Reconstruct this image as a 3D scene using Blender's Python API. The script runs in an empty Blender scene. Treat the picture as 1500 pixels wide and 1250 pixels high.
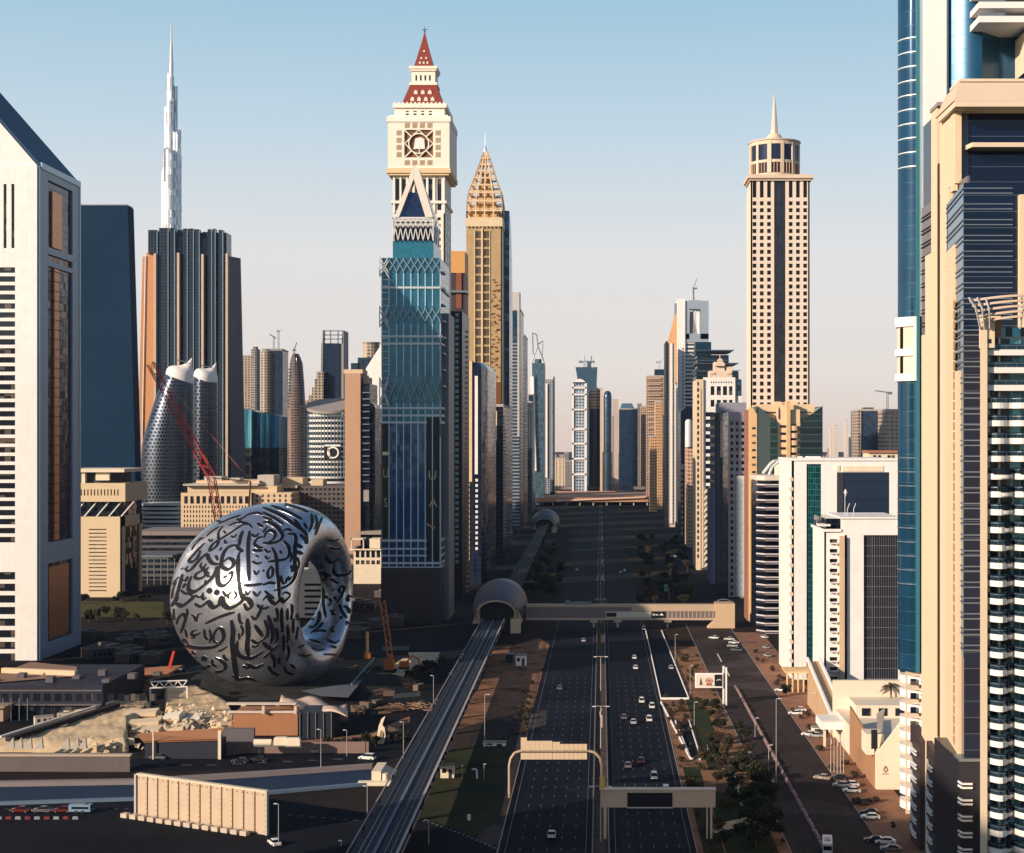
import bpy,bmesh,math,random
from mathutils import Vector,Matrix,noise
from mathutils.bvhtree import BVHTree
random.seed(7)
SC=bpy.context.scene
COL=SC.collection
R=math.radians
F,CX,HY,H=2200.0,880.0,645.0,110.0
cam_d=bpy.data.cameras.new("camera")
cam=bpy.data.objects.new("camera",cam_d);COL.objects.link(cam)
cam.location=(0,0,H);cam.rotation_euler=(R(90),0,0)
cam_d.sensor_fit='HORIZONTAL';cam_d.sensor_width=36.0
cam_d.lens=36.0*F/1500.0
cam_d.shift_x=-(CX-750.0)/1500.0
cam_d.shift_y=(HY-625.0)/1500.0
cam_d.clip_start=1.0;cam_d.clip_end=40000.0
SC.camera=cam
SC.render.resolution_x=1024;SC.render.resolution_y=853
SKYRAMP=((.05,(.76,.68,.62)),(.12,(.70,.68,.66)),(.20,(.48,.60,.68)),(.30,(.27,.47,.60)),(.45,(.06,.13,.24)))
SUN_EL,SUN_AZ=19.0,232.0
world=bpy.data.worlds.new("World");SC.world=world;world.use_nodes=True
wn=world.node_tree;wn.nodes.clear()
sky=wn.nodes.new('ShaderNodeTexSky');sky.sky_type='NISHITA';sky.sun_disc=False
sky.sun_elevation=R(SUN_EL);sky.sun_rotation=R(SUN_AZ)
sky.altitude=0;sky.air_density=1.0;sky.dust_density=0.5;sky.ozone_density=2.0
bg=wn.nodes.new('ShaderNodeBackground');bg.inputs['Strength'].default_value=0.10
wo=wn.nodes.new('ShaderNodeOutputWorld')
tc=wn.nodes.new('ShaderNodeTexCoord');sx=wn.nodes.new('ShaderNodeSeparateXYZ');wn.links.new(tc.outputs['Generated'],sx.inputs[0])
ramp=wn.nodes.new('ShaderNodeValToRGB');re_=ramp.color_ramp.elements
re_[0].position=0.0;re_[0].color=(.70,.56,.48,1);re_[1].position=1.0;re_[1].color=(.03,.07,.16,1)
for pz,c in SKYRAMP:e_=re_.new(pz);e_.color=(*c,1)
wn.links.new(sx.outputs[2],ramp.inputs[0])
gn=wn.nodes.new('ShaderNodeVectorMath');gn.operation='SCALE';gn.inputs['Scale'].default_value=10.0;wn.links.new(ramp.outputs[0],gn.inputs[0])
mr=wn.nodes.new('ShaderNodeMapRange');mr.interpolation_type='SMOOTHSTEP';mr.inputs['From Min'].default_value=-.35;mr.inputs['From Max'].default_value=.55;mr.inputs['To Max'].default_value=.92
wn.links.new(sx.outputs[1],mr.inputs['Value'])
mx=wn.nodes.new('ShaderNodeMix');mx.data_type='RGBA';wn.links.new(mr.outputs[0],mx.inputs['Factor']);wn.links.new(sky.outputs[0],mx.inputs['A']);wn.links.new(gn.outputs[0],mx.inputs['B'])
wn.links.new(mx.outputs['Result'],bg.inputs['Color']);wn.links.new(bg.outputs[0],wo.inputs['Surface'])
sun_d=bpy.data.lights.new("sun",'SUN');sun_d.energy=5.0;sun_d.angle=R(0.5);sun_d.color=(1.0,0.80,0.62)
sun=bpy.data.objects.new("sun",sun_d);COL.objects.link(sun)
sdir=Vector((math.sin(R(SUN_AZ))*math.cos(R(SUN_EL)),math.cos(R(SUN_AZ))*math.cos(R(SUN_EL)),math.sin(R(SUN_EL))))
sun.rotation_euler=sdir.to_track_quat('Z','Y').to_euler();sun.location=(0,0,900)
SC.view_settings.view_transform='Standard';SC.view_settings.look='None'
SC.view_settings.exposure=0.28;SC.view_settings.gamma=1.0
try:
 SC.cycles.max_bounces=6;SC.cycles.diffuse_bounces=2;SC.cycles.glossy_bounces=3
 SC.cycles.volume_bounces=0;SC.cycles.volume_step_rate=4
except Exception:
 pass
def X(px,Y):return(px-CX)*Y/F
def Z(py,Y):return H-(py-HY)*Y/F
def G(px,py,z=0.0):
 Y=F*(H-z)/(py-HY)
 return Vector((X(px,Y),Y,z))
MATS={}
def srgb(h):
 h=h.lstrip('#');v=[int(h[i:i+2],16)/255 for i in(0,2,4)]
 return tuple(c/12.92 if c<.04045 else((c+.055)/1.055)**2.4 for c in v)
def newmat(name):
 m=bpy.data.materials.new(name);m.use_nodes=True
 nt=m.node_tree;b=nt.nodes['Principled BSDF']
 return m,nt,b
def N(nt,t,**kw):
 n=nt.nodes.new(t)
 for k,v in kw.items():
  if k in('operation','data_type','blend_type','noise_dimensions','feature','wave_type','bands_direction','interpolation_type'):
   setattr(n,k,v)
  else:n.inputs[k].default_value=v
 return n
def mth(nt,op,a,b=None,c=None):
 n=nt.nodes.new('ShaderNodeMath');n.operation=op
 for i,v in enumerate((a,b,c)):
  if v is None:continue
  if isinstance(v,(int,float)):n.inputs[i].default_value=v
  else:nt.links.new(v,n.inputs[i])
 return n.outputs[0]
def mixc(nt,f,a,b,bt='MIX'):
 n=nt.nodes.new('ShaderNodeMix');n.data_type='RGBA';n.blend_type=bt
 for s,v in((n.inputs['Factor'],f),(n.inputs['A'],a),(n.inputs['B'],b)):
  if isinstance(v,(int,float)):s.default_value=v
  elif isinstance(v,tuple):s.default_value=(v[0],v[1],v[2],1)
  else:nt.links.new(v,s)
 return n.outputs['Result']
def pos(nt):
 g=nt.nodes.new('ShaderNodeNewGeometry');return g
def mat(name,col,rough=.7,metal=0.0,var=.14,scale=.15,bump=0.0,streak=0.0,spec=.2,panel=None):
 """plain weathered surface: two noise scales vary the colour, optional vertical dirt streaks and bump"""
 if name in MATS:return MATS[name]
 m,nt,b=newmat(name);g=pos(nt)
 n1=N(nt,'ShaderNodeTexNoise',Scale=scale,Detail=5.0);nt.links.new(g.outputs['Position'],n1 .inputs['Vector'])
 f=mth(nt,'MULTIPLY_ADD',n1 .outputs[0],2*var,1-var)
 if streak:
  mp=nt.nodes.new('ShaderNodeMapping');mp.inputs['Scale'].default_value=(.9,.9,.04)
  nt.links.new(g.outputs['Position'],mp.inputs['Vector'])
  n2=N(nt,'ShaderNodeTexNoise',Scale=1.0,Detail=3.0);nt.links.new(mp.outputs[0],n2 .inputs['Vector'])
  f=mth(nt,'MULTIPLY',f,mth(nt,'MULTIPLY_ADD',n2 .outputs[0],2*streak,1-streak))
 if panel:
  sp=nt.nodes.new('ShaderNodeSeparateXYZ');nt.links.new(g.outputs['Position'],sp.inputs[0])
  pu=mth(nt,'DIVIDE',mth(nt,'ADD',mth(nt,'ADD',sp.outputs[0],sp.outputs[1]),5000.0),panel[0]);pv=mth(nt,'DIVIDE',mth(nt,'ADD',sp.outputs[2],50.0),panel[1])
  cb=nt.nodes.new('ShaderNodeCombineXYZ');nt.links.new(mth(nt,'FLOOR',pu),cb.inputs[0]);nt.links.new(mth(nt,'FLOOR',pv),cb.inputs[1])
  wz=nt.nodes.new('ShaderNodeTexWhiteNoise');wz.noise_dimensions='3D';nt.links.new(cb.outputs[0],wz.inputs['Vector'])
  jt=mth(nt,'MAXIMUM',mth(nt,'LESS_THAN',mth(nt,'FRACT',pu),.18/panel[0]),mth(nt,'LESS_THAN',mth(nt,'FRACT',pv),.18/panel[1]))
  f=mth(nt,'MULTIPLY',f,mth(nt,'MULTIPLY_ADD',wz.outputs['Value'],.06,.95));f=mth(nt,'MULTIPLY',f,mth(nt,'MULTIPLY_ADD',jt,-.07,1.0))
 vm=nt.nodes.new('ShaderNodeVectorMath');vm.operation='SCALE'
 vm.inputs[0].default_value=col;nt.links.new(f,vm.inputs['Scale'])
 nt.links.new(vm.outputs[0],b.inputs['Base Color'])
 b.inputs['Roughness'].default_value=rough;b.inputs['Metallic'].default_value=metal
 b.inputs['Specular IOR Level'].default_value=spec
 if bump:
  bp=nt.nodes.new('ShaderNodeBump');bp.inputs['Strength'].default_value=bump
  n3=N(nt,'ShaderNodeTexNoise',Scale=scale*12,Detail=4.0);nt.links.new(g.outputs['Position'],n3 .inputs['Vector'])
  nt.links.new(n3 .outputs[0],bp.inputs['Height']);nt.links.new(bp.outputs[0],b.inputs['Normal'])
 MATS[name]=m;return m
def glass(name,col,metal=.55,rough=.07,bay=3.0,floor=4.0,line=.06,linecol=(.02,.03,.04),wob=.05,vary=.35):
 """curtain wall: every pane has its own tint and a slightly different tilt, thin joints between"""
 if name in MATS:return MATS[name]
 m,nt,b=newmat(name);g=pos(nt)
 sp=nt.nodes.new('ShaderNodeSeparateXYZ');nt.links.new(g.outputs['Position'],sp.inputs[0])
 u=mth(nt,'DIVIDE',mth(nt,'ADD',mth(nt,'ADD',sp.outputs[0],sp.outputs[1]),5000.0),bay)
 v=mth(nt,'DIVIDE',mth(nt,'ADD',sp.outputs[2],100.0),floor)
 fu,fv=mth(nt,'FRACT',u),mth(nt,'FRACT',v)
 cu,cv=mth(nt,'FLOOR',u),mth(nt,'FLOOR',v)
 cb=nt.nodes.new('ShaderNodeCombineXYZ');nt.links.new(cu,cb.inputs[0]);nt.links.new(cv,cb.inputs[1])
 wnz=nt.nodes.new('ShaderNodeTexWhiteNoise');wnz.noise_dimensions='3D';nt.links.new(cb.outputs[0],wnz.inputs['Vector'])
 edge=mth(nt,'MAXIMUM',mth(nt,'LESS_THAN',fu,line),mth(nt,'LESS_THAN',fv,line))
 vm=nt.nodes.new('ShaderNodeVectorMath');vm.operation='SCALE';vm.inputs[0].default_value=col
 nt.links.new(mth(nt,'MULTIPLY_ADD',wnz.outputs['Value'],2*vary,1-vary),vm.inputs['Scale'])
 nt.links.new(mixc(nt,edge,vm.outputs[0],linecol),b.inputs['Base Color'])
 nt.links.new(mth(nt,'MULTIPLY_ADD',edge,.4,rough),b.inputs['Roughness'])
 b.inputs['Metallic'].default_value=metal
 v1=nt.nodes.new('ShaderNodeVectorMath');v1 .operation='SUBTRACT';nt.links.new(wnz.outputs['Color'],v1 .inputs[0]);v1 .inputs[1].default_value=(.5,.5,.5)
 v2=nt.nodes.new('ShaderNodeVectorMath');v2 .operation='SCALE';nt.links.new(v1 .outputs[0],v2 .inputs[0]);v2 .inputs['Scale'].default_value=wob
 v3=nt.nodes.new('ShaderNodeVectorMath');v3 .operation='ADD';nt.links.new(g.outputs['Normal'],v3 .inputs[0]);nt.links.new(v2 .outputs[0],v3 .inputs[1])
 v4=nt.nodes.new('ShaderNodeVectorMath');v4 .operation='NORMALIZE';nt.links.new(v3 .outputs[0],v4 .inputs[0])
 nt.links.new(v4 .outputs[0],b.inputs['Normal'])
 MATS[name]=m;return m
def facade(name,wall,pane,bay=4.0,floor=3.8,a=.2,b2=.8,c=.25,d=.8,ox=0.0,metal=.3):
 """distant facade: rows of recessed windows in a rendered wall"""
 if name in MATS:return MATS[name]
 m,nt,b=newmat(name);g=pos(nt)
 sp=nt.nodes.new('ShaderNodeSeparateXYZ');nt.links.new(g.outputs['Position'],sp.inputs[0])
 sn=nt.nodes.new('ShaderNodeSeparateXYZ');nt.links.new(g.outputs['Normal'],sn.inputs[0])
 u=mth(nt,'DIVIDE',mth(nt,'ADD',mth(nt,'ADD',sp.outputs[0],sp.outputs[1]),5000.0+ox),bay)
 v=mth(nt,'DIVIDE',mth(nt,'ADD',sp.outputs[2],100.0),floor)
 fu,fv=mth(nt,'FRACT',u),mth(nt,'FRACT',v)
 cb=nt.nodes.new('ShaderNodeCombineXYZ');nt.links.new(mth(nt,'FLOOR',u),cb.inputs[0]);nt.links.new(mth(nt,'FLOOR',v),cb.inputs[1])
 wnz=nt.nodes.new('ShaderNodeTexWhiteNoise');wnz.noise_dimensions='3D';nt.links.new(cb.outputs[0],wnz.inputs['Vector'])
 mk=mth(nt,'MULTIPLY',mth(nt,'GREATER_THAN',fu,a),mth(nt,'LESS_THAN',fu,b2))
 mk=mth(nt,'MULTIPLY',mk,mth(nt,'MULTIPLY',mth(nt,'GREATER_THAN',fv,c),mth(nt,'LESS_THAN',fv,d)))
 mk=mth(nt,'MULTIPLY',mk,mth(nt,'LESS_THAN',mth(nt,'ABSOLUTE',sn.outputs[2]),.5))
 n1=N(nt,'ShaderNodeTexNoise',Scale=.06,Detail=4.0);nt.links.new(g.outputs['Position'],n1 .inputs['Vector'])
 vw=nt.nodes.new('ShaderNodeVectorMath');vw.operation='SCALE';vw.inputs[0].default_value=wall
 nt.links.new(mth(nt,'MULTIPLY_ADD',n1 .outputs[0],.36,.82),vw.inputs['Scale'])
 vp=nt.nodes.new('ShaderNodeVectorMath');vp.operation='SCALE';vp.inputs[0].default_value=pane
 nt.links.new(mth(nt,'MULTIPLY_ADD',wnz.outputs['Value'],1.2,.4),vp.inputs['Scale'])
 nt.links.new(mixc(nt,mk,vw.outputs[0],vp.outputs[0]),b.inputs['Base Color'])
 nt.links.new(mth(nt,'MULTIPLY_ADD',mk,-.55,.7),b.inputs['Roughness'])
 nt.links.new(mth(nt,'MULTIPLY',mk,metal),b.inputs['Metallic'])
 bp=nt.nodes.new('ShaderNodeBump');bp.inputs['Strength'].default_value=.6;bp.inputs['Distance'].default_value=.4;bp.invert=True
 nt.links.new(mk,bp.inputs['Height']);nt.links.new(bp.outputs[0],b.inputs['Normal'])
 MATS[name]=m;return m
CREAM=mat('cream_stone',(.76,.66,.50),.75,var=.08,streak=.06,panel=(2.4,3.6))
WHITE=mat('white_cladding',(.84,.82,.79),.55,var=.05,streak=.06,panel=(3.0,3.9))
BEIGE=mat('beige_render',(.60,.47,.32),.8,var=.09,streak=.07)
OCHRE=mat('ochre_render',(.55,.33,.15),.8,var=.1,streak=.1)
PINKST=mat('pinkish_stone',(.62,.49,.38),.8,var=.06,streak=.05)
GREYC=mat('grey_concrete',(.30,.29,.28),.8,var=.15,streak=.12)
DARKC=mat('dark_concrete',(.035,.042,.058),.7,var=.2)
CONC=mat('pale_concrete',(.46,.42,.37),.85,var=.16,scale=.3,streak=.1)
METAL=mat('grey_metal',(.26,.31,.36),.4,.7,var=.1)
WMETAL=mat('white_metal',(.72,.72,.70),.4,.1,var=.06)
BLACK=mat('black_paint',(.015,.017,.022),.45,var=.2)
ROOFM=mat('roof_grey',(.28,.25,.22),.85,var=.25,scale=.25)
REDT=mat('red_roof_tiles',(.24,.05,.035),.65,var=.18,scale=.6)
GOLD=mat('gold_cladding',(.62,.42,.17),.35,.35,var=.12)
STEEL=mat('brushed_steel',(.40,.41,.43),.27,.9,var=.07,scale=.05)
NAVY=glass('navy_glass',(.015,.035,.10),.55,.09,2.5,3.6,.05)
TEAL=glass('teal_glass',(.06,.22,.30),.6,.1,2.0,3.8,.07,(.03,.08,.1))
BLUEG=glass('blue_glass',(.05,.13,.24),.6,.08,2.2,4.0,.05)
DARKG=glass('dark_glass',(.010,.018,.038),.45,.1,2.5,3.8,.06)
def pane_mat(name,dark,blind):
 m,nt,b=newmat(name);oi=nt.nodes.new('ShaderNodeObjectInfo');g=pos(nt)
 w=nt.nodes.new('ShaderNodeTexWhiteNoise');w.noise_dimensions='3D';sn=nt.nodes.new('ShaderNodeVectorMath');sn.operation='SNAP';sn.inputs[1].default_value=(3.1,3.1,3.3);nt.links.new(g.outputs['Position'],sn.inputs[0]);nt.links.new(sn.outputs[0],w.inputs['Vector'])
 r=mth(nt,'FRACT',mth(nt,'ADD',oi.outputs['Random'],w.outputs['Value']));bl=mth(nt,'MULTIPLY',mth(nt,'GREATER_THAN',r,.80),mth(nt,'MULTIPLY',r,.8))
 nt.links.new(mixc(nt,bl,dark,blind),b.inputs['Base Color']);nt.links.new(mth(nt,'MULTIPLY_ADD',r,.25,.06),b.inputs['Roughness']);b.inputs['Metallic'].default_value=.25
 MATS[name]=m;return m
PANE=pane_mat('window_pane',(.014,.018,.030),(.16,.13,.10))
TPANE=mat('tinted_pane',(.05,.14,.17),.1,.5,var=.5,scale=.9)
TYRE=mat('tyre_rubber',(.02,.02,.02),.8)
CARGL=mat('car_glass',(.01,.012,.016),.06,.1)
REDP=mat('red_paint',(.5,.05,.03),.5)
ORANGEP=mat('orange_paint',(.62,.17,.04),.5)
YELLOWP=mat('yellow_paint',(.75,.42,.05),.5)
class MB:
 def __init__(s):s.v=[];s.f=[]
 def add(s,vs,fs):
  o=len(s.v);s.v+=[Vector(p)for p in vs];s.f+=[tuple(i+o for i in f)for f in fs];return s
 def box(s,x0,x1,y0,y1,z0,z1):
  if x0>x1:x0,x1=x1,x0
  if y0>y1:y0,y1=y1,y0
  if z0>z1:z0,z1=z1,z0
  return s.add([(x0,y0,z0),(x1,y0,z0),(x1,y1,z0),(x0,y1,z0),(x0,y0,z1),(x1,y0,z1),(x1,y1,z1),(x0,y1,z1)],[(0,3,2,1),(4,5,6,7),(0,1,5,4),(1,2,6,5),(2,3,7,6),(3,0,4,7)])
 def prism(s,poly,z0,z1,top=None):
  """poly counter-clockwise seen from above; top: another polygon of the same length, or a function (x,y)->z"""
  n=len(poly)
  b=[(p[0],p[1],z0)for p in poly]
  t=top or poly
  tt=[(p[0],p[1],z1(p[0],p[1])if callable(z1)else z1)for p in t]
  fs=[tuple(reversed(range(n))),tuple(range(n,2*n))]
  fs+=[(i,(i+1)%n,n+(i+1)%n,n+i)for i in range(n)]
  return s.add(b+tt,fs)
 def extr(s,poly,d,axis='y',o=0.0):
  """poly of (a,z) extruded along an axis from o to o+d (axis y: a is x; axis x: a is y)"""
  n=len(poly)
  if axis=='y':A=[(a,o,z)for a,z in poly];B=[(a,o+d,z)for a,z in poly]
  else:A=[(o,a,z)for a,z in poly];B=[(o+d,a,z)for a,z in poly]
  return s.add(A+B,[tuple(range(n)),tuple(reversed(range(n,2*n)))]+[(i,n+i,n+(i+1)%n,(i+1)%n)for i in range(n)])
 def cyl(s,c,r0,r1,z0,z1,n=12,sx=1.0,sy=1.0):
  vs=[]
  for r,z in((r0,z0),(r1,z1)):
   for i in range(n):
    a=2*math.pi*i/n
    vs.append((c[0]+r*sx*math.cos(a),c[1]+r*sy*math.sin(a),z))
  return s.add(vs,[tuple(reversed(range(n))),tuple(range(n,2*n))]+[(i,(i+1)%n,n+(i+1)%n,n+i)for i in range(n)])
 def lathe(s,c,prof,n=24,sx=1.0,sy=1.0,a0=0.0,a1=360.0):
  full=abs(a1-a0)>=359.9;m=n if full else n+1;vs=[];fs=[]
  for r,z in prof:
   for i in range(m):
    a=R(a0+(a1-a0)*i/n)
    vs.append((c[0]+r*sx*math.cos(a),c[1]+r*sy*math.sin(a),z))
  for j in range(len(prof)-1):
   for i in range(n):
    k=(i+1)%m if full else i+1
    fs.append((j*m+i,j*m+k,(j+1)*m+k,(j+1)*m+i))
  return s.add(vs,fs)
 def rod(s,a,b,r,n=6,r2=None):
  a,b=Vector(a),Vector(b);d=b-a
  if d.length<1e-6:return s
  q=d.to_track_quat('Z','Y');vs=[]
  for p,rr in((a,r),(b,r if r2 is None else r2)):
   for i in range(n):
    t=2*math.pi*(i+.5)/n
    vs.append(p+q@Vector((rr*math.cos(t),rr*math.sin(t),0)))
  return s.add(vs,[tuple(reversed(range(n))),tuple(range(n,2*n))]+[(i,(i+1)%n,n+(i+1)%n,n+i)for i in range(n)])
 def path(s,pts,r,n=6):
  for i in range(len(pts)-1):s.rod(pts[i],pts[i+1],r,n)
  return s
 def beam(s,a,b,w,h,up=(0,0,1)):
  """box section bar from a to b, w across, h along up"""
  a,b=Vector(a),Vector(b);d=(b-a).normalized();up=Vector(up)
  sd=d.cross(up)
  if sd.length<1e-4:sd=Vector((1,0,0))
  sd.normalize();u2=sd.cross(d).normalized();vs=[]
  for p in(a,b):
   for i,j in((-1,-1),(1,-1),(1,1),(-1,1)):vs.append(p+sd*(i*w/2)+u2*(j*h/2))
  return s.add(vs,[(3,2,1,0),(4,5,6,7),(0,1,5,4),(1,2,6,5),(2,3,7,6),(3,0,4,7)])
 def fbox(s,fc,u0,u1,z0,z1,d0,d1):
  """box on a facade: u along it, z up, d outwards"""
  p,u,n=fc;vs=[]
  for z in(z0,z1):
   for uu,dd in((u0,d1),(u1,d1),(u1,d0),(u0,d0)):
    vs.append((p[0]+u[0]*uu+n[0]*dd,p[1]+u[1]*uu+n[1]*dd,z))
  return s.add(vs,[(0,3,2,1),(4,5,6,7),(0,1,5,4),(1,2,6,5),(2,3,7,6),(3,0,4,7)])
 def build(s,name,m,parent=None,smooth=False,origin=None,ang=35):
  o0=Vector(origin)if origin is not None else(Vector(parent['o'])if parent is not None and 'o' in parent else Vector((0,0,0)))
  me=bpy.data.meshes.new(name)
  me.from_pydata([tuple(p-o0)for p in s.v],[],s.f);me.update()
  if isinstance(m,(list,tuple)):
   for mm in m:me.materials.append(mm)
  else:me.materials.append(m)
  bm=bmesh.new();bm.from_mesh(me);bmesh.ops.recalc_face_normals(bm,faces=bm.faces)
  if smooth:
   for f in bm.faces:f.smooth=True
   for e in bm.edges:
    if len(e.link_faces)==2 and e.calc_face_angle(0)>R(ang):e.smooth=False
  bm.to_mesh(me);bm.free()
  ob=bpy.data.objects.new(name,me);COL.objects.link(ob)
  ob['o']=list(o0)
  if parent is not None:ob.parent=parent
  else:ob.location=o0
  return ob
def loc_of(o):return Vector(o['o'])if 'o' in o else Vector((0,0,0))
def thing(name,label,cat,at=(0,0,0),group=None,rz=0.0):
 o=bpy.data.objects.new(name,None);COL.objects.link(o)
 o.location=at;o.rotation_euler=(0,0,rz);o['label']=label;o['category']=cat
 o.empty_display_size=2.0
 o['o']=list(at)if rz==0 else[0,0,0]
 if group:o['group']=group
 return o
def tag(o,label,cat,group=None):
 o['label']=label;o['category']=cat
 if group:o['group']=group
 return o
def struct(name,mb,m,kind='structure',**k):
 o=mb.build(name,m,None,**k);o['kind']=kind;return o
def copy_tree(o,parent=None):
 c=o.copy();COL.objects.link(c)
 if parent is not None:
  c.parent=parent;c.matrix_parent_inverse=o.matrix_parent_inverse
 for ch in list(o.children):copy_tree(ch,c)
 return c
def FR(x0,x1,y0):return((x0,y0),(1,0),(0,-1))
def LF(x0,y0,y1):return((x0,y1),(0,-1),(-1,0))
def RT(x1,y0,y1):return((x1,y0),(0,1),(1,0))
class Wins:
 """windows of one building: the 100 largest are parts of their own, the rest one part"""
 def __init__(s,root,m=PANE,name='window'):s.root=root;s.m=m;s.l=[];s.name=name;s.cache={}
 def add(s,fc,u0,u1,z0,z1,d=.06,t=.1):s.l.append((fc,u0,u1,z0,z1,d,t))
 def finish(s,limit=100):
  if not s.l:return
  s.l.sort(key=lambda w:-(w[2]-w[1])*(w[4]-w[3])*(1 if abs(w[0][2][1])>.5 else.2))
  o0=loc_of(s.root)
  for fc,u0,u1,z0,z1,d,t in s.l[:limit]:
   p,u,n=fc
   c=Vector((p[0]+u[0]*(u0+u1)/2+n[0]*d,p[1]+u[1]*(u0+u1)/2+n[1]*d,(z0+z1)/2))
   key=(round(u1-u0,1),round(z1-z0,1),n)
   if key in s.cache:ob=s.cache[key].copy();COL.objects.link(ob)
   else:
    k=MB();k.fbox(((0,0),u,n),-(u1-u0)/2,(u1-u0)/2,-(z1-z0)/2,(z1-z0)/2,-t/2,t/2)
    ob=k.build(s.name,s.m,None);ob.parent=s.root;s.cache[key]=ob
   ob.location=c-o0
  if len(s.l)>limit:
   k=MB()
   for fc,u0,u1,z0,z1,d,t in s.l[limit:]:k.fbox(fc,u0,u1,z0,z1,d-t/2,d+t/2)
   ob=k.build(s.name,s.m,s.root);ob['kind']='stuff'
def grid(mb,wins,fc,width,z0,z1,cols,rows,proud=.5):
 """wall layer standing proud of the core, with true openings: cols [(u0,u1)], rows [(z0,z1)]"""
 cols=sorted(cols);rows=sorted(rows);u=0.0
 for a,b in cols:
  if a-u>1e-3:mb.fbox(fc,u,a,z0,z1,0,proud)
  zz=z0
  for c,d in rows:
   if c-zz>1e-3:mb.fbox(fc,a,b,zz,c,0,proud)
   zz=d
   if wins is not None:wins.add(fc,a,b,c,d)
  if z1-zz>1e-3:mb.fbox(fc,a,b,zz,z1,0,proud)
  u=b
 if width-u>1e-3:mb.fbox(fc,u,width,z0,z1,0,proud)
def even(u0,u1,n,frac=.5):
 w=(u1-u0)/n
 return[(u0+i*w+w*(1-frac)/2,u0+(i+1)*w-w*(1-frac)/2)for i in range(n)]
def text_mb(txt,size,mapf,extr=.1,font_align='CENTER'):
 """lettering turned into a mesh: mapf((x,y,z)) places it"""
 cu=bpy.data.curves.new('lettering','FONT');cu.body=txt;cu.size=size;cu.extrude=extr;cu.align_x=font_align;cu.align_y='CENTER'
 ob=bpy.data.objects.new('lettering',cu);COL.objects.link(ob)
 dg=bpy.context.evaluated_depsgraph_get();me=bpy.data.meshes.new_from_object(ob.evaluated_get(dg))
 k=MB();k.add([mapf(v.co)for v in me.vertices],[tuple(p.vertices)for p in me.polygons])
 bpy.data.objects.remove(ob);bpy.data.curves.remove(cu);bpy.data.meshes.remove(me)
 return k
# ================================================================== towers on the left
def root_at(name,label,cat,x0,x1,y0,y1,group=None):
 return thing(name,label,cat,((x0+x1)/2,(y0+y1)/2,0),group)
# --- white gabled tower at the left edge
def white_gable_tower():
 Yf,Yr=750.0,807.0;xr=X(55,Yf);xl=-352.0;ze=247.0;zt=ze+1.15*(xr-xl)
 rt=root_at('gabled_tower','white gabled tower with a sloping dark blue roof at the left edge','tower',xl,xr,Yf,Yr)
 zf=lambda py:Z(py,Yf)
 w=MB();fc=FR(xl,xr,Yf);wid=xr-xl
 w.extr([(xl,0),(xr,0),(xr,ze),(xl,zt)],Yr-Yf-1.0,'y',Yf+.8)
 w.build('core',DARKG,rt)
 wl=MB();W_=Wins(rt)
 ua,ub=X(-42,Yf)-xl,X(23,Yf)-xl
 rows=[]
 for i in range(31):
  py=392+i*13.15;rows.append((zf(py+8.2),zf(py)))
 rows+=[(zf(838+i*17+11),zf(838+i*17))for i in range(8)]
 grid(wl,W_,fc,wid,0,zf(388),[(ua,ub)],rows,.8)
 s1,s2=(X(6,Yf)-xl,X(10.5,Yf)-xl),(X(17.5,Yf)-xl,X(22,Yf)-xl)
 s0=(X(-16,Yf)-xl,X(-11,Yf)-xl)
 grid(wl,W_,fc,wid,zf(388),zf(243),[s0,s1,s2],[(zf(364),zf(270))],.8)
 wl.add([(xl,Yf,zf(243)),(xr,Yf,zf(243)),(xr,Yf,ze),(xl,Yf,zt),(xl,Yf+.8,zf(243)),(xr,Yf+.8,zf(243)),(xr,Yf+.8,ze),(xl,Yf+.8,zt)],[(0,1,2,3),(7,6,5,4),(0,4,5,1),(1,5,6,2),(2,6,7,3),(3,7,4,0)])
 wl.build('front_wall',WHITE,rt);W_.finish()
 sf=RT(xr,Yf,Yr);yy=lambda px:xr*F/(px-CX)-Yf;zs=lambda py:Z(py,778)
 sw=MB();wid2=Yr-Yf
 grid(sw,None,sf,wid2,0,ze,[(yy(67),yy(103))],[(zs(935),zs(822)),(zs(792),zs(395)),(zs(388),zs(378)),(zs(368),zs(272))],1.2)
 sw.build('side_wall',mat('shaded_white_cladding',(.24,.33,.44),.4,.2,var=.04,streak=.06,panel=(3.0,3.9)),rt)  # white side wall with bluish shade put into its colour
 sl=MB()
 sl.fbox(sf,yy(77),yy(84),zs(790),zs(396),.05,1.0);sl.fbox(sf,yy(74),yy(88),zs(366),zs(285),.05,1.0)
 sl.fbox(sf,yy(70),yy(99),zs(932),zs(828),.05,.7)
 sl.build('lift_shaft_panel',mat('copper_panel',(.52,.24,.12),.3,.6,var=.3,scale=.4),rt)
 k=MB()
 for i in range(28):k.fbox(sf,yy(73),yy(89),zs(400+i*14),zs(401+i*14),1.0,1.12)
 k.build('shaft_crossbar',DARKC,rt)
 rf=MB();t=1.6
 rf.extr([(xr+.6,ze-.5),(xr+.6,ze+t),(xl,zt+t),(xl,zt-.5)],Yr-Yf+.4,'y',Yf+.6)
 rf.build('roof',mat('roof_blue',(.02,.06,.13),.5,.1,var=.1),rt)
 e=MB();e.beam((xr+.8,Yf+1.2,ze+.4),(xr+.8,Yr,ze+.4),2.0,3.0);e.build('eaves',mat('pale_blue_metal',(.35,.50,.58),.35,.4),rt)
 k=MB();k.fbox(sf,wid2-.6,wid2+1.2,0,ze+2,-1,1.5);k.build('corner_fin',mat('fin_metal',(.4,.48,.52),.4,.4),rt)
white_gable_tower()
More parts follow.
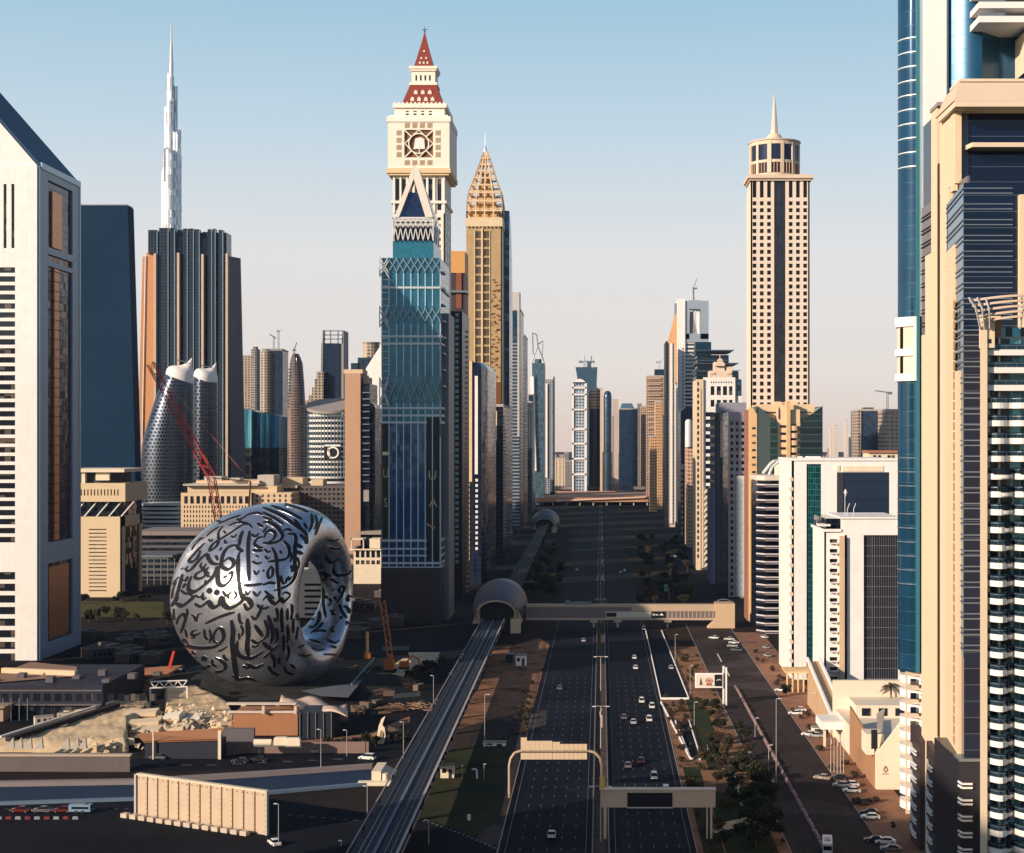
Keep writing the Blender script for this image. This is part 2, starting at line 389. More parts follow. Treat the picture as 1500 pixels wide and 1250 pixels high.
# --- plain dark blue slab behind it
def dark_blue_slab():
 Y=1400.0;z=lambda p:Z(p,Y);x=lambda p:X(p,Y)
 rt=root_at('dark_blue_tower','plain dark blue glass tower with a slanted side, behind the white gabled tower','tower',x(117),x(197),Y,Y+70)
 k=MB();k.extr([(x(95),0),(x(200),0),(x(197),z(640)),(x(187),z(302)),(x(117),z(299)),(x(100),z(299))],18,'y',Y)
 k.build('wall',mat('slab_blue',(.010,.033,.068),.7,0,var=.3,scale=.01,streak=.06,spec=.03,panel=(6.0,4.2)),rt)
 k=MB();k.box(x(118),x(186),Y-.5,Y+18,z(301),z(299.5));k.build('parapet',METAL,rt)
dark_blue_slab()
# --- beige gate building
def gate_building():
 Y=1052.0;z=lambda p:Z(p,Y);x=lambda p:X(p,Y);x0,x1=x(96),x(178);Yr=1099.0
 rt=root_at('gate_building','beige block with a dark trussed storey under its flat-roofed attic, left of the museum','office building',x0,x1,Y,Yr)
 k=MB();W_=Wins(rt);k.box(x0,x1-1,Y+.8,Yr,0,z(757));k.build('core',DARKG,rt)
 k=MB();fc=FR(x0,x1,Y+.8)
 rows=[(z(775+i*5.6+1.6),z(775+i*5.6))for i in range(17)]
 u=lambda p:x(p)-x0
 grid(k,W_,fc,x1-x0,0,z(757),[(u(100),u(110)),(u(130),u(156))],rows,.8)
 k.fbox(RT(x1-1,Y,Yr),0,8,0,z(757),0,1);k.fbox(RT(x1-1,Y,Yr),0,Yr-Y,z(772),z(757),0,1);k.fbox(RT(x1-1,Y,Yr),Yr-Y-5,Yr-Y,0,z(757),0,1)
 k.build('wall',mat('gate_stone',(.66,.52,.34),.8,var=.05),rt)
 k=MB();k.box(x0+3,x1-3,Y+4,Yr-3,z(757),z(735));k.build('recessed_storey',DARKG,rt)
 for i in range(5):
  a=x(104+i*18);k=MB();k.beam((a,Y+2,z(757)),(a+9,Y+2,z(735)),.8,.8);k.build('truss_brace',WMETAL,rt)
 k=MB();fc=FR(x0,x1+3,Y-.5)
 grid(k,W_,fc,x1+3-x0,z(735),z(708),even(u(98),u(176),16,.4),[(z(726),z(717))],.8)
 k.box(x0,x1+3,Y-.5,Yr+3,z(735),z(708));k.build('attic',mat('gate_stone',(.66,.52,.34)),rt)
 k=MB();k.box(x0+8,x1-6,Y+6,Yr-6,z(708),z(692));k.build('plant_room',DARKC,rt)
 k=MB();k.box(x0,x(182),Y,Yr,z(692),z(687));k.box(x(118),x(123),Y+2,Y+8,z(708),z(692));k.box(x(138),x(158),Y+3,Y+10,z(704),z(692));k.build('roof_slab',CREAM,rt)
 W_.finish()
gate_building()
# --- tall tower of dark fins with a copper end wall
def fin_tower():
 Y=1800.0;z=lambda p:Z(p,Y);x=lambda p:X(p,Y)
 rt=root_at('finned_tower','tall dark tower of vertical fins with an orange end wall, before the silver spire','tower',x(200),x(350),Y,Y+60)
 k=MB();k.extr([(x(222),0),(x(330),0),(x(330),z(340)),(x(218),z(340))],24,'y',Y+6);k.build('core',DARKG,rt)
 def pier(name,pxs_top,pxs_bot,ptop,ydev,m):
  a,b=pxs_top;c,d=pxs_bot;k=MB()
  k.add([(x(c),Y+ydev[0],0),(x(d),Y+ydev[1],0),(x(d),Y+26,0),(x(c),Y+26,0),(x(a),Y+ydev[0],z(ptop)),(x(b),Y+ydev[1],z(ptop)),(x(b),Y+26,z(ptop)),(x(a),Y+26,z(ptop))],[(0,3,2,1),(4,5,6,7),(0,1,5,4),(1,2,6,5),(2,3,7,6),(3,0,4,7)])
  return k.build(name,m,rt)
 COP=mat('copper_concrete',(.36,.17,.075),.6,.1,var=.08,streak=.05)
 pier('end_wall',(203,211),(192,203),374,(16,8),COP)
 pier('end_wall',(211.6,229),(205,226),369,(8,0),COP)
 pier('end_wall',(334,345),(339,354),375,(0,22),mat('grey_pier',(.16,.15,.16),.7,streak=.1))
 k=MB();k.beam((x(211),Y+6,z(374)),(x(203.5),Y+6,0),1.0,1.4,(0,1,0));k.build('end_wall_rib',WMETAL,rt)
 BL=glass('fin_glass',(.008,.014,.034),.25,.15,4,4,.12);LI=mat('fin_edge',(.20,.32,.42),.4,.3)
 for a,b,t in((217,230,337),(233,246,334),(249,255.5,334),(268,274,335),(276,283,335),(285,291.5,336),(304,310,336),(312,315,335),(320,326,337)):
  k=MB();k.box(x(a),x(b),Y,Y+10,0 if a>220 else z(372),z(t));k.build('fin',BL,rt)
  k=MB();k.box(x(b),x(b)+.8,Y-1,Y+6,0,z(t+2));k.build('fin_edge',LI,rt)
 for p,t in((228,372),(262,371),(297.5,373),(333,372)):
  k=MB();k.box(x(p-1.5),x(p+1.8),Y-4,Y+4,0,z(t));k.build('pilaster',mat('fin_stone',(.55,.42,.33),.7),rt)
 k=MB();k.box(x(258),x(266),Y+5,Y+30,z(345),z(336));k.box(x(295),x(303),Y+5,Y+30,z(348),z(339));k.build('plant_room',DARKC,rt)
fin_tower()
# --- very tall stepped spire far behind
def silver_spire():
 Y=2560.0;z=lambda p:Z(p,Y);x=lambda p:X(p,Y);c=(x(251),Y)
 rt=thing('stepped_spire_tower','very tall thin silver tower stepping up to a needle, far away on the left','skyscraper',(c[0],c[1],0))
 SIL=facade('spire_cladding',(.90,.89,.88),(.66,.70,.76),3.2,12.0,.15,.7,.03,.97,metal=.6)
 DIM=facade('spire_cladding_shade',(.42,.46,.50),(.18,.22,.28),3.2,12.0,.15,.7,.03,.97,metal=.6)
 def lobe(dx,dy,r,top,m=SIL):
  k=MB();k.cyl((c[0]+dx,c[1]+dy),r*1.02,r,0,z(top),18);k.build('wing',m,rt,True)
 u=Y/F
 for px,r,dy,top in((239.5,3,0,252),(243.5,4,-4,228),(245,3.6,-2,158),(247.5,3.0,-1,108),(258.5,5.5,-3,195),(261.5,4.0,2,228),(260,4.2,4,190),(256.3,2.8,4,126),(251,6.6,-9,222),(250.6,5,-5,150),(251,4.0,0,112),(251,3.0,0,92)):
  lobe((px-251)*u,dy*u,r*u,top)
 k=MB();k.box(c[0]-7*u,c[0]+1*u,Y-16,Y-10,z(268),z(220));k.build('mechanical_floor',facade('spire_band',(.40,.40,.42),(.15,.16,.18),3,4,.1,.9,.3,.8),rt)
 k=MB();k.lathe(c,[(2.6*u,z(95)),(2.0*u,z(70)),(1.2*u,z(60)),(.8*u,z(40)),(.15*u,z(27))],10);k.build('needle',WMETAL,rt,True)
silver_spire()
# --- twin bullet towers with white helmet caps
def bullet_tower(right,left_prof,ycut,ytop,Y,label,cutl):
 x=lambda p:X(p,Y);z=lambda p:Z(p,Y)
 rt=thing('curved_tower',label,'tower',(x(right)-20,Y+10,0),'twin curved towers with white caps')
 n=20;prof=sorted(left_prof,key=lambda q:-q[0]);vs=[];fs=[]
 cap_z=lambda px:z(cutl+(ycut-cutl)*(px-prof[-1][1])/max(1e-3,(right-prof[-1][1])))
 rings=[]
 for py,lp in prof:
  cx_=(x(lp)+x(right))/2;r=(x(right)-x(lp))/2;ring=[]
  for i in range(n):
   a=2*math.pi*i/n
   px_=cx_+r*math.cos(a);zz=z(py)
   ring.append(Vector((px_,Y+12+17*(r/((x(right)-x(prof[0][1]))/2))**.5*math.sin(a),zz)))
  rings.append(ring)
 top=rings[-1];rr=[(p.x-x(prof[-1][1]))/(x(right)-x(prof[-1][1]))for p in top]
 for p,q in zip(top,rr):p.z=z(cutl+(ycut-cutl)*q)
 for ring in rings:vs+=ring
 for j in range(len(rings)-1):
  for i in range(n):fs.append((j*n+i,j*n+(i+1)%n,(j+1)*n+(i+1)%n,(j+1)*n+i))
 fs.append(tuple(range((len(rings)-1)*n,len(rings)*n)))
 k=MB();k.add(vs,fs)
 k.build('wall',M_SCALE,rt,True)
 vs=[];fs=[];m=8
 tipx,tipz=x(right-1.5),z(ytop)
 for j in range(m+1):
  t=j/m
  for p in top:
   q=p.lerp(Vector((tipx,Y+12,tipz)),t**1.5)
   q.z=p.z+(z(ytop)-p.z)*(t**1.7)*.62+10*math.sin(math.pi*min(1,t*1.15))**.8*(1-t)+(z(ytop)-p.z)*.30*t**5
   vs.append(q)
 for j in range(m):
  for i in range(n):fs.append((j*n+i,j*n+(i+1)%n,(j+1)*n+(i+1)%n,(j+1)*n+i))
 k=MB();k.add(vs,fs);k.build('cap',WHITE,rt,True)
 k=MB();k.rod((x(right-22),Y+4,z(ytop+6)),(x(right-6),Y+8,z(ytop+9)),.5);k.build('gantry',METAL,rt)
def scale_mat():
 m,nt,b=newmat('scale_cladding');g=pos(nt)
 sp=nt.nodes.new('ShaderNodeSeparateXYZ');nt.links.new(g.outputs['Position'],sp.inputs[0])
 v=mth(nt,'DIVIDE',mth(nt,'ADD',sp.outputs[2],10.0),3.6)
 odd=mth(nt,'MULTIPLY',mth(nt,'FLOORED_MODULO',mth(nt,'FLOOR',v),2.0),.5)
 u=mth(nt,'ADD',mth(nt,'DIVIDE',mth(nt,'ADD',sp.outputs[0],sp.outputs[1]),3.0),odd)
 du=mth(nt,'SUBTRACT',mth(nt,'FRACT',u),.5);dv=mth(nt,'SUBTRACT',mth(nt,'FRACT',v),.5)
 rr=mth(nt,'ADD',mth(nt,'MULTIPLY',du,du),mth(nt,'MULTIPLY',dv,dv))
 mk=mth(nt,'LESS_THAN',rr,.13)
 nt.links.new(mixc(nt,mk,(.065,.08,.11),(.03,.04,.06)),b.inputs['Base Color'])
 b.inputs['Metallic'].default_value=.75;nt.links.new(mth(nt,'MULTIPLY_ADD',mk,-.2,.36),b.inputs['Roughness'])
 return m
M_SCALE=scale_mat()
bullet_tower(278,[(860,203),(745,200),(700,199),(650,203),(610,214),(580,224),(560,232),(548,238)],562,521,1500.0,'left of the twin dark bullet-shaped towers with white helmet caps, bulging to the left',547)
bullet_tower(314,[(860,279),(745,278.5),(640,278.5),(560,279),(548,280)],564,529,1560.0,'right of the twin dark bullet-shaped towers with white helmet caps, straight and narrow',550)
k=MB();x=lambda p:X(p,1460)
for i in range(6):k.box(x(203+i),x(262),1455+i,1500,Z(772-i*6.2,1460),Z(768.5-i*6.2,1460))
pod=thing('striped_podium','low podium of white stripes at the foot of the twin curved towers','building',(x(232),1470,0))
k.build('floor_band',WMETAL,pod)
k=MB();k.box(x(206),x(258),1462,1500,0,Z(738,1460));k.build('wall',DARKG,pod)
# --- beige office block with rows of windows, behind the museum
def beige_block():
 Y=1300.0;z=lambda p:Z(p,Y);x=lambda p:X(p,Y);x0,x1=x(265),x(368)
 rt=root_at('beige_office_block','long beige block with rows of small dark windows, directly behind the museum top','office building',x0,x1,Y,Y+60)
 k=MB();k.box(x0,x1,Y+.6,Y+60,0,z(722));k.build('core',DARKG,rt);W_=Wins(rt)
 k=MB();cols=even(x(268)-x0,x(366)-x0,22,.42)
 rows=[(z(770.5-i*6.9),z(774.5-i*6.9)+5.2*0+0)for i in range(0)]
 rows=[(z(772-i*6.8),z(768-i*6.8))for i in range(5)]
 grid(k,W_,FR(x0,x1,Y+.6),x1-x0,0,z(740),cols,rows,.6)
 grid(k,W_,FR(x0,x1,Y+.6),x1-x0,z(740),z(722),even(x(268)-x0,x(366)-x0,11,.6),[(z(738),z(727))],.6)
 SAND=mat('sand_stone',(.64,.49,.32),.8,var=.06);k.build('wall',SAND,rt)
 k=MB();k.box(x(270),x(402),Y+10,Y+70,z(722),z(713));k.box(x(278),x(372),Y+20,Y+70,z(713),z(705));k.build('attic',SAND,rt)
 k=MB();k.box(x(266),x(376),Y+4,Y+66,z(712),z(709.5));k.box(x(290),x(316),Y+20,Y+40,z(705),z(699));k.box(x(368),x(392),Y+24,Y+50,z(713),z(697));k.box(x(330),x(345),Y+15,Y+30,z(705),z(701));k.build('roof_slab',CONC,rt)
 k=MB();k.box(x(368),x(425),Y+6,Y+55,0,z(722));k.build('side_wing',facade('sand_facade',(.62,.47,.30),(.05,.05,.055),5,4.2,.25,.6,.2,.75),rt)
 W_.finish()
 Y2=1340;x2=lambda p:X(p,Y2);z2=lambda p:Z(p,Y2)
 rt=root_at('low_dark_block','low brown and dark block with stepped roofs, right behind the top of the museum','office building',x2(402),x2(500),Y2,Y2+60)
 k=MB();k.box(x2(400),x2(505),Y2,Y2+60,0,z2(712));k.build('wall',facade('dusky_facade',(.10,.085,.08),(.03,.03,.04),4,4.2,.2,.8,.3,.8),rt)
 k=MB();k.box(x2(410),x2(440),Y2+10,Y2+30,z2(712),z2(700));k.box(x2(452),x2(470),Y2+10,Y2+30,z2(712),z2(703));k.box(x2(396),x2(436),Y2-3,Y2+20,z2(715),z2(711));k.build('roof_box',BEIGE,rt)
beige_block()
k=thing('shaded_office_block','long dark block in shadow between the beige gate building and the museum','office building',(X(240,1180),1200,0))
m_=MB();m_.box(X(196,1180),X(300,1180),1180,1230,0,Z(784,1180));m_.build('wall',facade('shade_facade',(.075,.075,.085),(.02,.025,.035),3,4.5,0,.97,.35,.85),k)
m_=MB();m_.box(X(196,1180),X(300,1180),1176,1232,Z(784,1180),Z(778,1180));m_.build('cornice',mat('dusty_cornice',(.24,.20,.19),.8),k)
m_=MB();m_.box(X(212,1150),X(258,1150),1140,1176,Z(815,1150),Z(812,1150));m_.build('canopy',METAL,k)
m_=MB()
for i in range(5):m_.rod((X(216+i*10,1142),1142,0),(X(216+i*10,1142),1142,Z(815,1150)),.35)
m_.build('canopy_post',METAL,k)
# --- bright blue glass hall
def blue_hall():
 Y=1900.0;z=lambda p:Z(p,Y);x=lambda p:X(p,Y)
 rt=root_at('blue_glass_hall','mid-rise with a bright blue curved glass front beside the finned tower','building',x(353),x(412),Y,Y+50)
 def wave():
  m,nt,b=newmat('rippled_blue_glass');g=pos(nt)
  mp=nt.nodes.new('ShaderNodeMapping');mp.inputs['Scale'].default_value=(.32,.32,.02);nt.links.new(g.outputs['Position'],mp.inputs['Vector'])
  n=N(nt,'ShaderNodeTexNoise',Scale=1.0,Detail=4.0,Distortion=.6);nt.links.new(mp.outputs[0],n.inputs['Vector'])
  f=mth(nt,'MULTIPLY_ADD',n.outputs[0],2.6,-.85)
  nt.links.new(mixc(nt,f,(.02,.09,.22),(.14,.55,.85)),b.inputs['Base Color']);b.inputs['Metallic'].default_value=.75;b.inputs['Roughness'].default_value=.15
  return m
 k=MB();pts=[]
 for i in range(13):
  t=i/12;pts.append((x(353+56*t),Y-14*math.sin(math.pi*t)))
 k.prism(pts+[(x(409),Y+50),(x(353),Y+50)],z(656),lambda xx,yy:z(598+12*(xx-x(353))/(x(409)-x(353))));k.build('glass_front',wave(),rt,True)
 k=MB();k.prism(pts+[(x(409),Y+50),(x(353),Y+50)],0,z(656));k.build('base',DARKG,rt,True)
blue_hall()
# --- simple distant towers, each its own shape
def slab(name,label,pxl,pxr,ptop,Y,depth,m,group=None,extra=None,cat='tower',bays=None):
 x=lambda p:X(p,Y);z=lambda p:Z(p,Y)
 rt=root_at(name,label,cat,x(pxl),x(pxr),Y,Y+depth,group)
 k=MB();k.box(x(pxl),x(pxr),Y,Y+depth,0,z(ptop));k.build('wall',m,rt)
 k=MB();k.box(x(pxl)-.3,x(pxr)+.3,Y-.4,Y+depth,z(ptop),z(ptop)+2.2);k.build('parapet',CONC,rt)
 if extra:extra(rt,x,z,Y)
 return rt
def crane(rt_name,label,px,base_py,top_py,Y,jib,m=METAL,group='tower cranes on unfinished towers'):
 """tower crane standing on a building: mast, jib, counter jib, cab"""
 x=X(px,Y);zb,zt=Z(base_py,Y),Z(top_py,Y)
 rt=thing(rt_name,label,'crane',(x,Y,zb),group)
 h=zt-zb;w=.9
 k=MB()
 for i in(-1,1):
  for j in(-1,1):k.rod((x+i*w,Y+j*w,zb),(x+i*w,Y+j*w,zt),.25,4)
 n=max(2,int(h/4))
 for i in range(n):
  s=1 if i%2 else-1
  k.rod((x-s*w,Y-w,zb+h*i/n),(x+s*w,Y-w,zb+h*(i+1)/n),.15,4)
 k.build('mast',m,rt)
 jx,jz=jib
 k=MB();a=Vector((x,Y,zt));b=Vector((x+jx,Y-4,zt+jz));k.beam(a,b,.8,1.2);k.build('jib',m,rt)
 k=MB();k.beam(a,(x-jx*.3,Y+1,zt+abs(jz)*.15),.9,1.2);k.box(x-jx*.3-1.2,x-jx*.3+1.2,Y,Y+2,zt-2.5,zt);k.build('counter_jib',m,rt)
 k=MB();k.box(x+.8,x+2.6,Y-1.8,Y,zt-2.2,zt);k.build('cab',m,rt)
 return rt
FAR1=facade('far_tan_facade',(.42,.33,.25),(.10,.10,.11),4.5,4.0,.2,.75,.2,.8)
FAR2=facade('far_grey_facade',(.30,.28,.27),(.08,.09,.11),3.6,3.8,.15,.8,.2,.8)
FAR3=facade('far_brown_facade',(.20,.14,.12),(.05,.05,.06),4.0,3.6,.1,.85,.25,.85)
FARB=glass('far_blue_glass',(.010,.028,.065),.2,.15,3.5,4.2,.1)
def ext_round(rt,x,z,Y):
 k=MB();k.cyl((x(373.5),Y+4),(x(380)-x(367))/2,(x(380)-x(367))/2,0,z(512),20);k.cyl((x(373.5),Y+4),4,4,z(512),z(508),12);k.build('round_bay',FAR2,rt,True)
slab('far_tower','pale round-fronted tower, leftmost of the distant cluster beside the finned tower',352,368,522,2300,40,FAR1,extra=ext_round)
def ext_b(rt,x,z,Y):
 k=MB();k.cyl((x(390),Y),x(400)-x(392),x(400)-x(392),0,z(516),20);k.build('round_bay',FAR1,rt,True)
 k=MB();k.cyl((x(390),Y),x(400)-x(392),3,z(516),z(511),20);k.box(x(384),x(414),Y-1,Y+20,z(514),z(511));k.build('roof_cap',ROOFM,rt)
slab('far_tower','tan and grey tower with half-round front and two cranes on top, distant left cluster',392,414,514,2200,40,FARB,extra=ext_b)
crane('tower_crane','thin tower crane, taller of two on the tan and grey tower',408,512,484,2210,(6,0))
crane('tower_crane','thin tower crane, shorter of two on the tan and grey tower',401,512,494,2212,(-5,4))
def tapered(name,label,prof,Y,depth,m,group=None,cat='tower'):
 """outline tower: prof = [(py, left px, right px)] from the foot up"""
 rt=root_at(name,label,cat,X(prof[0][1],Y),X(prof[0][2],Y),Y,Y+depth,group)
 L=[(X(a,Y),Z(p,Y))for p,a,b in prof];Rr=[(X(b,Y),Z(p,Y))for p,a,b in prof]
 L[0]=(L[0][0],0);Rr[0]=(Rr[0][0],0)
 k=MB()
 for i in range(len(prof)-1):
  a,b,c,d=L[i],Rr[i],Rr[i+1],L[i+1];r0,r1=(b[0]-a[0])/2,(c[0]-d[0])/2;cx_=(a[0]+b[0])/2;cx2=(c[0]+d[0])/2;n=16
  vs=[(cx_+r0*math.cos(2*math.pi*(q+.5)/n),Y+depth/2+depth/2*math.sin(2*math.pi*(q+.5)/n),a[1])for q in range(n)]+[(cx2+r1*math.cos(2*math.pi*(q+.5)/n),Y+depth/2+depth/2*math.sin(2*math.pi*(q+.5)/n),d[1])for q in range(n)]
  k.add(vs,[(q,(q+1)%n,n+(q+1)%n,n+q)for q in range(n)]+[tuple(range(n,2*n)),tuple(reversed(range(n)))])
 k.build('wall',m,rt,True);return rt
t=tapered('unfinished_tower','brown unfinished tower tapering to a rounded top with a small crane, distant left',[(700,417,446),(600,419,445),(560,421,443),(533,422,441),(524,424,438),(518,427,435)],2000,22,FAR3)
k=MB()
for i in range(12):k.box(X(417,2000),X(424,2000),2002,2012,Z(596-i*5,2000),Z(594.8-i*5,2000))
k.build('scaffold_deck',METAL,t)
crane('tower_crane','small crane with a raised jib on the rounded brown unfinished tower',431,520,512,2010,(4,9))
def slanted():
 Y=2100.0;x=lambda p:X(p,Y);z=lambda p:Z(p,Y)
 rt=root_at('slanted_tower','dark blue tower with an open framed crown leaning inwards, beyond the museum','tower',x(460),x(500),Y,Y+40)
 k=MB();k.extr([(x(466),0),(x(497),0),(x(497),z(503)),(x(471),z(503))],40,'y',Y);k.build('wall',FARB,rt)
 k=MB();k.extr([(x(497),0),(x(503),0),(x(503),z(484)),(x(499),z(503)),(x(497),z(505))],40,'y',Y+2);k.extr([(x(466),0),(x(467.5),0),(x(474),z(484)),(x(472.5),z(484))],6,'y',Y-1);k.build('edge_fin',GREYC,rt)
 k=MB()
 for a in(474,483,494,501):k.box(x(a),x(a+1.2),Y+2,Y+5,z(503),z(484))
 for p in(484,490,496):k.box(x(473),x(502),Y+2,Y+5,z(p+1.3),z(p))
 k.build('crown_frame',METAL,rt)
 rt=root_at('stepped_far_block','stepped brownish block at the foot of the dark blue slanted tower','building',x(448),x(470),Y,Y+40)
 k=MB()
 for i,(a,t)in enumerate(((449,587),(454,579),(459,568),(463,556),(466,545))):k.box(x(a),x(476),Y-8-i*.7,Y,0,z(t))
 k.build('wall',FAR1,rt)
slanted()
slab('far_tower','low pale gridded tower between the rounded brown tower and the disc-roofed building',440,452,597,1900,30,FAR1)
def disc_building():
 Y=1500.0;x=lambda p:X(p,Y);z=lambda p:Z(p,Y);c=(x(478),Y+22);r=(x(512)-x(444))/2
 rt=thing('round_office_building','round white-banded office building under a tilted grey disc roof','office building',(c[0],c[1],0))
 k=MB();k.cyl(c,r-1,r-1,0,z(612),40,1,.75);k.build('core',glass('round_glass',(.025,.04,.05),.3,.12,2.5,4,.12),rt,True)
 for i in range(14):
  k=MB();zz=z(607+i*7.6);k.lathe(c,[(r-1,zz),(r+.3,zz),(r+.3,zz-2.1),(r-1,zz-2.1)],40,1,.75);k.build('floor_band',WHITE,rt,True)
 k=MB()
 for i in range(22):
  a=R(180+i*8.3);k.box(c[0]+r*math.cos(a)-.4,c[0]+r*math.cos(a)+.4,c[1]+.75*r*math.sin(a)-.5,c[1]+.75*r*math.sin(a)+.4,z(700),z(606))
 k.build('mullion',METAL,rt)
 k=MB();n=40;rr=r*1.07;vs=[]
 for t in(0,1):
  for i in range(n):
   a=2*math.pi*i/n;xx=c[0]+rr*math.cos(a);yy=c[1]+rr*.9*math.sin(a)
   vs.append((xx,yy,z(596)+(yy-c[1])*.32+t*2.5))
 k.add(vs,[tuple(reversed(range(n))),tuple(range(n,2*n))]+[(i,(i+1)%n,n+(i+1)%n,n+i)for i in range(n)])
 k.build('disc_roof',mat('disc_grey',(.30,.27,.25),.8,var=.1),rt,True)
 k=MB();k.box(x(478),x(502),Y-12,Y-9,z(674),z(650));sg=k.build('sign_panel',BLACK,rt)
 k=MB();cc=(x(491),z(663));n=24
 for i in range(n):
  a,b=2*math.pi*i/n,2*math.pi*(i+1)/n
  k.beam((cc[0]+5.2*math.cos(a),Y-12.4,cc[1]+5.2*math.sin(a)),(cc[0]+5.2*math.cos(b),Y-12.4,cc[1]+5.2*math.sin(b)),.5,1.5)
 k.box(x(479),x(502),Y-12.8,Y-12.1,z(654),z(651.5));k.beam((x(484),Y-12.4,z(656)),(x(487),Y-12.4,z(672)),.5,1.2)
 k.build('ring_logo',WHITE,sg)
disc_building()
def sail():
 Y=1420.0;x=lambda p:X(p,Y);z=lambda p:Z(p,Y)
 rt=root_at('white_sail_building','white building with a steep triangular sail wall, half hidden left of the teal tower','building',x(535),x(562),Y,Y+20)
 k=MB();k.extr([(x(536),0),(x(564),0),(x(564),z(500)),(x(560),z(502)),(x(536),z(540))],30,'y',Y);k.build('wall',WHITE,rt)
 k=MB();k.fbox(FR(x(546),x(562),Y),0,x(562)-x(546),0,z(655),.0,.4);k.build('lower_grid',facade('sail_grid',(.72,.63,.50),(.12,.10,.08),3,4,.2,.75,.2,.8),rt)
 Y2=1440.0;x=lambda p:X(p,Y2);z=lambda p:Z(p,Y2)
 rt=root_at('white_sail_building','white sloping sail wall rising behind the disc-roofed building','building',x(486),x(525),Y2,Y2+20)
 k=MB();k.extr([(x(486),0),(x(520),0),(x(520),z(544)),(x(512),z(549)),(x(487),z(584))],30,'y',Y2+90);k.build('wall',WHITE,rt)
 Y3=1800.0;x=lambda p:X(p,Y3);z=lambda p:Z(p,Y3)
 rt=thing('drum_topped_tower','dark tower topped by a tan drum, peeking over the white sail wall','tower',(x(540),Y3+16,0))
 k=MB();k.box(x(524),x(556),Y3,Y3+40,0,z(524));k.box(x(514),x(526),Y3,Y3+30,0,z(532));k.build('wall',FARB,rt)
 k=MB();k.cyl((x(541),Y3+16),x(553)-x(541),x(553)-x(541),z(524),z(502),24);k.build('drum',FAR1,rt,True)
 k=MB();k.cyl((x(541),Y3+16),x(554)-x(541),x(554)-x(541),z(502),z(500.5),24);k.build('drum_roof',ROOFM,rt,True)
sail()
def brown_tower():
 Y=1230.0;x=lambda p:X(p,Y);z=lambda p:Z(p,Y)
 rt=root_at('brown_tower','tower with a smooth brown front and dark balconied side, left of the teal glass tower','tower',x(505),x(548),Y,Y+45)
 k=MB();k.box(x(505),x(528),Y,Y+45,0,z(547));k.build('front_slab',mat('brown_slab',(.48,.30,.20),.75,var=.06,streak=.12),rt)
 k=MB();k.box(x(502),x(530),Y+4,Y+30,z(547),z(541));k.box(x(530),x(537),Y+6,Y+30,z(562),z(552));k.build('roof_box',BEIGE,rt)
 k=MB();k.box(x(528),x(541),Y+3,Y+45,0,z(562));k.extr([(x(541),0),(x(548),0),(x(548),z(598)),(x(546),z(593)),(x(541),z(590))],35,'y',Y+5);k.build('side_block',DARKG,rt)
 for i in range(15):
  k=MB();k.box(x(531),x(541),Y+.4,Y+3,z(576+i*9.3),z(574.4+i*9.3));k.build('balcony',METAL,rt)
 k=MB();k.box(x(532),x(540),Y+1.5,Y+3,z(735),z(718));k.build('lit_bay',GREYC,rt)
brown_tower()
def low_pale():
 Y=1150.0;x=lambda p:X(p,Y);z=lambda p:Z(p,Y)
 rt=root_at('low_pale_building','low cream building with an open roof frame, left of the foot of the teal tower','building',x(510),x(560),Y,Y+40)
 k=MB();W_=Wins(rt);k.box(x(518),x(560),Y+.6,Y+40,0,z(804));k.build('core',DARKC,rt)
 k=MB();grid(k,W_,FR(x(518),x(560),Y+.6),x(560)-x(518),0,z(804),even(1,x(560)-x(518)-1,5,.7),[(z(827),z(821)),(z(817),z(806))],.6);k.build('wall',CREAM,rt);W_.finish()
 k=MB();k.box(x(512),x(560),Y-2,Y+40,z(806),z(804));k.box(x(540),x(556),Y+3,Y+20,z(804),z(790));k.build('roof_slab',CREAM,rt)
 k=MB();k.box(x(514),x(533),Y,Y+12,z(791),z(789));k.box(x(531.5),x(533),Y,Y+2,z(804),z(789));k.box(x(514),x(515.5),Y,Y+2,z(804),z(789));k.build('roof_frame',CREAM,rt)
 k=MB();k.extr([(x(514),z(786)),(x(556),z(786)),(x(560),z(780)),(x(520),z(782))],14,'y',Y+22);k.build('roof_canopy',ROOFM,rt)
low_pale()
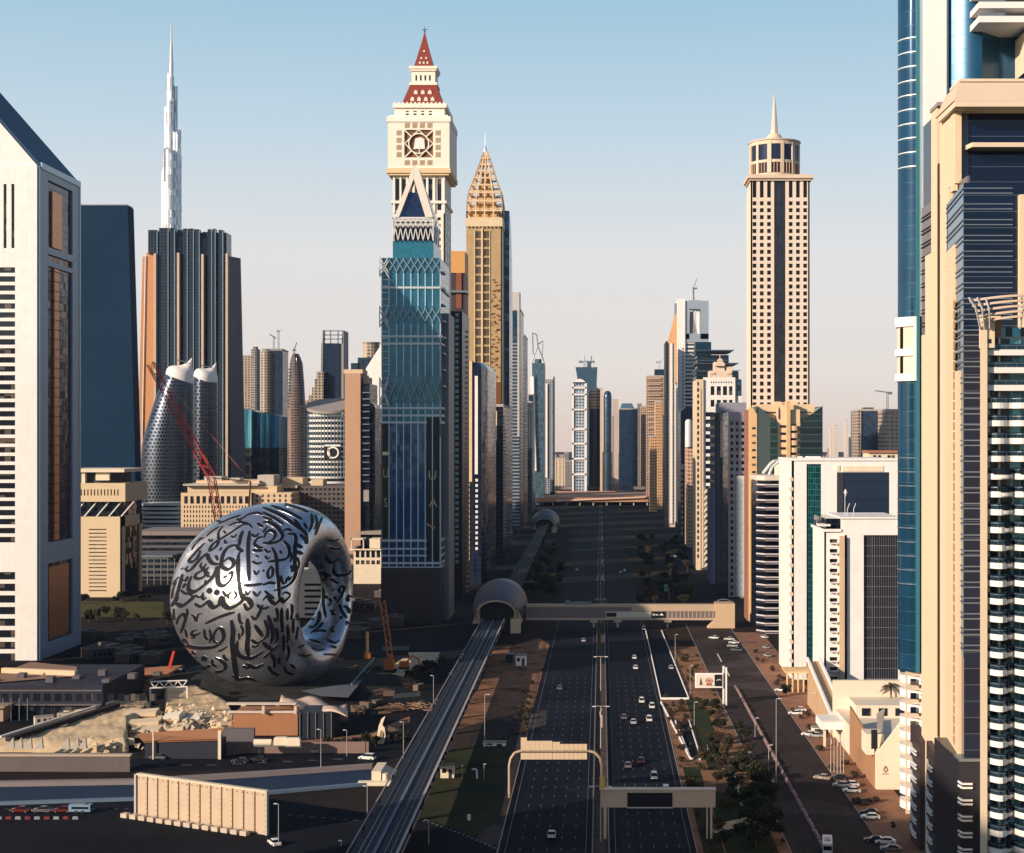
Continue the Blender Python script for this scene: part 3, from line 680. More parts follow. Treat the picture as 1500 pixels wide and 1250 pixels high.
# ================================================================== teal lattice tower, clock tower and the row along the left side
def teal_tower():
 Y=900.0;x=lambda p:X(p,Y);z=lambda p:Z(p,Y);Yr=953.0
 rt=root_at('teal_lattice_tower','teal glass tower with white lattice and A-shaped crown, in front of the clock tower','skyscraper',x(559),x(645),Y,Yr)
 TG=glass('teal_curtain',(.018,.12,.20),.25,.16,2.2,3.7,.06,(.02,.10,.13),.03,.2)
 DG=glass('deep_blue_curtain',(.022,.075,.17),.35,.12,2.2,3.7,.04,(.01,.03,.06),.03,.3)
 k=MB();k.box(x(559),x(645),Y,Yr,z(619),z(378));k.build('glass_wall',TG,rt)
 k=MB();k.box(x(559),x(645),Y,Yr,z(832),z(619));k.build('lower_glass_wall',DG,rt)
 k=MB();k.box(x(558),x(645),Y-.2,Yr+4,0,z(832));k.build('podium',mat('podium_glass',(.055,.045,.05),.3,.2,var=.4,scale=.06),rt)
 k=MB();k.box(x(574),x(634),Y+4,Yr-6,z(378),z(352));k.build('upper_block',glass('teal_upper',(.02,.17,.26),.3,.14,1.6,2.6,.08,(.03,.14,.17),.03,.15),rt)
 LAT=mat('lattice_white',(.50,.56,.58),.5,.2,var=.05)
 xs=[559.4,570,581,591.3,602,612.5,623,633.6,645]
 fc=FR(0,1,Y)
 for p in xs:
  k=MB();top=400
  for a,b in((419,398),(493,421),(450,421),(598,503),(552,503)):pass
  for a,b in((450,400),(552,474),(832 if p<634 else 640,590)):
   k.box(x(p)-.28,x(p)+.28,Y-.5,Y,z(a),z(b))
  if p>640 or p<560:k.box(x(p)-.35,x(p)+.35,Y-.5,Y+.3,z(832),z(619))
  k.build('mullion',LAT if p in(559.4,570,645)else mat('mullion_blue',(.40,.68,.82),.4,.1),rt)
 for p,h in((421.6,3),(493,3),(503.7,3),(598,3),(608.8,3),(619,3),(792,3),(804,2.4),(814,2.4),(825,3),(831,1.5)):
  k=MB();xe=645 if p<612 or p>820 else 624.5
  k.box(x(558.5),x(xe)+.3,Y-.8,Y,z(p+h/2),z(p-h/2))
  k.box(x(645),x(645)+.8,Y-.8,Yr,z(p+h/2),z(p-h/2));k.build('band',LAT,rt)
 for(yb,yt)in((400,377),(474,449),(590,553)):
  k=MB()
  pts=xs[1:]
  for i,p in enumerate(pts[:-1]):
   w=pts[i+1]-p
   for s in range(8):
    t0,t1=s/8,(s+1)/8
    e=lambda t:.5-.5*math.cos(math.pi*t)
    for a,b in((0,1),(1,0)):
     k.beam((x(p+w*(a+(b-a)*e(t0))),Y-.9,z(yb+(yt-yb)*t0)),(x(p+w*(a+(b-a)*e(t1))),Y-.9,z(yb+(yt-yb)*t1)),.34,.5,(0,-1,0))
  k.build('lattice_belt',mat('lattice_dim',(.30,.42,.46),.5,.2),rt)
  k=MB()
  for q in(0,1):
   for a,b in((556.5,569.5),(569.5,556.5)):
    m_=(yb+yt)/2;h=(yb-yt)*.5
    k.beam((x(a),Y-1.6,z(m_+h+q*6)),(x(b),Y-1.6,z(m_-h+q*6)),.6,.6,(0,-1,0))
  k.box(x(556.5)-.2,x(557.5),Y-2,Y-1.4,z(yb+6),z(yt));k.build('corner_lattice',LAT,rt)
 k=MB();W_=Wins(rt,PANE)
 for a,b in((560.5,568.8),):
  for i in range(20):
   yy=402+i*9.6
   if yy<590 and not(448<yy<470):k.box(x(a)-.2,x(b)+.3,Y-.6,Y,z(yy+8.2),z(yy+7.2))
 k.build('left_bay_transom',LAT,rt)
 k=MB();k.box(x(560),x(569.6),Y-.3,Y-.02,z(788),z(620));p1=k.build('sign_panel',mat('sign_black',(.016,.014,.014),.3),rt)
 k=MB();k.box(x(625),x(644.6),Y-.3,Y-.02,z(820),z(612));p2=k.build('sign_panel',mat('sign_black',(.016,.014,.014),.3),rt)
 GOLDL=mat('letter_metal',(.42,.34,.26),.4,.3)
 for ch,px_,py_,par in(('U',565,694,p1),('S',565,737,p1),('U',633.5,697,p2),('A',634.5,737,p2)):
  kk=text_mb(ch,7.6,lambda c,px_=px_,py_=py_:(x(px_)+c.x*(.62 if px_<600 else 1),Y-.45-c.z,z(py_)+c.y),.08)
  kk.build('letter',GOLDL,par)
 k=MB();k.extr([(x(625),z(766)),(x(638),z(773)),(x(636),z(775)),(x(625),z(769))],.3,'y',Y-.6);k.build('orange_emblem',mat('emblem_orange',(.5,.22,.12),.5),p2)
 k=MB();k.box(x(560),x(569.6),Y-.5,Y-.1,z(667),z(662));k.build('band',CREAM,rt)
 k=MB();k.box(x(645),x(645)+3.0,Y+20,Yr+2,0,z(455));k.build('side_wing',mat('side_grey',(.20,.21,.24),.5,.2,streak=.1),rt)
 k=MB()
 for i in range(8):k.box(x(645)+.1,x(645)+1.6,Y+6,Y+20,z(398+i*24),z(396+i*24))
 k.build('side_ledge',LAT,rt)
 k=MB()
 for(yb,yt)in((352,318),):
  n=8;p0,p1_=575,634;w=(p1_-p0)/n
  for i in range(n):
   a=p0+i*w;m_=a+w/2;mid=(yb+yt)/2-2
   for q in(((a,yb),(m_,mid)),((m_,mid),(a+w,yb)),((a,mid),(m_,yt)),((m_,yt),(a+w,mid)),((a,yt),(m_,mid)),((m_,mid),(a+w,yt)),((m_,yt),(m_,mid))):
    k.beam((x(q[0][0]),Y+2.2,z(q[0][1])),(x(q[1][0]),Y+2.2,z(q[1][1])),.5,.7,(0,-1,0))
 k.box(x(574),x(634.5),Y+1.6,Y+2.8,z(320),z(317.5));k.box(x(574),x(575.5),Y+1.6,Y+2.8,z(352),z(318));k.box(x(633),x(634.5),Y+1.6,Y+2.8,z(352),z(318))
 for yy in(Y+10,Y+20,Y+30):k.beam((x(634),yy,z(352)),(x(634),yy+8,z(318)),.7,.7)
 k.build('crown_lattice',WMETAL,rt)
 k=MB();k.box(x(576),x(632),Y+5,Yr-8,z(352),z(322));k.build('crown_core',DARKG,rt)
 k=MB()
 k.extr([(x(577.5),z(318)),(x(584),z(318)),(x(605.5),z(262)),(x(605.5),z(241))],9,'y',Y+1)
 k.extr([(x(605.7),z(241)),(x(605.7),z(262)),(x(623),z(318)),(x(634),z(318)),(x(613.5),z(248))],9,'y',Y+1)
 k.build('a_frame',mat('frame_white',(.74,.69,.62),.55,var=.04),rt)
 k=MB();k.extr([(x(584.5),z(318)),(x(622.5),z(318)),(x(612),z(281)),(x(596.8),z(281))],1.2,'y',Y+3);k.build('crown_glass',NAVY,rt)
 k=MB();k.extr([(x(577.5),z(318)),(x(634),z(318)),(x(606),z(246))],1.5,'y',Yr-12);k.build('rear_gable',mat('gable_grey',(.40,.42,.44),.6),rt)
teal_tower()
def clock_tower():
 Y=1000.0;x=lambda p:X(p,Y);z=lambda p:Z(p,Y);c=x(613.5)
 rt=thing('clock_tower','tall cream clock tower with red stepped spire and a big round latticed clock face','clock tower',(c,Y+20,0))
 CL=mat('clock_stone',(.86,.79,.68),.8,var=.05,streak=.05)
 W_=Wins(rt);D=42
 hw=(x(652)-x(576))/2
 x0,x1=c-hw,c+hw
 k=MB();k.box(x0,x1-.8,Y+.8,Y+D,0,z(255));k.build('core',mat('clock_shaft_dark',(.14,.085,.055),.6),rt)
 k=MB();fc=FR(x0,x1,Y+.8);u=lambda p:x(p)-x0
 cols=[(u(a),u(a+4.6))for a in(580,589,599,609.5,619.5,630.5,641)]
 rows=[(z(323+i*10.05),z(318.5+i*10.05))for i in range(42)]
 grid(k,W_,fc,x1-x0,0,z(313),cols,rows,.8)
 grid(k,W_,fc,x1-x0,z(313),z(255),[(u(a),u(a+6.2))for a in(579.5,588.5,598,608,618,627.5,640.5)],[(z(308),z(262)),],.8)
 k.fbox(RT(x1-.8,Y,Y+D),0,D,0,z(255),0,.8)
 k.build('shaft',CL,rt)
 k=MB()
 for a in(577,586.5,596,606,616,626,636,650):k.box(x(a)-.5,x(a)+.7,Y-.8,Y,z(313),z(255))
 k.build('column',mat('clock_trim',(.88,.82,.72),.7),rt)
 k=MB();k.box(x0-1.2,x1+1.2,Y-1.2,Y+D+1,z(298.5),z(294.5));k.build('string_course',CL,rt)
 for i in range(14):
  W_.add(RT(x1,Y,Y+D),8,12,z(325+i*14),z(318+i*14));W_.add(RT(x1,Y,Y+D),20,24,z(325+i*14),z(318+i*14))
 hb=(x(659)-x(569))/2;cb=x(614);b0,b1=cb-hb,cb+hb
 k=MB();k.box(b0-.8,b1+.8,Y-4,Y+D+4,z(255),z(248));k.box(b0+.4,b1-.4,Y-3,Y+D+3,z(258),z(255));k.build('lower_cornice',mat('clock_cornice',(.74,.56,.33),.8,var=.05),rt)
 k=MB();k.box(b0,b1,Y-1.2,Y+D+2,z(248),z(178));k.build('clock_storey_core',mat('clock_dark',(.20,.10,.045),.7),rt)
 k=MB();fc=FR(b0,b1,Y-1.2);u=lambda p:x(p)-b0;cp=614;cy=211.5
 grid(k,None,fc,b1-b0,z(248),z(178),[(u(593),u(635))],[(z(232),z(191.5))],1.5)
 k.box(b1,b1+.4,Y-2,Y+D+2,z(248),z(178));k.box(b0,b1,Y+D+2,Y+D+2.5,z(248),z(178))
 k.build('clock_storey',CL,rt)
 ck=MB();yf=Y-2.2;P=lambda px,py:(x(px),yf,z(py));n=36;r=14.6*Y/F
 for i in range(n):
  a,b=2*math.pi*i/n,2*math.pi*(i+1)/n
  ck.beam((x(cp)+r*math.cos(a),yf,z(cy)+r*math.sin(a)),(x(cp)+r*math.cos(b),yf,z(cy)+r*math.sin(b)),.7,1.1,(0,-1,0))
 for q in(((593.5,192),(635,231.5)),((635,192),(593.5,231.5))):
  v=Vector(P(*q[0])),Vector(P(*q[1]));m_=(v[0]+v[1])/2;d=(v[1]-v[0]).normalized()*r
  ck.beam(v[0],m_-d,.7,1.0,(0,-1,0));ck.beam(m_+d,v[1],.7,1.0,(0,-1,0))
 for q in(((614,191.5),(593.5,211.5)),((593.5,211.5),(614,232)),((614,232),(635,211.5)),((635,211.5),(614,191.5))):ck.beam(P(*q[0]),P(*q[1]),.6,.9,(0,-1,0))
 cl=ck.build('clock_face',mat('clock_trim',(.88,.82,.72),.7),rt)
 k=MB();k.extr([(x(607),z(219)),(x(623),z(219)),(x(622),z(205)),(x(617),z(202.5)),(x(609),z(204))],1.0,'y',Y-2.6);k.box(x(606),x(623),Y-2.5,Y-1.8,z(219.5),z(218));k.box(x(614.3),x(615.6),Y-2.6,Y-1.6,z(226),z(218));k.build('glare_plate',WHITE,cl)  # white plate put in for the glare at the clock centre
 TR=mat('clock_trellis',(.50,.36,.20),.8)
 for i,(px_,py_)in enumerate([(597+j*11,185)for j in range(4)]+[(597+j*11,239.5)for j in range(4)]+[(585,196+j*10.6)for j in range(4)]+[(642,196+j*10.6)for j in range(4)]):
  k=MB();s=3.7
  for a,b in(((-s,-s),(s,s)),((-s,s),(s,-s)),((-s,0),(0,s)),((0,s),(s,0)),((s,0),(0,-s)),((0,-s),(-s,0))):
   k.beam((x(px_+a[0]),Y-2.85,z(py_+a[1])),(x(px_+b[0]),Y-2.85,z(py_+b[1])),.35,.4,(0,-1,0))
  k.build('trellis_panel',TR,rt)
 k=MB();k.box(b0-.8,b1+.8,Y-3.4,Y+D+3,z(180),z(172));k.box(b0+1,b1-1,Y-2.6,Y+D+2,z(172),z(170));k.build('upper_cornice',mat('clock_trim',(.88,.82,.72),.7),rt)
 a0,a1=x(577.5),x(651);k=MB();k.box(a0,a1,Y+1,Y+D-2,z(170),z(158));k.build('attic',CL,rt)
 for i in range(4):W_.add(FR(a0,a1,Y+1),x(594+i*11.3)-a0,x(598.5+i*11.3)-a0,z(170),z(166))
 for i in range(4):W_.add(FR(a0,a1,Y+1),x(594+i*11.3)-a0,x(598.5+i*11.3)-a0,z(163.8),z(162.2))
 k=MB();k.box(a0-1,a1+1.5,Y-.5,Y+D-1,z(158),z(152))
 for i in range(13):k.box(x(577+i*6),x(579.6+i*6),Y-.5,Y+1,z(152),z(150))
 k.build('attic_cornice',mat('clock_trim',(.88,.82,.72),.7),rt)
 cx_,cy_=x(617),Y+20
 def frus(k,w0,w1,p0,p1):
  s=Y/F
  k.add([(cx_+sx*w*s,cy_+sy*w*s,z(p))for p,w in((p0,w0),(p1,w1))for sx,sy in((-1,-1),(1,-1),(1,1),(-1,1))],[(3,2,1,0),(4,5,6,7),(0,1,5,4),(1,2,6,5),(2,3,7,6),(3,0,4,7)])
 k=MB();frus(k,31,19.5,151,119);lr=k.build('lower_red_roof',REDT,rt)
 k=MB();frus(k,20.5,20.5,119,115);frus(k,17.5,17.5,115,98);frus(k,19.5,19.5,98,95);frus(k,21,21,95,91);k.build('lantern',CL,rt)
 for i in range(4):W_.add(FR(0,1,cy_-17.5*Y/F),x(605.3+i*6.7),x(607.6+i*6.7),z(112),z(104))
 k=MB();frus(k,14.5,5.2,91,56);frus(k,5.2,.6,56,36);ur=k.build('spire',REDT,rt)
 wl=mat('dormer_white',(.75,.66,.55),.7)
 for row,m_,w0,w1,p0,p1,par,sz in(((4,142),0,31,19.5,151,119,lr,2.7),((3,131),0,31,19.5,151,119,lr,2.7),((3,84.5),0,14.5,5.2,91,56,ur,1.5),((2,77),0,14.5,5.2,91,56,ur,1.4),((1,66),0,14.5,5.2,91,56,ur,1.4)):
  n_,py_=row;w=w0+(w1-w0)*(p0-py_)/(p0-p1);s=Y/F
  for i in range(n_):
   dx=(i-(n_-1)/2)*(w*2/(n_+(1.6 if n_>2 else 1.0)))
   k=MB();k.extr([(cx_+(dx-sz)*s,z(py_+sz)),(cx_+(dx+sz)*s,z(py_+sz)),(cx_+(dx+sz)*s,z(py_-sz*.5)),(cx_+dx*s,z(py_-sz*1.4)),(cx_+(dx-sz)*s,z(py_-sz*.5))],3.5,'y',cy_-(w+.6)*s-.3)
   k.build('dormer',wl,par)
 k=MB();k.rod((cx_,cy_,z(38)),(cx_,cy_,z(26)),.35,6,.1);k.box(cx_-1.8,cx_+1.8,cy_-.2,cy_+.2,z(32),z(31.2));k.lathe((cx_,cy_),[(.05,z(36)),(.9,z(34.8)),(.05,z(33.5))],8);k.build('finial',BLACK,rt)
 W_.finish()
clock_tower()
def gold_tower():
 Y=1457.0;Yr=1540.0;x=lambda p:X(p,Y);z=lambda p:Z(p,Y)
 rt=root_at('gold_spired_tower','golden tower with an open latticed pyramid on top, right of the clock tower','skyscraper',x(683),x(735),Y,Yr)
 GD=mat('gold_stone',(.52,.36,.19),.42,.35,var=.12,streak=.12)
 k=MB();k.box(x(683),x(735)-1,Y+1,Yr,0,z(332));k.build('core',mat('gold_dark',(.14,.09,.05),.5,.3),rt)
 W_=Wins(rt,mat('bronze_pane',(.16,.11,.07),.2,.4,var=.5,scale=.5));k=MB();fc=FR(x(683),x(735),Y+1);u=lambda p:x(p)-x(683)
 rows=[(z(349+i*13),z(339+i*13))for i in range(22)]
 grid(k,W_,fc,x(735)-x(683),0,z(332),[(u(696),u(704.5)),(u(708),u(717))],rows,1.0)
 k.fbox(RT(x(735)-1,Y,Yr),0,Yr-Y,0,z(322),0,1);k.build('wall',GD,rt)
 k=MB();k.box(x(695),x(696),Y-.8,Y,z(625),z(337));k.box(x(705),x(707.3),Y-1,Y,z(625),z(334));k.box(x(717),x(718),Y-.8,Y,z(625),z(337));k.build('window_frame',mat('pale_gold',(.72,.58,.38),.5,.2),rt)
 W_.finish()
 k=MB();k.box(x(719),x(734),Y-.35,Y,0,z(560));k.build('reflection_strip',mat('bronze_reflection',(.26,.11,.04),.3,.5,var=.3,scale=.05),rt)  # orange-brown reflection painted on as a strip, with flecks above it
 k=MB()
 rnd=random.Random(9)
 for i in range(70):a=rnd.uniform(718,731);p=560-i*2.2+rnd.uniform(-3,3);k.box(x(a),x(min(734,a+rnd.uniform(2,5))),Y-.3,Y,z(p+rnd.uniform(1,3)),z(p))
 k.build('reflection_flecks',mat('bronze_reflection',(.26,.11,.04),.3,.5),rt)
 k=MB();k.box(x(682),x(736),Y-1,Yr-10,z(332),z(320))
 for i in range(9):k.lathe((x(686+i*5.6),Y-1),[(0,z(335)),(1.6,z(332))],8)
 k.build('crown_band',mat('pale_gold',(.72,.58,.38),.5,.2),rt)
 LT=mat('lattice_sandstone',(.70,.52,.34),.55,.1);cxp=709;D=24.0;cyw=Y+D
 lev=[(320,26),(307,26),(293,25.4),(280,23.5),(268,19.5),(257,15.5),(246,12),(236,9),(226,6.2),(217,2.5)]
 k=MB();pt=lambda f,lv,face:None
 def P(i,t,face):
  py,hw=lev[i];w=hw*Y/F;a=-w+2*w*t;cx_=x(cxp)
  return{'f':(cx_+a,cyw-w,z(py)),'r':(cx_+w,cyw+a,z(py)),'l':(cx_-w,cyw+a,z(py)),'b':(cx_+a,cyw+w,z(py))}[face]
 for face in 'frlb':
  for i in range(len(lev)):
   k.beam(P(i,0,face),P(i,1,face),1.3,1.5)
   if i<len(lev)-1:
    for t in(0,.25,.5,.75,1):k.beam(P(i,t,face),P(i+1,t,face),1.2,1.2,(0,1,0.01))
  for i in range(0,4):
   for j in range(4):
    a=Vector(P(i,j*.25,face));b=Vector(P(i,j*.25+.25,face));c=Vector(P(min(i+1,9),j*.25+.125,face));h=.25*(c.z-a.z)
    k.beam(a+Vector((0,0,h*.2)),(a+b)/2+Vector((0,0,h)),.8,.9);k.beam((a+b)/2+Vector((0,0,h)),b+Vector((0,0,h*.2)),.8,.9)
 k.build('lattice_crown',LT,rt)
 k=MB()
 for i,(w,p0,p1)in enumerate(((21,320,300),(15,300,284),(10,284,268),(6,268,250))):
  s=Y/F;k.box(x(cxp)-w*s,x(cxp)+w*s,cyw-w*s,cyw+w*s,z(p0),z(p1))
 k.build('crown_core',mat('crown_orange',(.55,.33,.14),.6,.2,var=.3,scale=.1),rt)
 k=MB();k.lathe((x(708),cyw),[(2.2,z(222)),(1.4,z(212)),(.4,z(206)),(.12,z(187))],8);k.build('mast',METAL,rt)
 k=MB();pr=[(1496,0),(1496,z(300)),(1510,z(306)),(1524,z(322)),(1536,z(350)),(1545,z(400)),(1550,z(460)),(1550,0)]
 k.extr([(a,b)for a,b in pr],7,'x',x(735)-2);k.build('curved_side_block',glass('side_blue',(.05,.13,.24),.3,.12,5,4.2,.12,(.03,.05,.08)),rt)
gold_tower()
def left_row():
 Y=1180.0;x=lambda p:X(p,Y);z=lambda p:Z(p,Y)
 rt=root_at('orange_topped_tower','dark tower with an orange box on top, between clock tower and golden tower','tower',x(660),x(683),Y,Y+40)
 k=MB();k.box(x(655),x(681),Y,Y+30,z(400),z(368));k.build('orange_top',mat('orange_panel',(.62,.33,.12),.6,var=.06),rt)
 k=MB();k.box(x(655),x(681),Y+1,Y+30,0,z(400));k.build('wall',mat('dark_brown_wall',(.06,.045,.05),.5,var=.2),rt)
 k=MB();k.box(x(668),x(676),Y,Y+1,z(452),z(400));k.build('copper_bay',mat('copper_dark',(.25,.09,.055),.5,.2),rt)
 k=MB();k.box(x(655),x(684),Y-2,Y+20,z(429),z(426));k.build('ledge',METAL,rt)
 Y=1040.0;x=lambda p:X(p,Y);z=lambda p:Z(p,Y);Yr=1095
 rt=root_at('dark_strip_window_tower','near-black tower with one column of pale lit windows, right behind the teal glass tower','tower',x(655),x(678),Y,Yr)
 k=MB();k.box(x(652),x(677),Y,Yr,0,z(456));k.build('wall',mat('near_black_wall',(.022,.022,.03),.35,.2,var=.3),rt)
 W_=Wins(rt,mat('pale_blue_pane',(.30,.42,.50),.2,.5,var=.4,scale=.5))
 for i in range(43):W_.add(FR(x(652),x(677),Y),x(667)-x(652),x(672)-x(652),z(464+i*8.6),z(459+i*8.6),.12)
 W_.finish()
 k=MB()
 for i in range(52):k.box(x(677),x(677)+1.1,Y+30,Y+38,z(420+60+i*7.7+2.3),z(480+i*7.7))
 k.build('balcony_light_strip',mat('tan_ledge',(.45,.33,.25),.7),rt)
 Y=1150.0;x=lambda p:X(p,Y);z=lambda p:Z(p,Y);Yr=1280
 rt=root_at('blue_capped_tower','slim dark tower with cream edge strip and rounded blue top, before the golden tower','tower',x(685),x(714),Y,Yr)
 k=MB();k.box(x(685),x(692),Y+.5,Y+30,0,z(529));k.build('end_slab',BLACK,rt)
 k=MB();k.box(x(684.6),x(691.5),Y-.5,Y+.5,z(706),z(529));k.build('cream_strip',mat('cream_strip',(.74,.56,.36),.7),rt)
 W_=Wins(rt,mat('cream_block',(.74,.56,.36),.7))
 for i in range(15):W_.add(FR(x(685),x(692),Y),x(685)-x(685),x(688)-x(685),z(713+i*7.7),z(708+i*7.7),.0,.6)
 W_.name='cream_block';W_.finish()
 pts=[(x(692),Y),(x(705),Y),(x(710),Y+8),(x(712),Y+22),(x(712),Yr-20),(x(692),Yr-20)]
 k=MB();k.prism(pts,0,z(538));k.prism(pts,z(538),z(531),[(a+(1 if a<x(700)else-2),b+3)for a,b in pts]);k.build('body',glass('rounded_blue',(.012,.022,.055),.2,.12,4,4,.05),rt,True,ang=50)
 k=MB();k.box(x(695.5),x(700),Y-.6,Y,z(695),z(551));k.build('white_strip',WHITE,rt)
 W_=Wins(rt,WHITE,'white_block')
 for i in range(14):W_.add(FR(x(685),x(700),Y-.2),x(696.5)-x(685),x(700)-x(685),z(702+i*7.7+3.6),z(702+i*7.7-.4),.0,.5)
 W_.finish()
 Y=1330.0
 def ex(rt,x,z,Y):
  k=MB();k.box(x(723),x(728),Y-.6,Y,z(646),z(602));k.build('lit_strip',mat('cream_strip',(.74,.56,.36),.7),rt)
  k=MB()
  for i in range(36):k.box(x(737),x(741),Y+1,Y+3,z(612+i*5),z(609.5+i*5))
  k.build('side_balcony_stack',METAL,rt)
 slab('shaded_tower','narrow shaded tower with one lit cream strip, at the foot of the golden tower',712,737,596,Y,100,glass('shade_glass',(.012,.015,.03),.2,.15,3,4,.1),None,ex)
 def ex2(rt,x,z,Y):
  k=MB()
  for i in range(54):k.box(x(748),x(761),Y-1.2,Y,z(505+i*5),z(503+i*5))
  k.build('floor_band_stack',mat('band_grey',(.30,.34,.40),.5,.2),rt)
  k=MB();k.box(x(750),x(762),Y+1,Y+10,z(455),z(428));k.box(x(758),x(761),Y-1.6,Y-.8,z(640),z(428));k.build('head_box',mat('pale_grey_cladding',(.50,.50,.48),.6),rt)
  k=MB();k.box(x(751),x(759),Y-.4,Y,z(482),z(458));k.build('head_glass',BLUEG,rt)
 slab('grey_blue_tower','slender grey-blue tower with a pale boxed head, right of the golden tower',748,762,455,1780,80,glass('greyblue',(.06,.10,.15),.3,.2,4,4.5,.12),None,ex2)
 def ex3(rt,x,z,Y):
  k=MB()
  for i in range(20):k.box(x(761),x(769),Y-1.5,Y,z(512+i*7),z(509+i*7))
  k.build('balcony_stack',METAL,rt)
 slab('dark_balcony_tower','dark narrow tower with stacked balconies behind the slender grey-blue tower',762,768,492,1950,90,FAR3,None,ex3)
 slab('far_row_tower','dark blue gridded tower left of the antler-crowned tower',768,779,590,2250,60,facade('blue_grid',(.035,.055,.09),(.012,.02,.035),3.4,4,.2,.8,.25,.8))
 slab('far_row_tower','low dark tower with a stepped top in front of the antler-crowned tower',774,781,579,2320,60,FARB)
 Y=2550.0;x=lambda p:X(p,Y);z=lambda p:Z(p,Y);rt=root_at('antler_crowned_tower','distant pale blue tower with white edge and a crown like open antlers','tower',x(778),x(799),Y,Y+60)
 k=MB();k.box(x(780),x(797),Y,Y+60,0,z(532));k.cyl((x(788),Y+8),6,6,z(532),z(526),12);k.build('wall',glass('antler_blue',(.10,.18,.24),.4,.2,4,4,.08),rt)
 k=MB();k.box(x(777),x(781.5),Y-2,Y+12,0,z(552));k.path([(x(781),Y-3,z(552)),(x(783),Y-3,z(640)),(x(785),Y-3,z(690))],2.2,6);k.build('white_edge',WHITE,rt)
 k=MB()
 for pts in(((779,550),(779,532),(783,520),(788,505),(786,490),(779,488)),((797,560),(797,530),(793,520),(787,505),(793,501),(796,500)),((781,520),(780,490)),((794,521),(795,503))):
  k.path([(x(a),Y+4,z(b))for a,b in pts],1.0,5)
 k.build('antler_frame',METAL,rt)
 def ex4(rt,x,z,Y):
  k=MB();k.box(x(799),x(802),Y-3,Y+10,z(700),z(562));k.build('white_pier',WHITE,rt)
  k=MB();k.box(x(810.5),x(812),Y-3,Y+30,0,z(552));k.build('dark_fin',BLACK,rt)
 slab('far_row_tower','pale slab with white pier and black edge fin, right of the antler-crowned tower',799,811,557,2700,60,facade('palefar',(.32,.36,.40),(.12,.16,.2),4,4,.2,.8,.2,.8),None,ex4)
left_row()
def far_centre():
 slab('far_low_block','low cream block with a dark band, far down the road on the left',812,828,672,3400,60,facade('far_cream',(.62,.50,.38),(.14,.12,.10),8,5,.3,.7,.3,.7))
 slab('far_low_block','small grey block beside the low cream block far down the road',828,838,676,3600,60,FAR2)
 Y=3000.0;x=lambda p:X(p,Y);z=lambda p:Z(p,Y)
 rt=root_at('white_grid_tower','slim white framed tower with blue glass panels, standing left of the road far away','tower',x(838),x(860),Y,Y+60)
 k=MB();k.box(x(839),x(859),Y,Y+60,0,z(560));k.build('glass_wall',facade('wg_glass',(.45,.52,.58),(.10,.16,.22),6,6,.15,.85,.2,.85),rt)
 k=MB()
 for a in(838,857):k.box(x(a),x(a+2.6),Y-3,Y+60,0,z(562))
 for p in(568,578,600,629,650,672,695):k.box(x(838),x(860),Y-3,Y,z(p+1.4),z(p-1))
 k.extr([(x(838),z(562)),(x(860),z(562)),(x(853),z(556)),(x(848),z(555)),(x(843),z(558))],40,'y',Y);k.build('white_frame',WHITE,rt)
 Y=3300.0;x=lambda p:X(p,Y);z=lambda p:Z(p,Y)
 rt=root_at('flared_top_tower','blue-grey tower with a flared cup-like top and small masts, behind the white framed tower','tower',x(846),x(874),Y,Y+60)
 k=MB();k.extr([(x(846),0),(x(874),0),(x(874),z(560)),(x(875),z(538)),(x(843),z(538)),(x(846),z(556))],60,'y',Y);k.build('wall',mat('bluegrey',(.04,.09,.14),.5,.1),rt)
 k=MB();k.cyl((x(860),Y+20),9,9,z(538),z(530),12);k.box(x(848),x(871),Y+18,Y+24,z(531),z(528));k.rod((x(856),Y,z(538)),(x(856),Y,z(521)),1.5);k.rod((x(867),Y,z(530)),(x(866),Y,z(522)),1.2);k.rod((x(869),Y,z(540)),(x(869),Y,z(530)),.8);k.build('roof_gear',METAL,rt)
 def rounded(name,label,a,b,t,Y,m,cap=None):
  x=lambda p:X(p,Y);z=lambda p:Z(p,Y);rt=root_at(name,label,'tower',x(a),x(b),Y,Y+60)
  r=(x(b)-x(a))/2;c=((x(a)+x(b))/2,Y+r)
  k=MB();k.lathe(c,[(r,0),(r,z(t+8)),(r*.85,z(t+3)),(r*.5,z(t)),(0.01,z(t-.5))],24);k.build('wall',m,rt,True)
  if cap:k=MB();k.lathe(c,[(r+.5,z(t+30)),(r+.5,z(t+8)),(r*.9,z(t+2)),(r*.5,z(t-1)),(0.01,z(t-2))],24);k.build('cap',cap,rt,True)
  return rt
 rounded('domed_tower','dark blue tower with a cream banded domed head, behind the white framed tower',862,881,569,3050,glass('domeb',(.010,.03,.08),.2,.2,5,5,.08),facade('domecap',(.62,.50,.36),(.25,.20,.15),50,6,0,1,.3,.7))
 k=slab('far_edge_slab','thin sunlit slab between the two domed towers',879,882.5,570,3000,60,mat('far_sunlit',(.62,.44,.30),.8))
 rounded('domed_tower','steel blue tower with a plain rounded top, right of the cream-headed domed tower',884,896,573,2950,glass('domeb2',(.03,.07,.12),.3,.2,5,5,.1))
 slab('far_slab_tower','pale slab tower with a narrow dark slot, far away above the road',897,906,586,3700,60,facade('farslot',(.48,.40,.34),(.20,.13,.10),20,300,.3,.6,.1,.9))
 def ex(rt,x,z,Y):
  k=MB();k.extr([(x(908),z(600)),(x(930),z(600)),(x(926),z(591)),(x(911),z(591))],50,'y',Y+5);k.build('sloped_cap',mat('capblue',(.10,.20,.28),.3,.4),rt)
 slab('far_blue_block','broad dark blue block with a sloped cap closing the road far away',907,934,600,3200,80,glass('farblock',(.010,.03,.075),.2,.2,5,5,.1),None,ex)
 slab('far_pale_slab','thin pale slab right of the broad dark blue block',934,940,592,3500,60,FAR2)
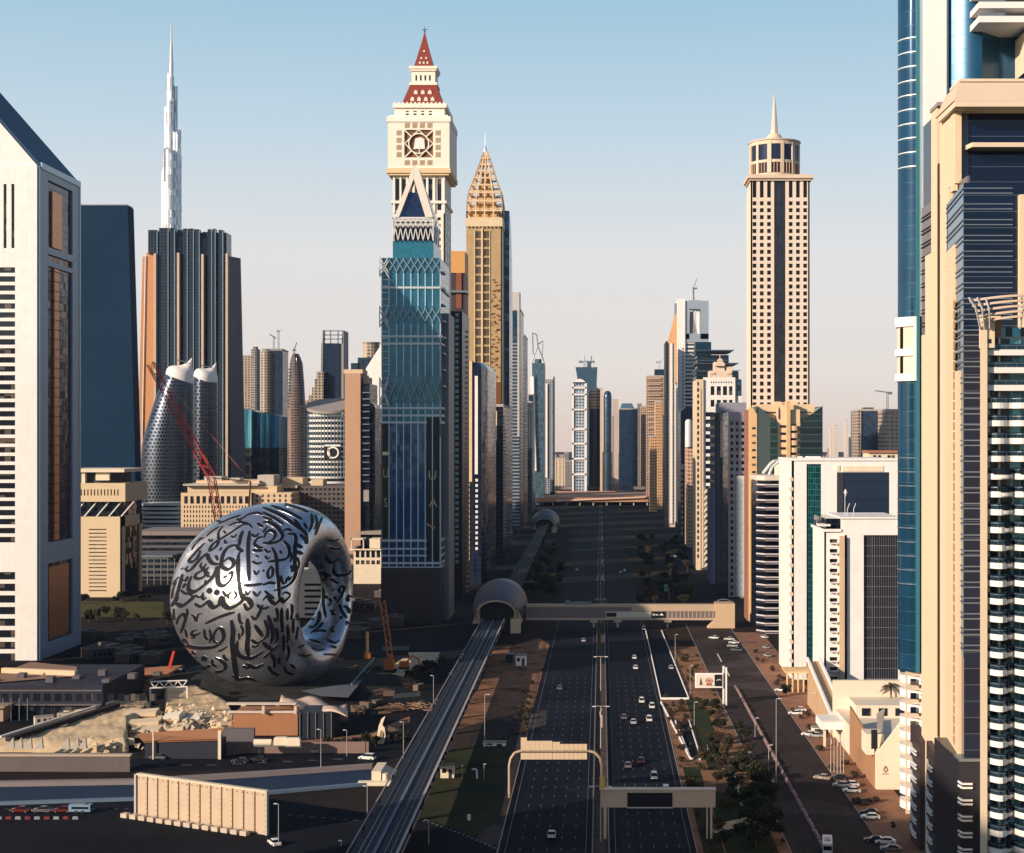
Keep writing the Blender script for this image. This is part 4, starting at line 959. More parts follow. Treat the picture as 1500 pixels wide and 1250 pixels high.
 for i,(a,b,t,Y,m,lb)in enumerate(((939,951,596,3300,facade('far_orange',(.52,.34,.22),(.20,.12,.08),4,4.4,.2,.7,.2,.8),'tan gridded tower, furthest of the sunlit row on the right of the road'),)):
  slab('far_row_tower',lb,a,b,t,Y,60,m)
 slab('far_row_tower','hazy grey block far behind the metro line on the left',826,833,664,5200,80,FAR2)
far_centre()
# ================================================================== row along the right side
def right_far():
 Y=2444.0
 OR=facade('orange_grid',(.62,.38,.20),(.12,.07,.05),3.2,4.6,.3,.8,.25,.8)
 def ex(rt,x,z,Y):
  k=MB()
  for i in range(18):k.box(x(949),x(968),Y-2.5,Y,z(556+i*8),z(554.5+i*8))
  k.build('floor_ledges',mat('ledge_tan',(.55,.42,.32),.8),rt)
  k=MB();k.box(x(959),x(974),Y+4,Y+30,z(552),z(541));k.build('top_block',FARB,rt)
 slab('stepped_tan_tower','tan and grey tower with stepped dark top and ledges, on the right of the road',948,974,552,2560,70,facade('tan_grid',(.45,.30,.21),(.10,.07,.07),3.2,4.4,.2,.8,.25,.8),None,ex)
 crane('tower_crane','small crane on the stepped tan tower right of the road',966,541,530,2570,(14,8))
 slab('narrow_orange_tower','narrow orange tower with a dotted window column, in front of the stepped tan tower',960,970,590,2400,60,OR)
 slab('narrow_orange_tower','short orange-lit block at the foot of the stepped tan tower',952,962,640,2300,30,OR)
 slab('thin_dark_tower','thin dark glass tower left of the white framed portal tower',972,977,610,2150,40,glass('thin_dark',(.03,.05,.07),.4,.2,4,4,.1))
 Y=1967.0;x=lambda p:X(p,Y);z=lambda p:Z(p,Y);Yr=2040
 rt=root_at('portal_tower','tall white tower with a square opening and masts at its top, right of the road','skyscraper',x(990),x(1038),Y,Yr)
 BAL=facade('white_balcony',(.70,.68,.66),(.06,.07,.09),60,5.1,0,1,.42,.9)
 k=MB();k.box(x(1003),x(1038),Y,Yr,0,z(500));k.build('balcony_wall',BAL,rt)
 k=MB();k.box(x(993),x(1003.5),Y-3,Yr,0,z(438));k.build('white_pier',WHITE,rt)
 PB=mat('portal_blue',(.36,.42,.50),.4,.3,var=.05)
 k=MB();k.box(x(1003.5),x(1010),Y-1,Y+20,z(497),z(441));k.box(x(1026),x(1038),Y-1,Y+20,z(497),z(441));k.box(x(1010),x(1026),Y-1,Y+20,z(453),z(440));k.box(x(1003),x(1038),Y-1,Y+20,z(502),z(489));k.build('portal_frame',PB,rt)
 k=MB();k.box(x(1020),x(1025),Y+4,Y+12,z(489),z(453));k.build('portal_leaf',WHITE,rt)
 k=MB();k.extr([(x(1010),z(489)),(x(1020),z(489)),(x(1016),z(456)),(x(1011),z(456))],5,'y',Y+3);k.build('portal_machinery',facade('machinery',(.45,.38,.36),(.05,.05,.09),2.4,3,.2,.8,.2,.8),rt)
 k=MB();k.rod((x(1017),Y+6,z(456)),(x(1016),Y+6,z(420)),1.0);k.rod((x(1013),Y+6,z(440)),(x(1013),Y+6,z(424)),.5);k.box(x(1015),x(1022),Y+5,Y+8,z(423),z(421));k.rod((x(1017),Y,z(420)),(x(1021),Y,z(408)),.4);k.build('mast',METAL,rt)
 k=MB();k.extr([(x(984),z(560)),(x(993),z(560)),(x(993),z(458)),(x(990),z(460)),(x(980),z(500))],30,'y',Y+20);k.build('copper_sail',mat('copper_sail',(.55,.30,.15),.6,var=.08),rt)
 k=MB();k.box(x(990),x(993),Y+22,Y+40,z(460),z(442));k.rod((x(992),Y+24,z(442)),(x(992),Y+24,z(430)),.5);k.build('spike_box',METAL,rt)
 W_=Wins(rt)
 for i in range(38):W_.add(FR(0,1,Y-3),x(999.5),x(1001.2),z(510+i*5.2+3),z(510+i*5.2))
 W_.finish()
 rt=root_at('cream_slot_tower','slim cream tower with a black leading edge, left of the white portal tower','tower',x(976),x(992),1900,1960)
 Y=1900.0;x=lambda p:X(p,Y);z=lambda p:Z(p,Y)
 k=MB();k.box(x(978),x(989),Y,Y+60,0,z(503));k.build('wall',facade('slot_cream',(.60,.50,.40),(.12,.10,.09),3.4,4.4,.3,.65,.3,.7),rt)
 k=MB();k.box(x(975.5),x(978),Y-2,Y+60,0,z(500));k.build('black_edge',BLACK,rt)
 k=MB();k.box(x(981),x(985),Y-1.5,Y,z(767),z(503));k.build('white_strip',WHITE,rt)
 Y=1620.0;x=lambda p:X(p,Y);z=lambda p:Z(p,Y)
 rt=root_at('teal_blue_slab','dark teal slab with a column of small lights, below the white portal tower','tower',x(998),x(1018),Y,Y+60)
 k=MB();k.box(x(997),x(1018),Y,Y+60,0,z(602));k.extr([(x(997),z(602)),(x(1018),z(602)),(x(1016),z(598)),(x(1004),z(598))],50,'y',Y+3);k.build('wall',glass('teal_slab',(.010,.04,.075),.25,.2,4,4,.05),rt)
 W_=Wins(rt,mat('pale_blue_pane',(.30,.42,.50),.2,.5,var=.4,scale=.5))
 for i in range(12):W_.add(FR(0,1,Y),x(998),x(1000.5),z(692+i*8+4),z(692+i*8),.2)
 W_.add(FR(0,1,Y),x(997.5),x(1003),z(688),z(680),.2);W_.finish()
 rt=thing('cylinder_cornered_tower','tan tower with a white cylinder at its top corner, right of the dark teal slab','tower',(x(1012),1560,0))
 Y=1540.0;x=lambda p:X(p,Y);z=lambda p:Z(p,Y)
 k=MB();k.box(x(1008),x(1018),Y+4,Y+60,0,z(640));k.build('wall',facade('tan_dots',(.55,.36,.24),(.10,.07,.06),2.8,4.0,.3,.75,.3,.75),rt)
 k=MB();k.cyl((x(1009),Y+4),3.6,3.6,z(655),z(618),16);k.lathe((x(1009),Y+4),[(3.6,z(618)),(2.4,z(615)),(.1,z(614))],16);k.build('cylinder',WMETAL,rt,True)
 Y=1660.0;x=lambda p:X(p,Y);z=lambda p:Z(p,Y)
 rt=root_at('layered_roof_tower','blue-grey tower with thin oversailing flat roofs in layers, right of the white portal tower','tower',x(1020),x(1080),Y,Y+60)
 k=MB();k.box(x(1020),x(1082),Y,Y+60,0,z(545));k.box(x(1022),x(1068),Y+4,Y+50,z(545),z(520));k.build('wall',facade('blue_layers',(.12,.18,.24),(.03,.045,.07),60,6,0,1,.3,.8),rt)
 for a,b,p in((1018,1076,513),(1024,1068,528),(1018,1083,532),(1018,1084,543),(1018,1085,556)):
  k=MB();k.extr([(x(a),z(p+2)),(x(b-5),z(p+2)),(x(b),z(p)),(x(a),z(p))],66,'y',Y-5);k.build('flat_roof',mat('roof_steel',(.30,.35,.40),.4,.4),rt)
 k=MB();k.box(x(1019),x(1042),Y+2,Y+30,z(520),z(501));k.build('plant_block',mat('teal_box',(.07,.16,.20),.4,.3),rt)
right_far()
def ornate_white():
 Y=1273.0;x=lambda p:X(p,Y);z=lambda p:Z(p,Y);Yr=1330
 rt=root_at('ornate_white_tower','white tower with rounded gables and slanting balconies, left of the square-windowed tower','tower',x(1024),x(1088),Y,Yr)
 k=MB();k.box(x(1030),x(1077),Y+.6,Yr,0,z(560));k.build('core',DARKG,rt);W_=Wins(rt)
 k=MB();fc=FR(x(1030),x(1077),Y+.6);u=lambda p:x(p)-x(1030)
 grid(k,W_,fc,x(1077)-x(1030),z(600),z(553),[(u(1041),u(1046.5)),(u(1050),u(1056)),(u(1059),u(1065)),(u(1068),u(1073))],[(z(579),z(566)),(z(596),z(586))],.8)
 for a in range(9):W_.add(fc,u(1041+a*3.7),u(1042.6+a*3.7),z(561.5),z(559),.85)
 grid(k,W_,fc,x(1077)-x(1030),0,z(600),[(u(1033.5),u(1047.5))],[(z(604+i*10.8+6.5),z(604+i*10.8))for i in range(21)],.8)
 k.build('wall',WHITE,rt)
 k=MB();k.box(x(1020.5),x(1030.2),Y-2,Yr,0,z(556));k.build('corner_pier',mat('pier_cream',(.70,.56,.40),.75,streak=.08),rt)
 k=MB();k.box(x(1025),x(1027),Y-2.4,Y-2,0,z(570));k.build('pier_groove',BEIGE,rt)
 for i in range(29):
  W_.add(FR(0,1,Y-2),x(1021),x(1023.5),z(560+i*9+5),z(560+i*9),.15)
 k=MB();k.box(x(1040),x(1073),Y+3,Y+25,z(553),z(543));k.box(x(1047),x(1062),Y+5,Y+22,z(543),z(530));k.box(x(1065),x(1073),Y+4,Y+14,z(548),z(537));k.build('roof_house',mat('ornate_cream',(.70,.56,.44),.75),rt)
 k=MB()
 for cxp,rr,zp in((1055,7.5,536),(1044,3.5,548),(1068,3.5,548),(1055,4,529)):
  n=10;r=rr*Y/F;k.extr([(x(cxp)+r*math.cos(math.pi*i/n),z(zp)+r*math.sin(math.pi*i/n))for i in range(n+1)],2.5,'y',Y+2)
 k.rod((x(1055),Y+3,z(528)),(x(1055),Y+3,z(519)),.4);k.build('curved_gable',mat('ornate_cream',(.70,.56,.44),.75),rt)
 k=MB();k.box(x(1077),x(1087),Y+4,Yr,0,z(556));k.build('side_glass',glass('side_steel',(.12,.19,.26),.5,.15,3,4,.1),rt)
 k=MB();k.box(x(1078),x(1087),Y+2,Y+6,z(590),z(580));k.build('side_box',WHITE,rt)
 for i in range(14):
  p=718+i*9;k=MB();k.add([(x(1031),Y-3,z(p+6)),(x(1040),Y-3,z(p-1)),(x(1040),Y,z(p-1)),(x(1031),Y,z(p+6)),(x(1031),Y-3,z(p+2)),(x(1040),Y-3,z(p-5)),(x(1040),Y,z(p-5)),(x(1031),Y,z(p+2))],[(0,3,2,1),(4,5,6,7),(0,1,5,4),(1,2,6,5),(2,3,7,6),(3,0,4,7)]);k.build('slanting_balcony',CREAM,rt)
 W_.finish()
 Y=1150.0;x=lambda p:X(p,Y);z=lambda p:Z(p,Y)
 rt=root_at('lilac_framed_block','block with a grey-lilac frame over a dark front, right of the ornate white tower','tower',x(1047),x(1090),Y,Y+50)
 k=MB();k.box(x(1047),x(1064),Y,Y+50,0,z(605));k.build('wall',facade('dark_dots',(.05,.055,.08),(.10,.11,.14),6,7,.3,.6,.3,.6),rt)
 k=MB();k.box(x(1055),x(1063),Y-2,Y,z(670),z(608));k.build('tan_bay',BEIGE,rt)
 k=MB();k.box(x(1054),x(1094),Y-4,Y+40,z(604),z(590));k.box(x(1054),x(1057),Y-4,Y,z(616),z(604));k.build('lilac_frame',mat('lilac_grey',(.28,.28,.35),.7),rt)
 k=MB();k.box(x(1040),x(1047),Y-2,Y+30,0,z(716));k.build('wing',mat('lilac_dark',(.15,.16,.22),.7),rt)
 Y=1052.0;x=lambda p:X(p,Y);z=lambda p:Z(p,Y);Yr=1100
 rt=root_at('grey_window_tower','grey tower with small window columns and a tall blank white slab at its foot','tower',x(1067),x(1095),Y,Yr)
 k=MB();k.box(x(1067),x(1096),Y+.6,Yr,0,z(604));k.build('core',DARKG,rt);W_=Wins(rt);k=MB()
 grid(k,W_,FR(x(1067),x(1096),Y+.6),x(1096)-x(1067),0,z(604),[(x(1070)-x(1067),x(1074)-x(1067)),(x(1078)-x(1067),x(1081.5)-x(1067)),(x(1086)-x(1067),x(1093)-x(1067))],[(z(618+i*9.6+5),z(618+i*9.6))for i in range(32)],.6)
 k.build('wall',mat('mauve_grey',(.40,.36,.38),.75,streak=.08),rt);W_.finish()
 k=MB();k.box(x(1078.5),x(1090.5),Y-6,Y-1,z(872),z(697));k.build('white_slab',WHITE,rt)
 k=MB()
 for i in range(14):k.box(x(1084),x(1085),Y-6.15,Y-6,z(712+i*11.5),z(710.5+i*11.5))
 k.build('slab_dots',DARKC,rt)
 k=MB();k.box(x(1080),x(1092),Y-6,Y+1,0,z(886));k.extr([(x(1079),z(872)),(x(1090.5),z(872)),(x(1090.5),z(884)),(x(1086),z(876))],5,'y',Y-6);k.build('slab_foot',BEIGE,rt)
ornate_white()
def square_window_tower():
 Y=960.0;Yr=985.0;x=lambda p:X(p,Y);z=lambda p:Z(p,Y);x0,x1=x(1099.8),x(1186)
 rt=root_at('square_window_tower','tall pale tower of small square windows with dark central stripe, drum and spire','skyscraper',x0,x1,Y,Yr)
 k=MB();k.box(x0+1,x1-1,Y+1,Yr,0,z(262));k.build('core',DARKC,rt)
 W_=Wins(rt,mat('black_pane',(.018,.014,.016),.15,.1,var=.5,scale=.8));k=MB();fc=FR(x0,x1,Y+1);u=lambda p:x(p)-x0
 cl=[(1102.6,1108.2),(1113.2,1118.8),(1123.8,1129.4),(1155.6,1161.2),(1166.2,1171.8),(1176.8,1182.4)]
 cols=[(u(a),u(b))for a,b in cl];rows=[(z(295+i*10.16+6),z(295+i*10.16))for i in range(52)]+[(z(289.5),z(265))]
 left=[c for c in cols if c[1]<u(1134)];right=[(a-u(1150.6),b-u(1150.6))for a,b in cols if a>u(1150)]
 grid(k,W_,fc,u(1134),0,z(262),left,rows,1.0)
 fr2=((x(1150.6),Y+1),(1,0),(0,-1));grid(k,W_,fr2,x1-x(1150.6),0,z(262),right,rows,1.0)
 k.fbox(LF(x0+1,Y,Yr),0,Yr-Y,0,z(262),0,1);k.fbox(RT(x1-1,Y,Yr),0,Yr-Y,0,z(262),0,1)
 k.build('wall',mat('pale_stone',(.72,.62,.52),.8,var=.05,streak=.05),rt)
 k=MB();k.box(x(1134),x(1150.6),Y+.7,Y+1,0,z(263));k.build('central_stripe',glass('stripe_glass',(.035,.032,.045),.4,.15,1.4,3.9,.1),rt)
 k=MB()
 for i in range(4):k.fbox(LF(x0,Y,Yr),3+i*6,4.2+i*6,0,z(275),0,.6)
 k.build('side_rib',mat('pale_stone',(.72,.62,.52),.8,var=.05,streak=.05),rt)
 TR=mat('tower_trim',(.66,.54,.42),.75)
 k=MB();k.prism([(x0-2.2,Y-2.5),(x1+2.2,Y-2.5),(x1+2.2,Yr+2),(x0-2.2,Yr+2)],z(262),z(256.5));k.prism([(x0-1,Y-1.2),(x1+1,Y-1.2),(x1+1,Yr+1),(x0-1,Yr+1)],z(265),z(262));k.build('cornice',TR,rt)
 c=(x(1138),Y+14);s=Y/F
 k=MB();k.cyl(c,36*s,36*s,z(256.5),z(210),40);k.build('drum_core',mat('drum_glass',(.03,.04,.08),.1,.5),rt,True)
 k=MB();k.lathe(c,[(37*s,z(256.5)),(37*s,z(253.5)),(36.3*s,z(253.5))],40);k.lathe(c,[(36.2*s,z(238)),(37.2*s,z(238)),(37.2*s,z(234)),(36.2*s,z(234))],40);k.lathe(c,[(36.2*s,z(211)),(37.4*s,z(211)),(37.4*s,z(206)),(39*s,z(205)),(39*s,z(203.5)),(20*s,z(199.5)),(12*s,z(197)),(12*s,z(195.5)),(10*s,z(194)),(9*s,z(191.5)),(6*s,z(190)),(.1,z(189.5))],40)
 k.build('drum_rings',TR,rt,True,ang=25)
 for a in range(12):
  t=R(a*30+12);k=MB();p=Vector((c[0]+36.5*s*math.cos(t),c[1]+36.5*s*math.sin(t),0));k.beam(p+Vector((0,0,z(254))),p+Vector((0,0,z(207))),1.9 if a%2 else 2.6,1.2,(math.cos(t),math.sin(t),0));k.build('drum_pier',TR,rt)
 k=MB()
 for i in range(48):
  t=R(i*7.5);p=Vector((c[0]+36.6*s*math.cos(t),c[1]+36.6*s*math.sin(t),0));k.beam(p+Vector((0,0,z(253.5))),p+Vector((0,0,z(238))),.5,.5)
 k.build('drum_slats',mat('slat_orange',(.58,.32,.16),.6),rt)
 k=MB();k.lathe(c,[(5.6*s,z(191)),(5.2*s,z(186)),(2.5*s,z(150)),(.9*s,z(135)),(.2*s,z(128))],8);k.build('spire',mat('spire_stone',(.62,.54,.46),.6),rt)
 W_.finish()
square_window_tower()
def wing_building():
 Y=905.0;Yr=950.0;x=lambda p:X(p,Y);z=lambda p:Z(p,Y)
 rt=root_at('winged_glass_building','cream building between two slant-cut dark green glass wings, below the square-windowed tower','office building',x(1098),x(1205),Y,Yr)
 CRM=mat('wing_cream',(.70,.53,.34),.8,var=.07)
 k=MB();k.box(x(1112),x(1196),Y+8,Yr,0,z(592));k.build('rear_wall',CRM,rt)
 k=MB();k.box(x(1139),x(1172.5),Y+2,Y+12,0,z(600));k.build('centre_wall',CRM,rt);W_=Wins(rt)
 GRN=glass('green_glass',(.012,.042,.045),.25,.15,60,4.1,.12,(.07,.10,.10),.02,.3)
 GR2=glass('slate_glass',(.010,.026,.036),.25,.15,60,4.1,.12,(.06,.09,.09),.02,.3)
 k=MB();k.extr([(x(1109),0),(x(1139),0),(x(1139),z(620)),(x(1113),z(597)),(x(1109),z(595))],40,'y',Y);k.build('glass_wing',GRN,rt)
 k=MB();k.extr([(x(1172.5),0),(x(1205),0),(x(1205),z(595)),(x(1172.5),z(619))],40,'y',Y);k.build('glass_wing',GR2,rt)
 for i in range(14):
  p=628+i*10.7
  k=MB();k.lathe((x(1164),Y+2),[(.1,z(p+3)),(2.9,z(p+3)),(2.9,z(p-4)),(2.6,z(p-4)),(2.6,z(p+2.4)),(.1,z(p+2.4))],14,1,1);k.build('balcony',mat('balcony_tan',(.60,.42,.28),.8),rt,True)
  W_.add(FR(0,1,Y+2),x(1143.5),x(1152),z(p-1.2),z(p-5),.06);W_.add(FR(0,1,Y+2),x(1157.5),x(1167),z(p-3.6),z(p-7),.06)
 k=MB();k.box(x(1152.5),x(1157.5),Y-1,Y+4,0,z(588));k.build('centre_rib',mat('rib_amber',(.62,.42,.22),.8),rt)
 k=MB();k.box(x(1120),x(1151),Y+7.6,Y+8,z(605),z(603));k.box(x(1141),x(1143),Y+1.7,Y+2,z(614),z(597));k.box(x(1163),x(1190),Y+7.6,Y+8,z(604.5),z(603));k.build('wall_groove',DARKC,rt)
 k=MB();k.box(x(1137),x(1147),Y+8,Y+20,z(592),z(588));k.box(x(1152),x(1172),Y+9,Y+24,z(592),z(588.5));k.build('roof_house',CRM,rt)
 k=MB();k.extr([(x(1103),z(597)),(x(1109),z(607)),(x(1109),0),(x(1099),0),(x(1099),z(597))],12,'y',Y+1);k.build('left_pier',mat('pier_orange',(.68,.45,.23),.8,var=.06),rt)
 for i in range(27):W_.add(FR(0,1,Y+1),x(1102),x(1107),z(626+i*10.7+3),z(626+i*10.7),.12)
 k=MB();k.box(x(1097),x(1099.5),Y+10,Y+30,0,z(600));k.build('dark_fin',mat('fin_brown',(.28,.14,.10),.7),rt)
 W_.finish()
wing_building()
def balcony_building():
 Y=850.0;Yr=895.0;x=lambda p:X(p,Y);z=lambda p:Z(p,Y)
 rt=root_at('striped_balcony_building','dark building ringed by thin white balcony edges, left of the white office block','apartment building',x(1110),x(1163),Y,Yr)
 k=MB();k.box(x(1112),x(1166),Y+5,Yr,0,z(707));k.build('core',DARKG,rt)
 DK=mat('balcony_soffit',(.035,.033,.04),.6);LN=mat('balcony_edge',(.56,.53,.55),.5)
 pl=[(1109.5,6),(1115,3.5),(1121,0),(1163,0),(1163,8),(1109.5,8)]
 for i in range(20):
  p=710+i*11.3;k=MB();poly=[(x(a),Y+b)for a,b in pl]
  k.prism(poly,z(p+4.6),z(p+.9));b_=k.build('balcony',DK,rt)
  k=MB();out=[(x(a),Y+b)for a,b in pl[:4]]
  for j in range(3):k.beam((out[j][0],out[j][1]-.1,z(p+.2)),(out[j+1][0],out[j+1][1]-.1,z(p+.2)),.4,.75)
  k.beam((x(1121),Y-.1,z(p+3.2)),(x(1158),Y-.1,z(p+3.2)),.2,.22);k.build('balcony_rail',LN,b_)
 k=MB();k.prism([(x(a),Y+b)for a,b in[(1109,6),(1113,3),(1120,-.6),(1163,-.6),(1163,40),(1109,40)]],z(704),z(697));k.build('roof_edge',mat('roof_cream',(.66,.58,.50),.7),rt)
 k=MB();k.path([(x(1118),Y+2,z(694)),(x(1130),Y+2,z(679)),(x(1134),Y+2,z(676)),(x(1142),Y+4,z(675)),(x(1150),Y+4,z(677))],.9,6);k.path([(x(1127),Y+2,z(696)),(x(1132),Y+2,z(684)),(x(1142),Y+2,z(676)),(x(1151),Y+2,z(683))],.8,6);k.box(x(1149),x(1163),Y+3,Y+6,z(684),z(681));k.build('roof_arch',WMETAL,rt)
 k=MB();k.lathe((x(1144),Y+12),[(2.3,z(697)),(2.3,z(684)),(1.4,z(680)),(.1,z(679.5))],14);k.build('water_tank',CREAM,rt,True)
 k=MB();k.box(x(1150),x(1163),Y+14,Y+20,z(697),z(688));k.build('roof_house',PINKST,rt)
 k=MB();k.box(x(1148),x(1166),Y-8,Y+4,0,z(893));k.build('brown_annexe',mat('brown_annexe',(.26,.12,.08),.8),rt)
balcony_building()
def white_office():
 Y=690.0;Yr=740.0;x=lambda p:X(p,Y);z=lambda p:Z(p,Y);x0,x1=x(1160),x(1316)
 rt=root_at('white_office_block','broad white block with a teal glass stripe and a large dark window field','office building',x0,x1,Y,Yr)
 k=MB();k.box(x0+1,x1,Y+1,Yr,0,z(678));k.build('core',DARKG,rt)
 k=MB();fc=FR(x0,x1,Y+1);u=lambda p:x(p)-x0
 grid(k,None,((x0,Y+1),(1,0),(0,-1)),u(1214),0,z(675),[(u(1181.5),u(1203))],[(0.5,z(680))],1.0)
 grid(k,None,((x(1214),Y+1),(1,0),(0,-1)),x1-x(1214),0,z(675),[(x(1226)-x(1214),x(1303)-x(1214))],[(z(758),z(692))],1.0)
 k.fbox(LF(x0+1,Y,Yr),0,Yr-Y,0,z(675),0,1);k.build('wall',WHITE,rt)
 k=MB();k.box(x(1182),x(1203),Y+.6,Y+1,0,z(681));k.build('teal_stripe',glass('teal_stripe',(.01,.07,.08),.3,.15,1.1,2.6,.1,(.02,.2,.2),.03,.5),rt)
 k=MB();k.box(x(1226),x(1303),Y+.6,Y+1,z(758),z(692));k.build('dark_window_field',glass('navy_louvre',(.018,.035,.075),.3,.15,80,1.2,.15,(.01,.02,.05),.01,.15),rt)
 k=MB();k.box(x(1226),x(1235.5),Y+.3,Y+.7,z(758),z(692));k.build('dark_jamb',DARKC,rt)
 k=MB();k.box(x0-.4,x1,Y-.6,Yr,z(675),z(671.5));k.box(x(1172),x(1178),Y+6,Y+9,z(671),z(669));k.box(x(1186),x(1204),Y+3,Y+14,z(671.5),z(669));k.build('parapet',WHITE,rt)
 k=MB();k.box(x(1234),x(1294),Y-.3,Y,z(691),z(683));k.box(x(1225),x(1230),Y-.4,Y,z(690),z(682));k.build('stone_band',CREAM,rt)
 k=MB()
 for i in range(22):k.box(x0-.9,x0+.6,Y-.3,Y+3,z(700+i*14+5),z(700+i*14))
 k.build('edge_bracket',mat('edge_cream',(.66,.58,.46),.8),rt)
 k=MB();k.box(x(1196),x(1209),Y-4,Y+.4,0,z(771));k.build('glass_wing',glass('wing_navy',(.02,.06,.10),.4,.15,1.2,3.0,.1,(.03,.10,.14)),rt)
 Y2=760.0;x=lambda p:X(p,Y2);z=lambda p:Z(p,Y2)
 rt=root_at('rooftop_villa','small cream roof house with a reddish roof edge, above the white office block','building',x(1272),x(1316),Y2,Y2+16)
 k=MB();W_=Wins(rt);k.box(x(1272),x(1320),Y2,Y2+16,0,z(664));k.build('wall',CREAM,rt)
 for a in(1279,1286,1300,1306):W_.add(FR(0,1,Y2),x(a),x(a+4.4),z(674),z(667))
 W_.finish();k=MB();k.box(x(1271),x(1320),Y2-1,Y2+17,z(664),z(660));k.build('roof_edge',mat('roof_red',(.35,.16,.11),.8),rt)
white_office()
def gridded_building():
 Y=625.0;Yr=660.0;x=lambda p:X(p,Y);z=lambda p:Z(p,Y);x0,x1=x(1208),x(1318)
 rt=root_at('gridded_white_building','white building with a column of dark balcony slots and a large dark gridded curtain wall','office building',x0,x1,Y,Yr)
 k=MB();k.box(x0+.6,x1,Y+1.2,Yr,0,z(760));k.build('core',DARKG,rt)
 k=MB();fc=((x0,Y+1.2),(1,0),(0,-1));u=lambda p:x(p)-x0;W_=Wins(rt)
 sl=[(z(790+i*14.4+5.2),z(790+i*14.4))for i in range(15)]
 grid(k,W_,fc,u(1232),0,z(775),[(u(1215.5),u(1227))],sl,1.2);W_.finish()
 k.fbox(LF(x0+.6,Y,Yr),0,Yr-Y,0,z(775),0,.6)
 grid(k,None,((x(1232),Y+1.2),(1,0),(0,-1)),x1-x(1232),0,z(757),[(x(1237)-x(1232),x(1241)-x(1232)),(x(1265)-x(1232),x(1316)-x(1232))],[(z(996),z(784))],1.6)
 k.build('wall',WHITE,rt)
 for i in range(15):
  k=MB();p=790+i*14.4;k.box(x(1214.5),x(1227.5),Y-1.6,Y+.6,z(p+6.6),z(p+5.2));k.box(x(1224),x(1226),Y-1.0,Y,z(p+9),z(p+6.6));k.build('balcony',WHITE,rt)
 k=MB();k.box(x(1229),x(1236),Y-2.4,Y+1.0,0,z(785));k.build('tan_pier',mat('tan_pier',(.60,.44,.30),.8),rt)
 k=MB();k.box(x(1265),x(1316),Y+.8,Y+1.2,z(996),z(784));cw=k.build('curtain_wall',mat('curtain_dark',(.035,.035,.045),.25,.3,var=.3,scale=.3),rt)
 k=MB()
 for i in range(16):k.box(x(1265+i*3.35)-.05,x(1265+i*3.35)+.05,Y+.5,Y+.8,z(996),z(784))
 for i in range(15):k.box(x(1265),x(1316),Y+.45,Y+.8,z(784+i*15+1.1),z(784+i*15+.4))
 for a in(1278,1281.5):k.box(x(a)-.1,x(a)+.1,Y+.35,Y+.8,z(996),z(784))
 k.build('mullion_grid',mat('mullion_grey',(.20,.20,.23),.5,.3),cw)
 k=MB();k.box(x(1230),x1,Y-1,Yr+1,z(760),z(757));k.box(x(1205),x(1232),Y-1.0,Yr,z(779),z(775));k.box(x(1200),x(1216),Y-1,Y+8,z(771),z(768));k.build('parapet',WHITE,rt)
 k=MB();k.rod((x(1240),Y+4,z(757)),(x(1240),Y+4,z(725)),.12);k.lathe((x(1241),Y+4),[(.1,z(728)),(.8,z(722)),(.1,z(717))],8)
 for a in(1243,1252):k.path([(x(a),Y+4,z(757)),(x(a+1),Y+4,z(746)),(x(a+4),Y+4,z(738))],.14)
 k.build('roof_mast',WMETAL,rt)
gridded_building()
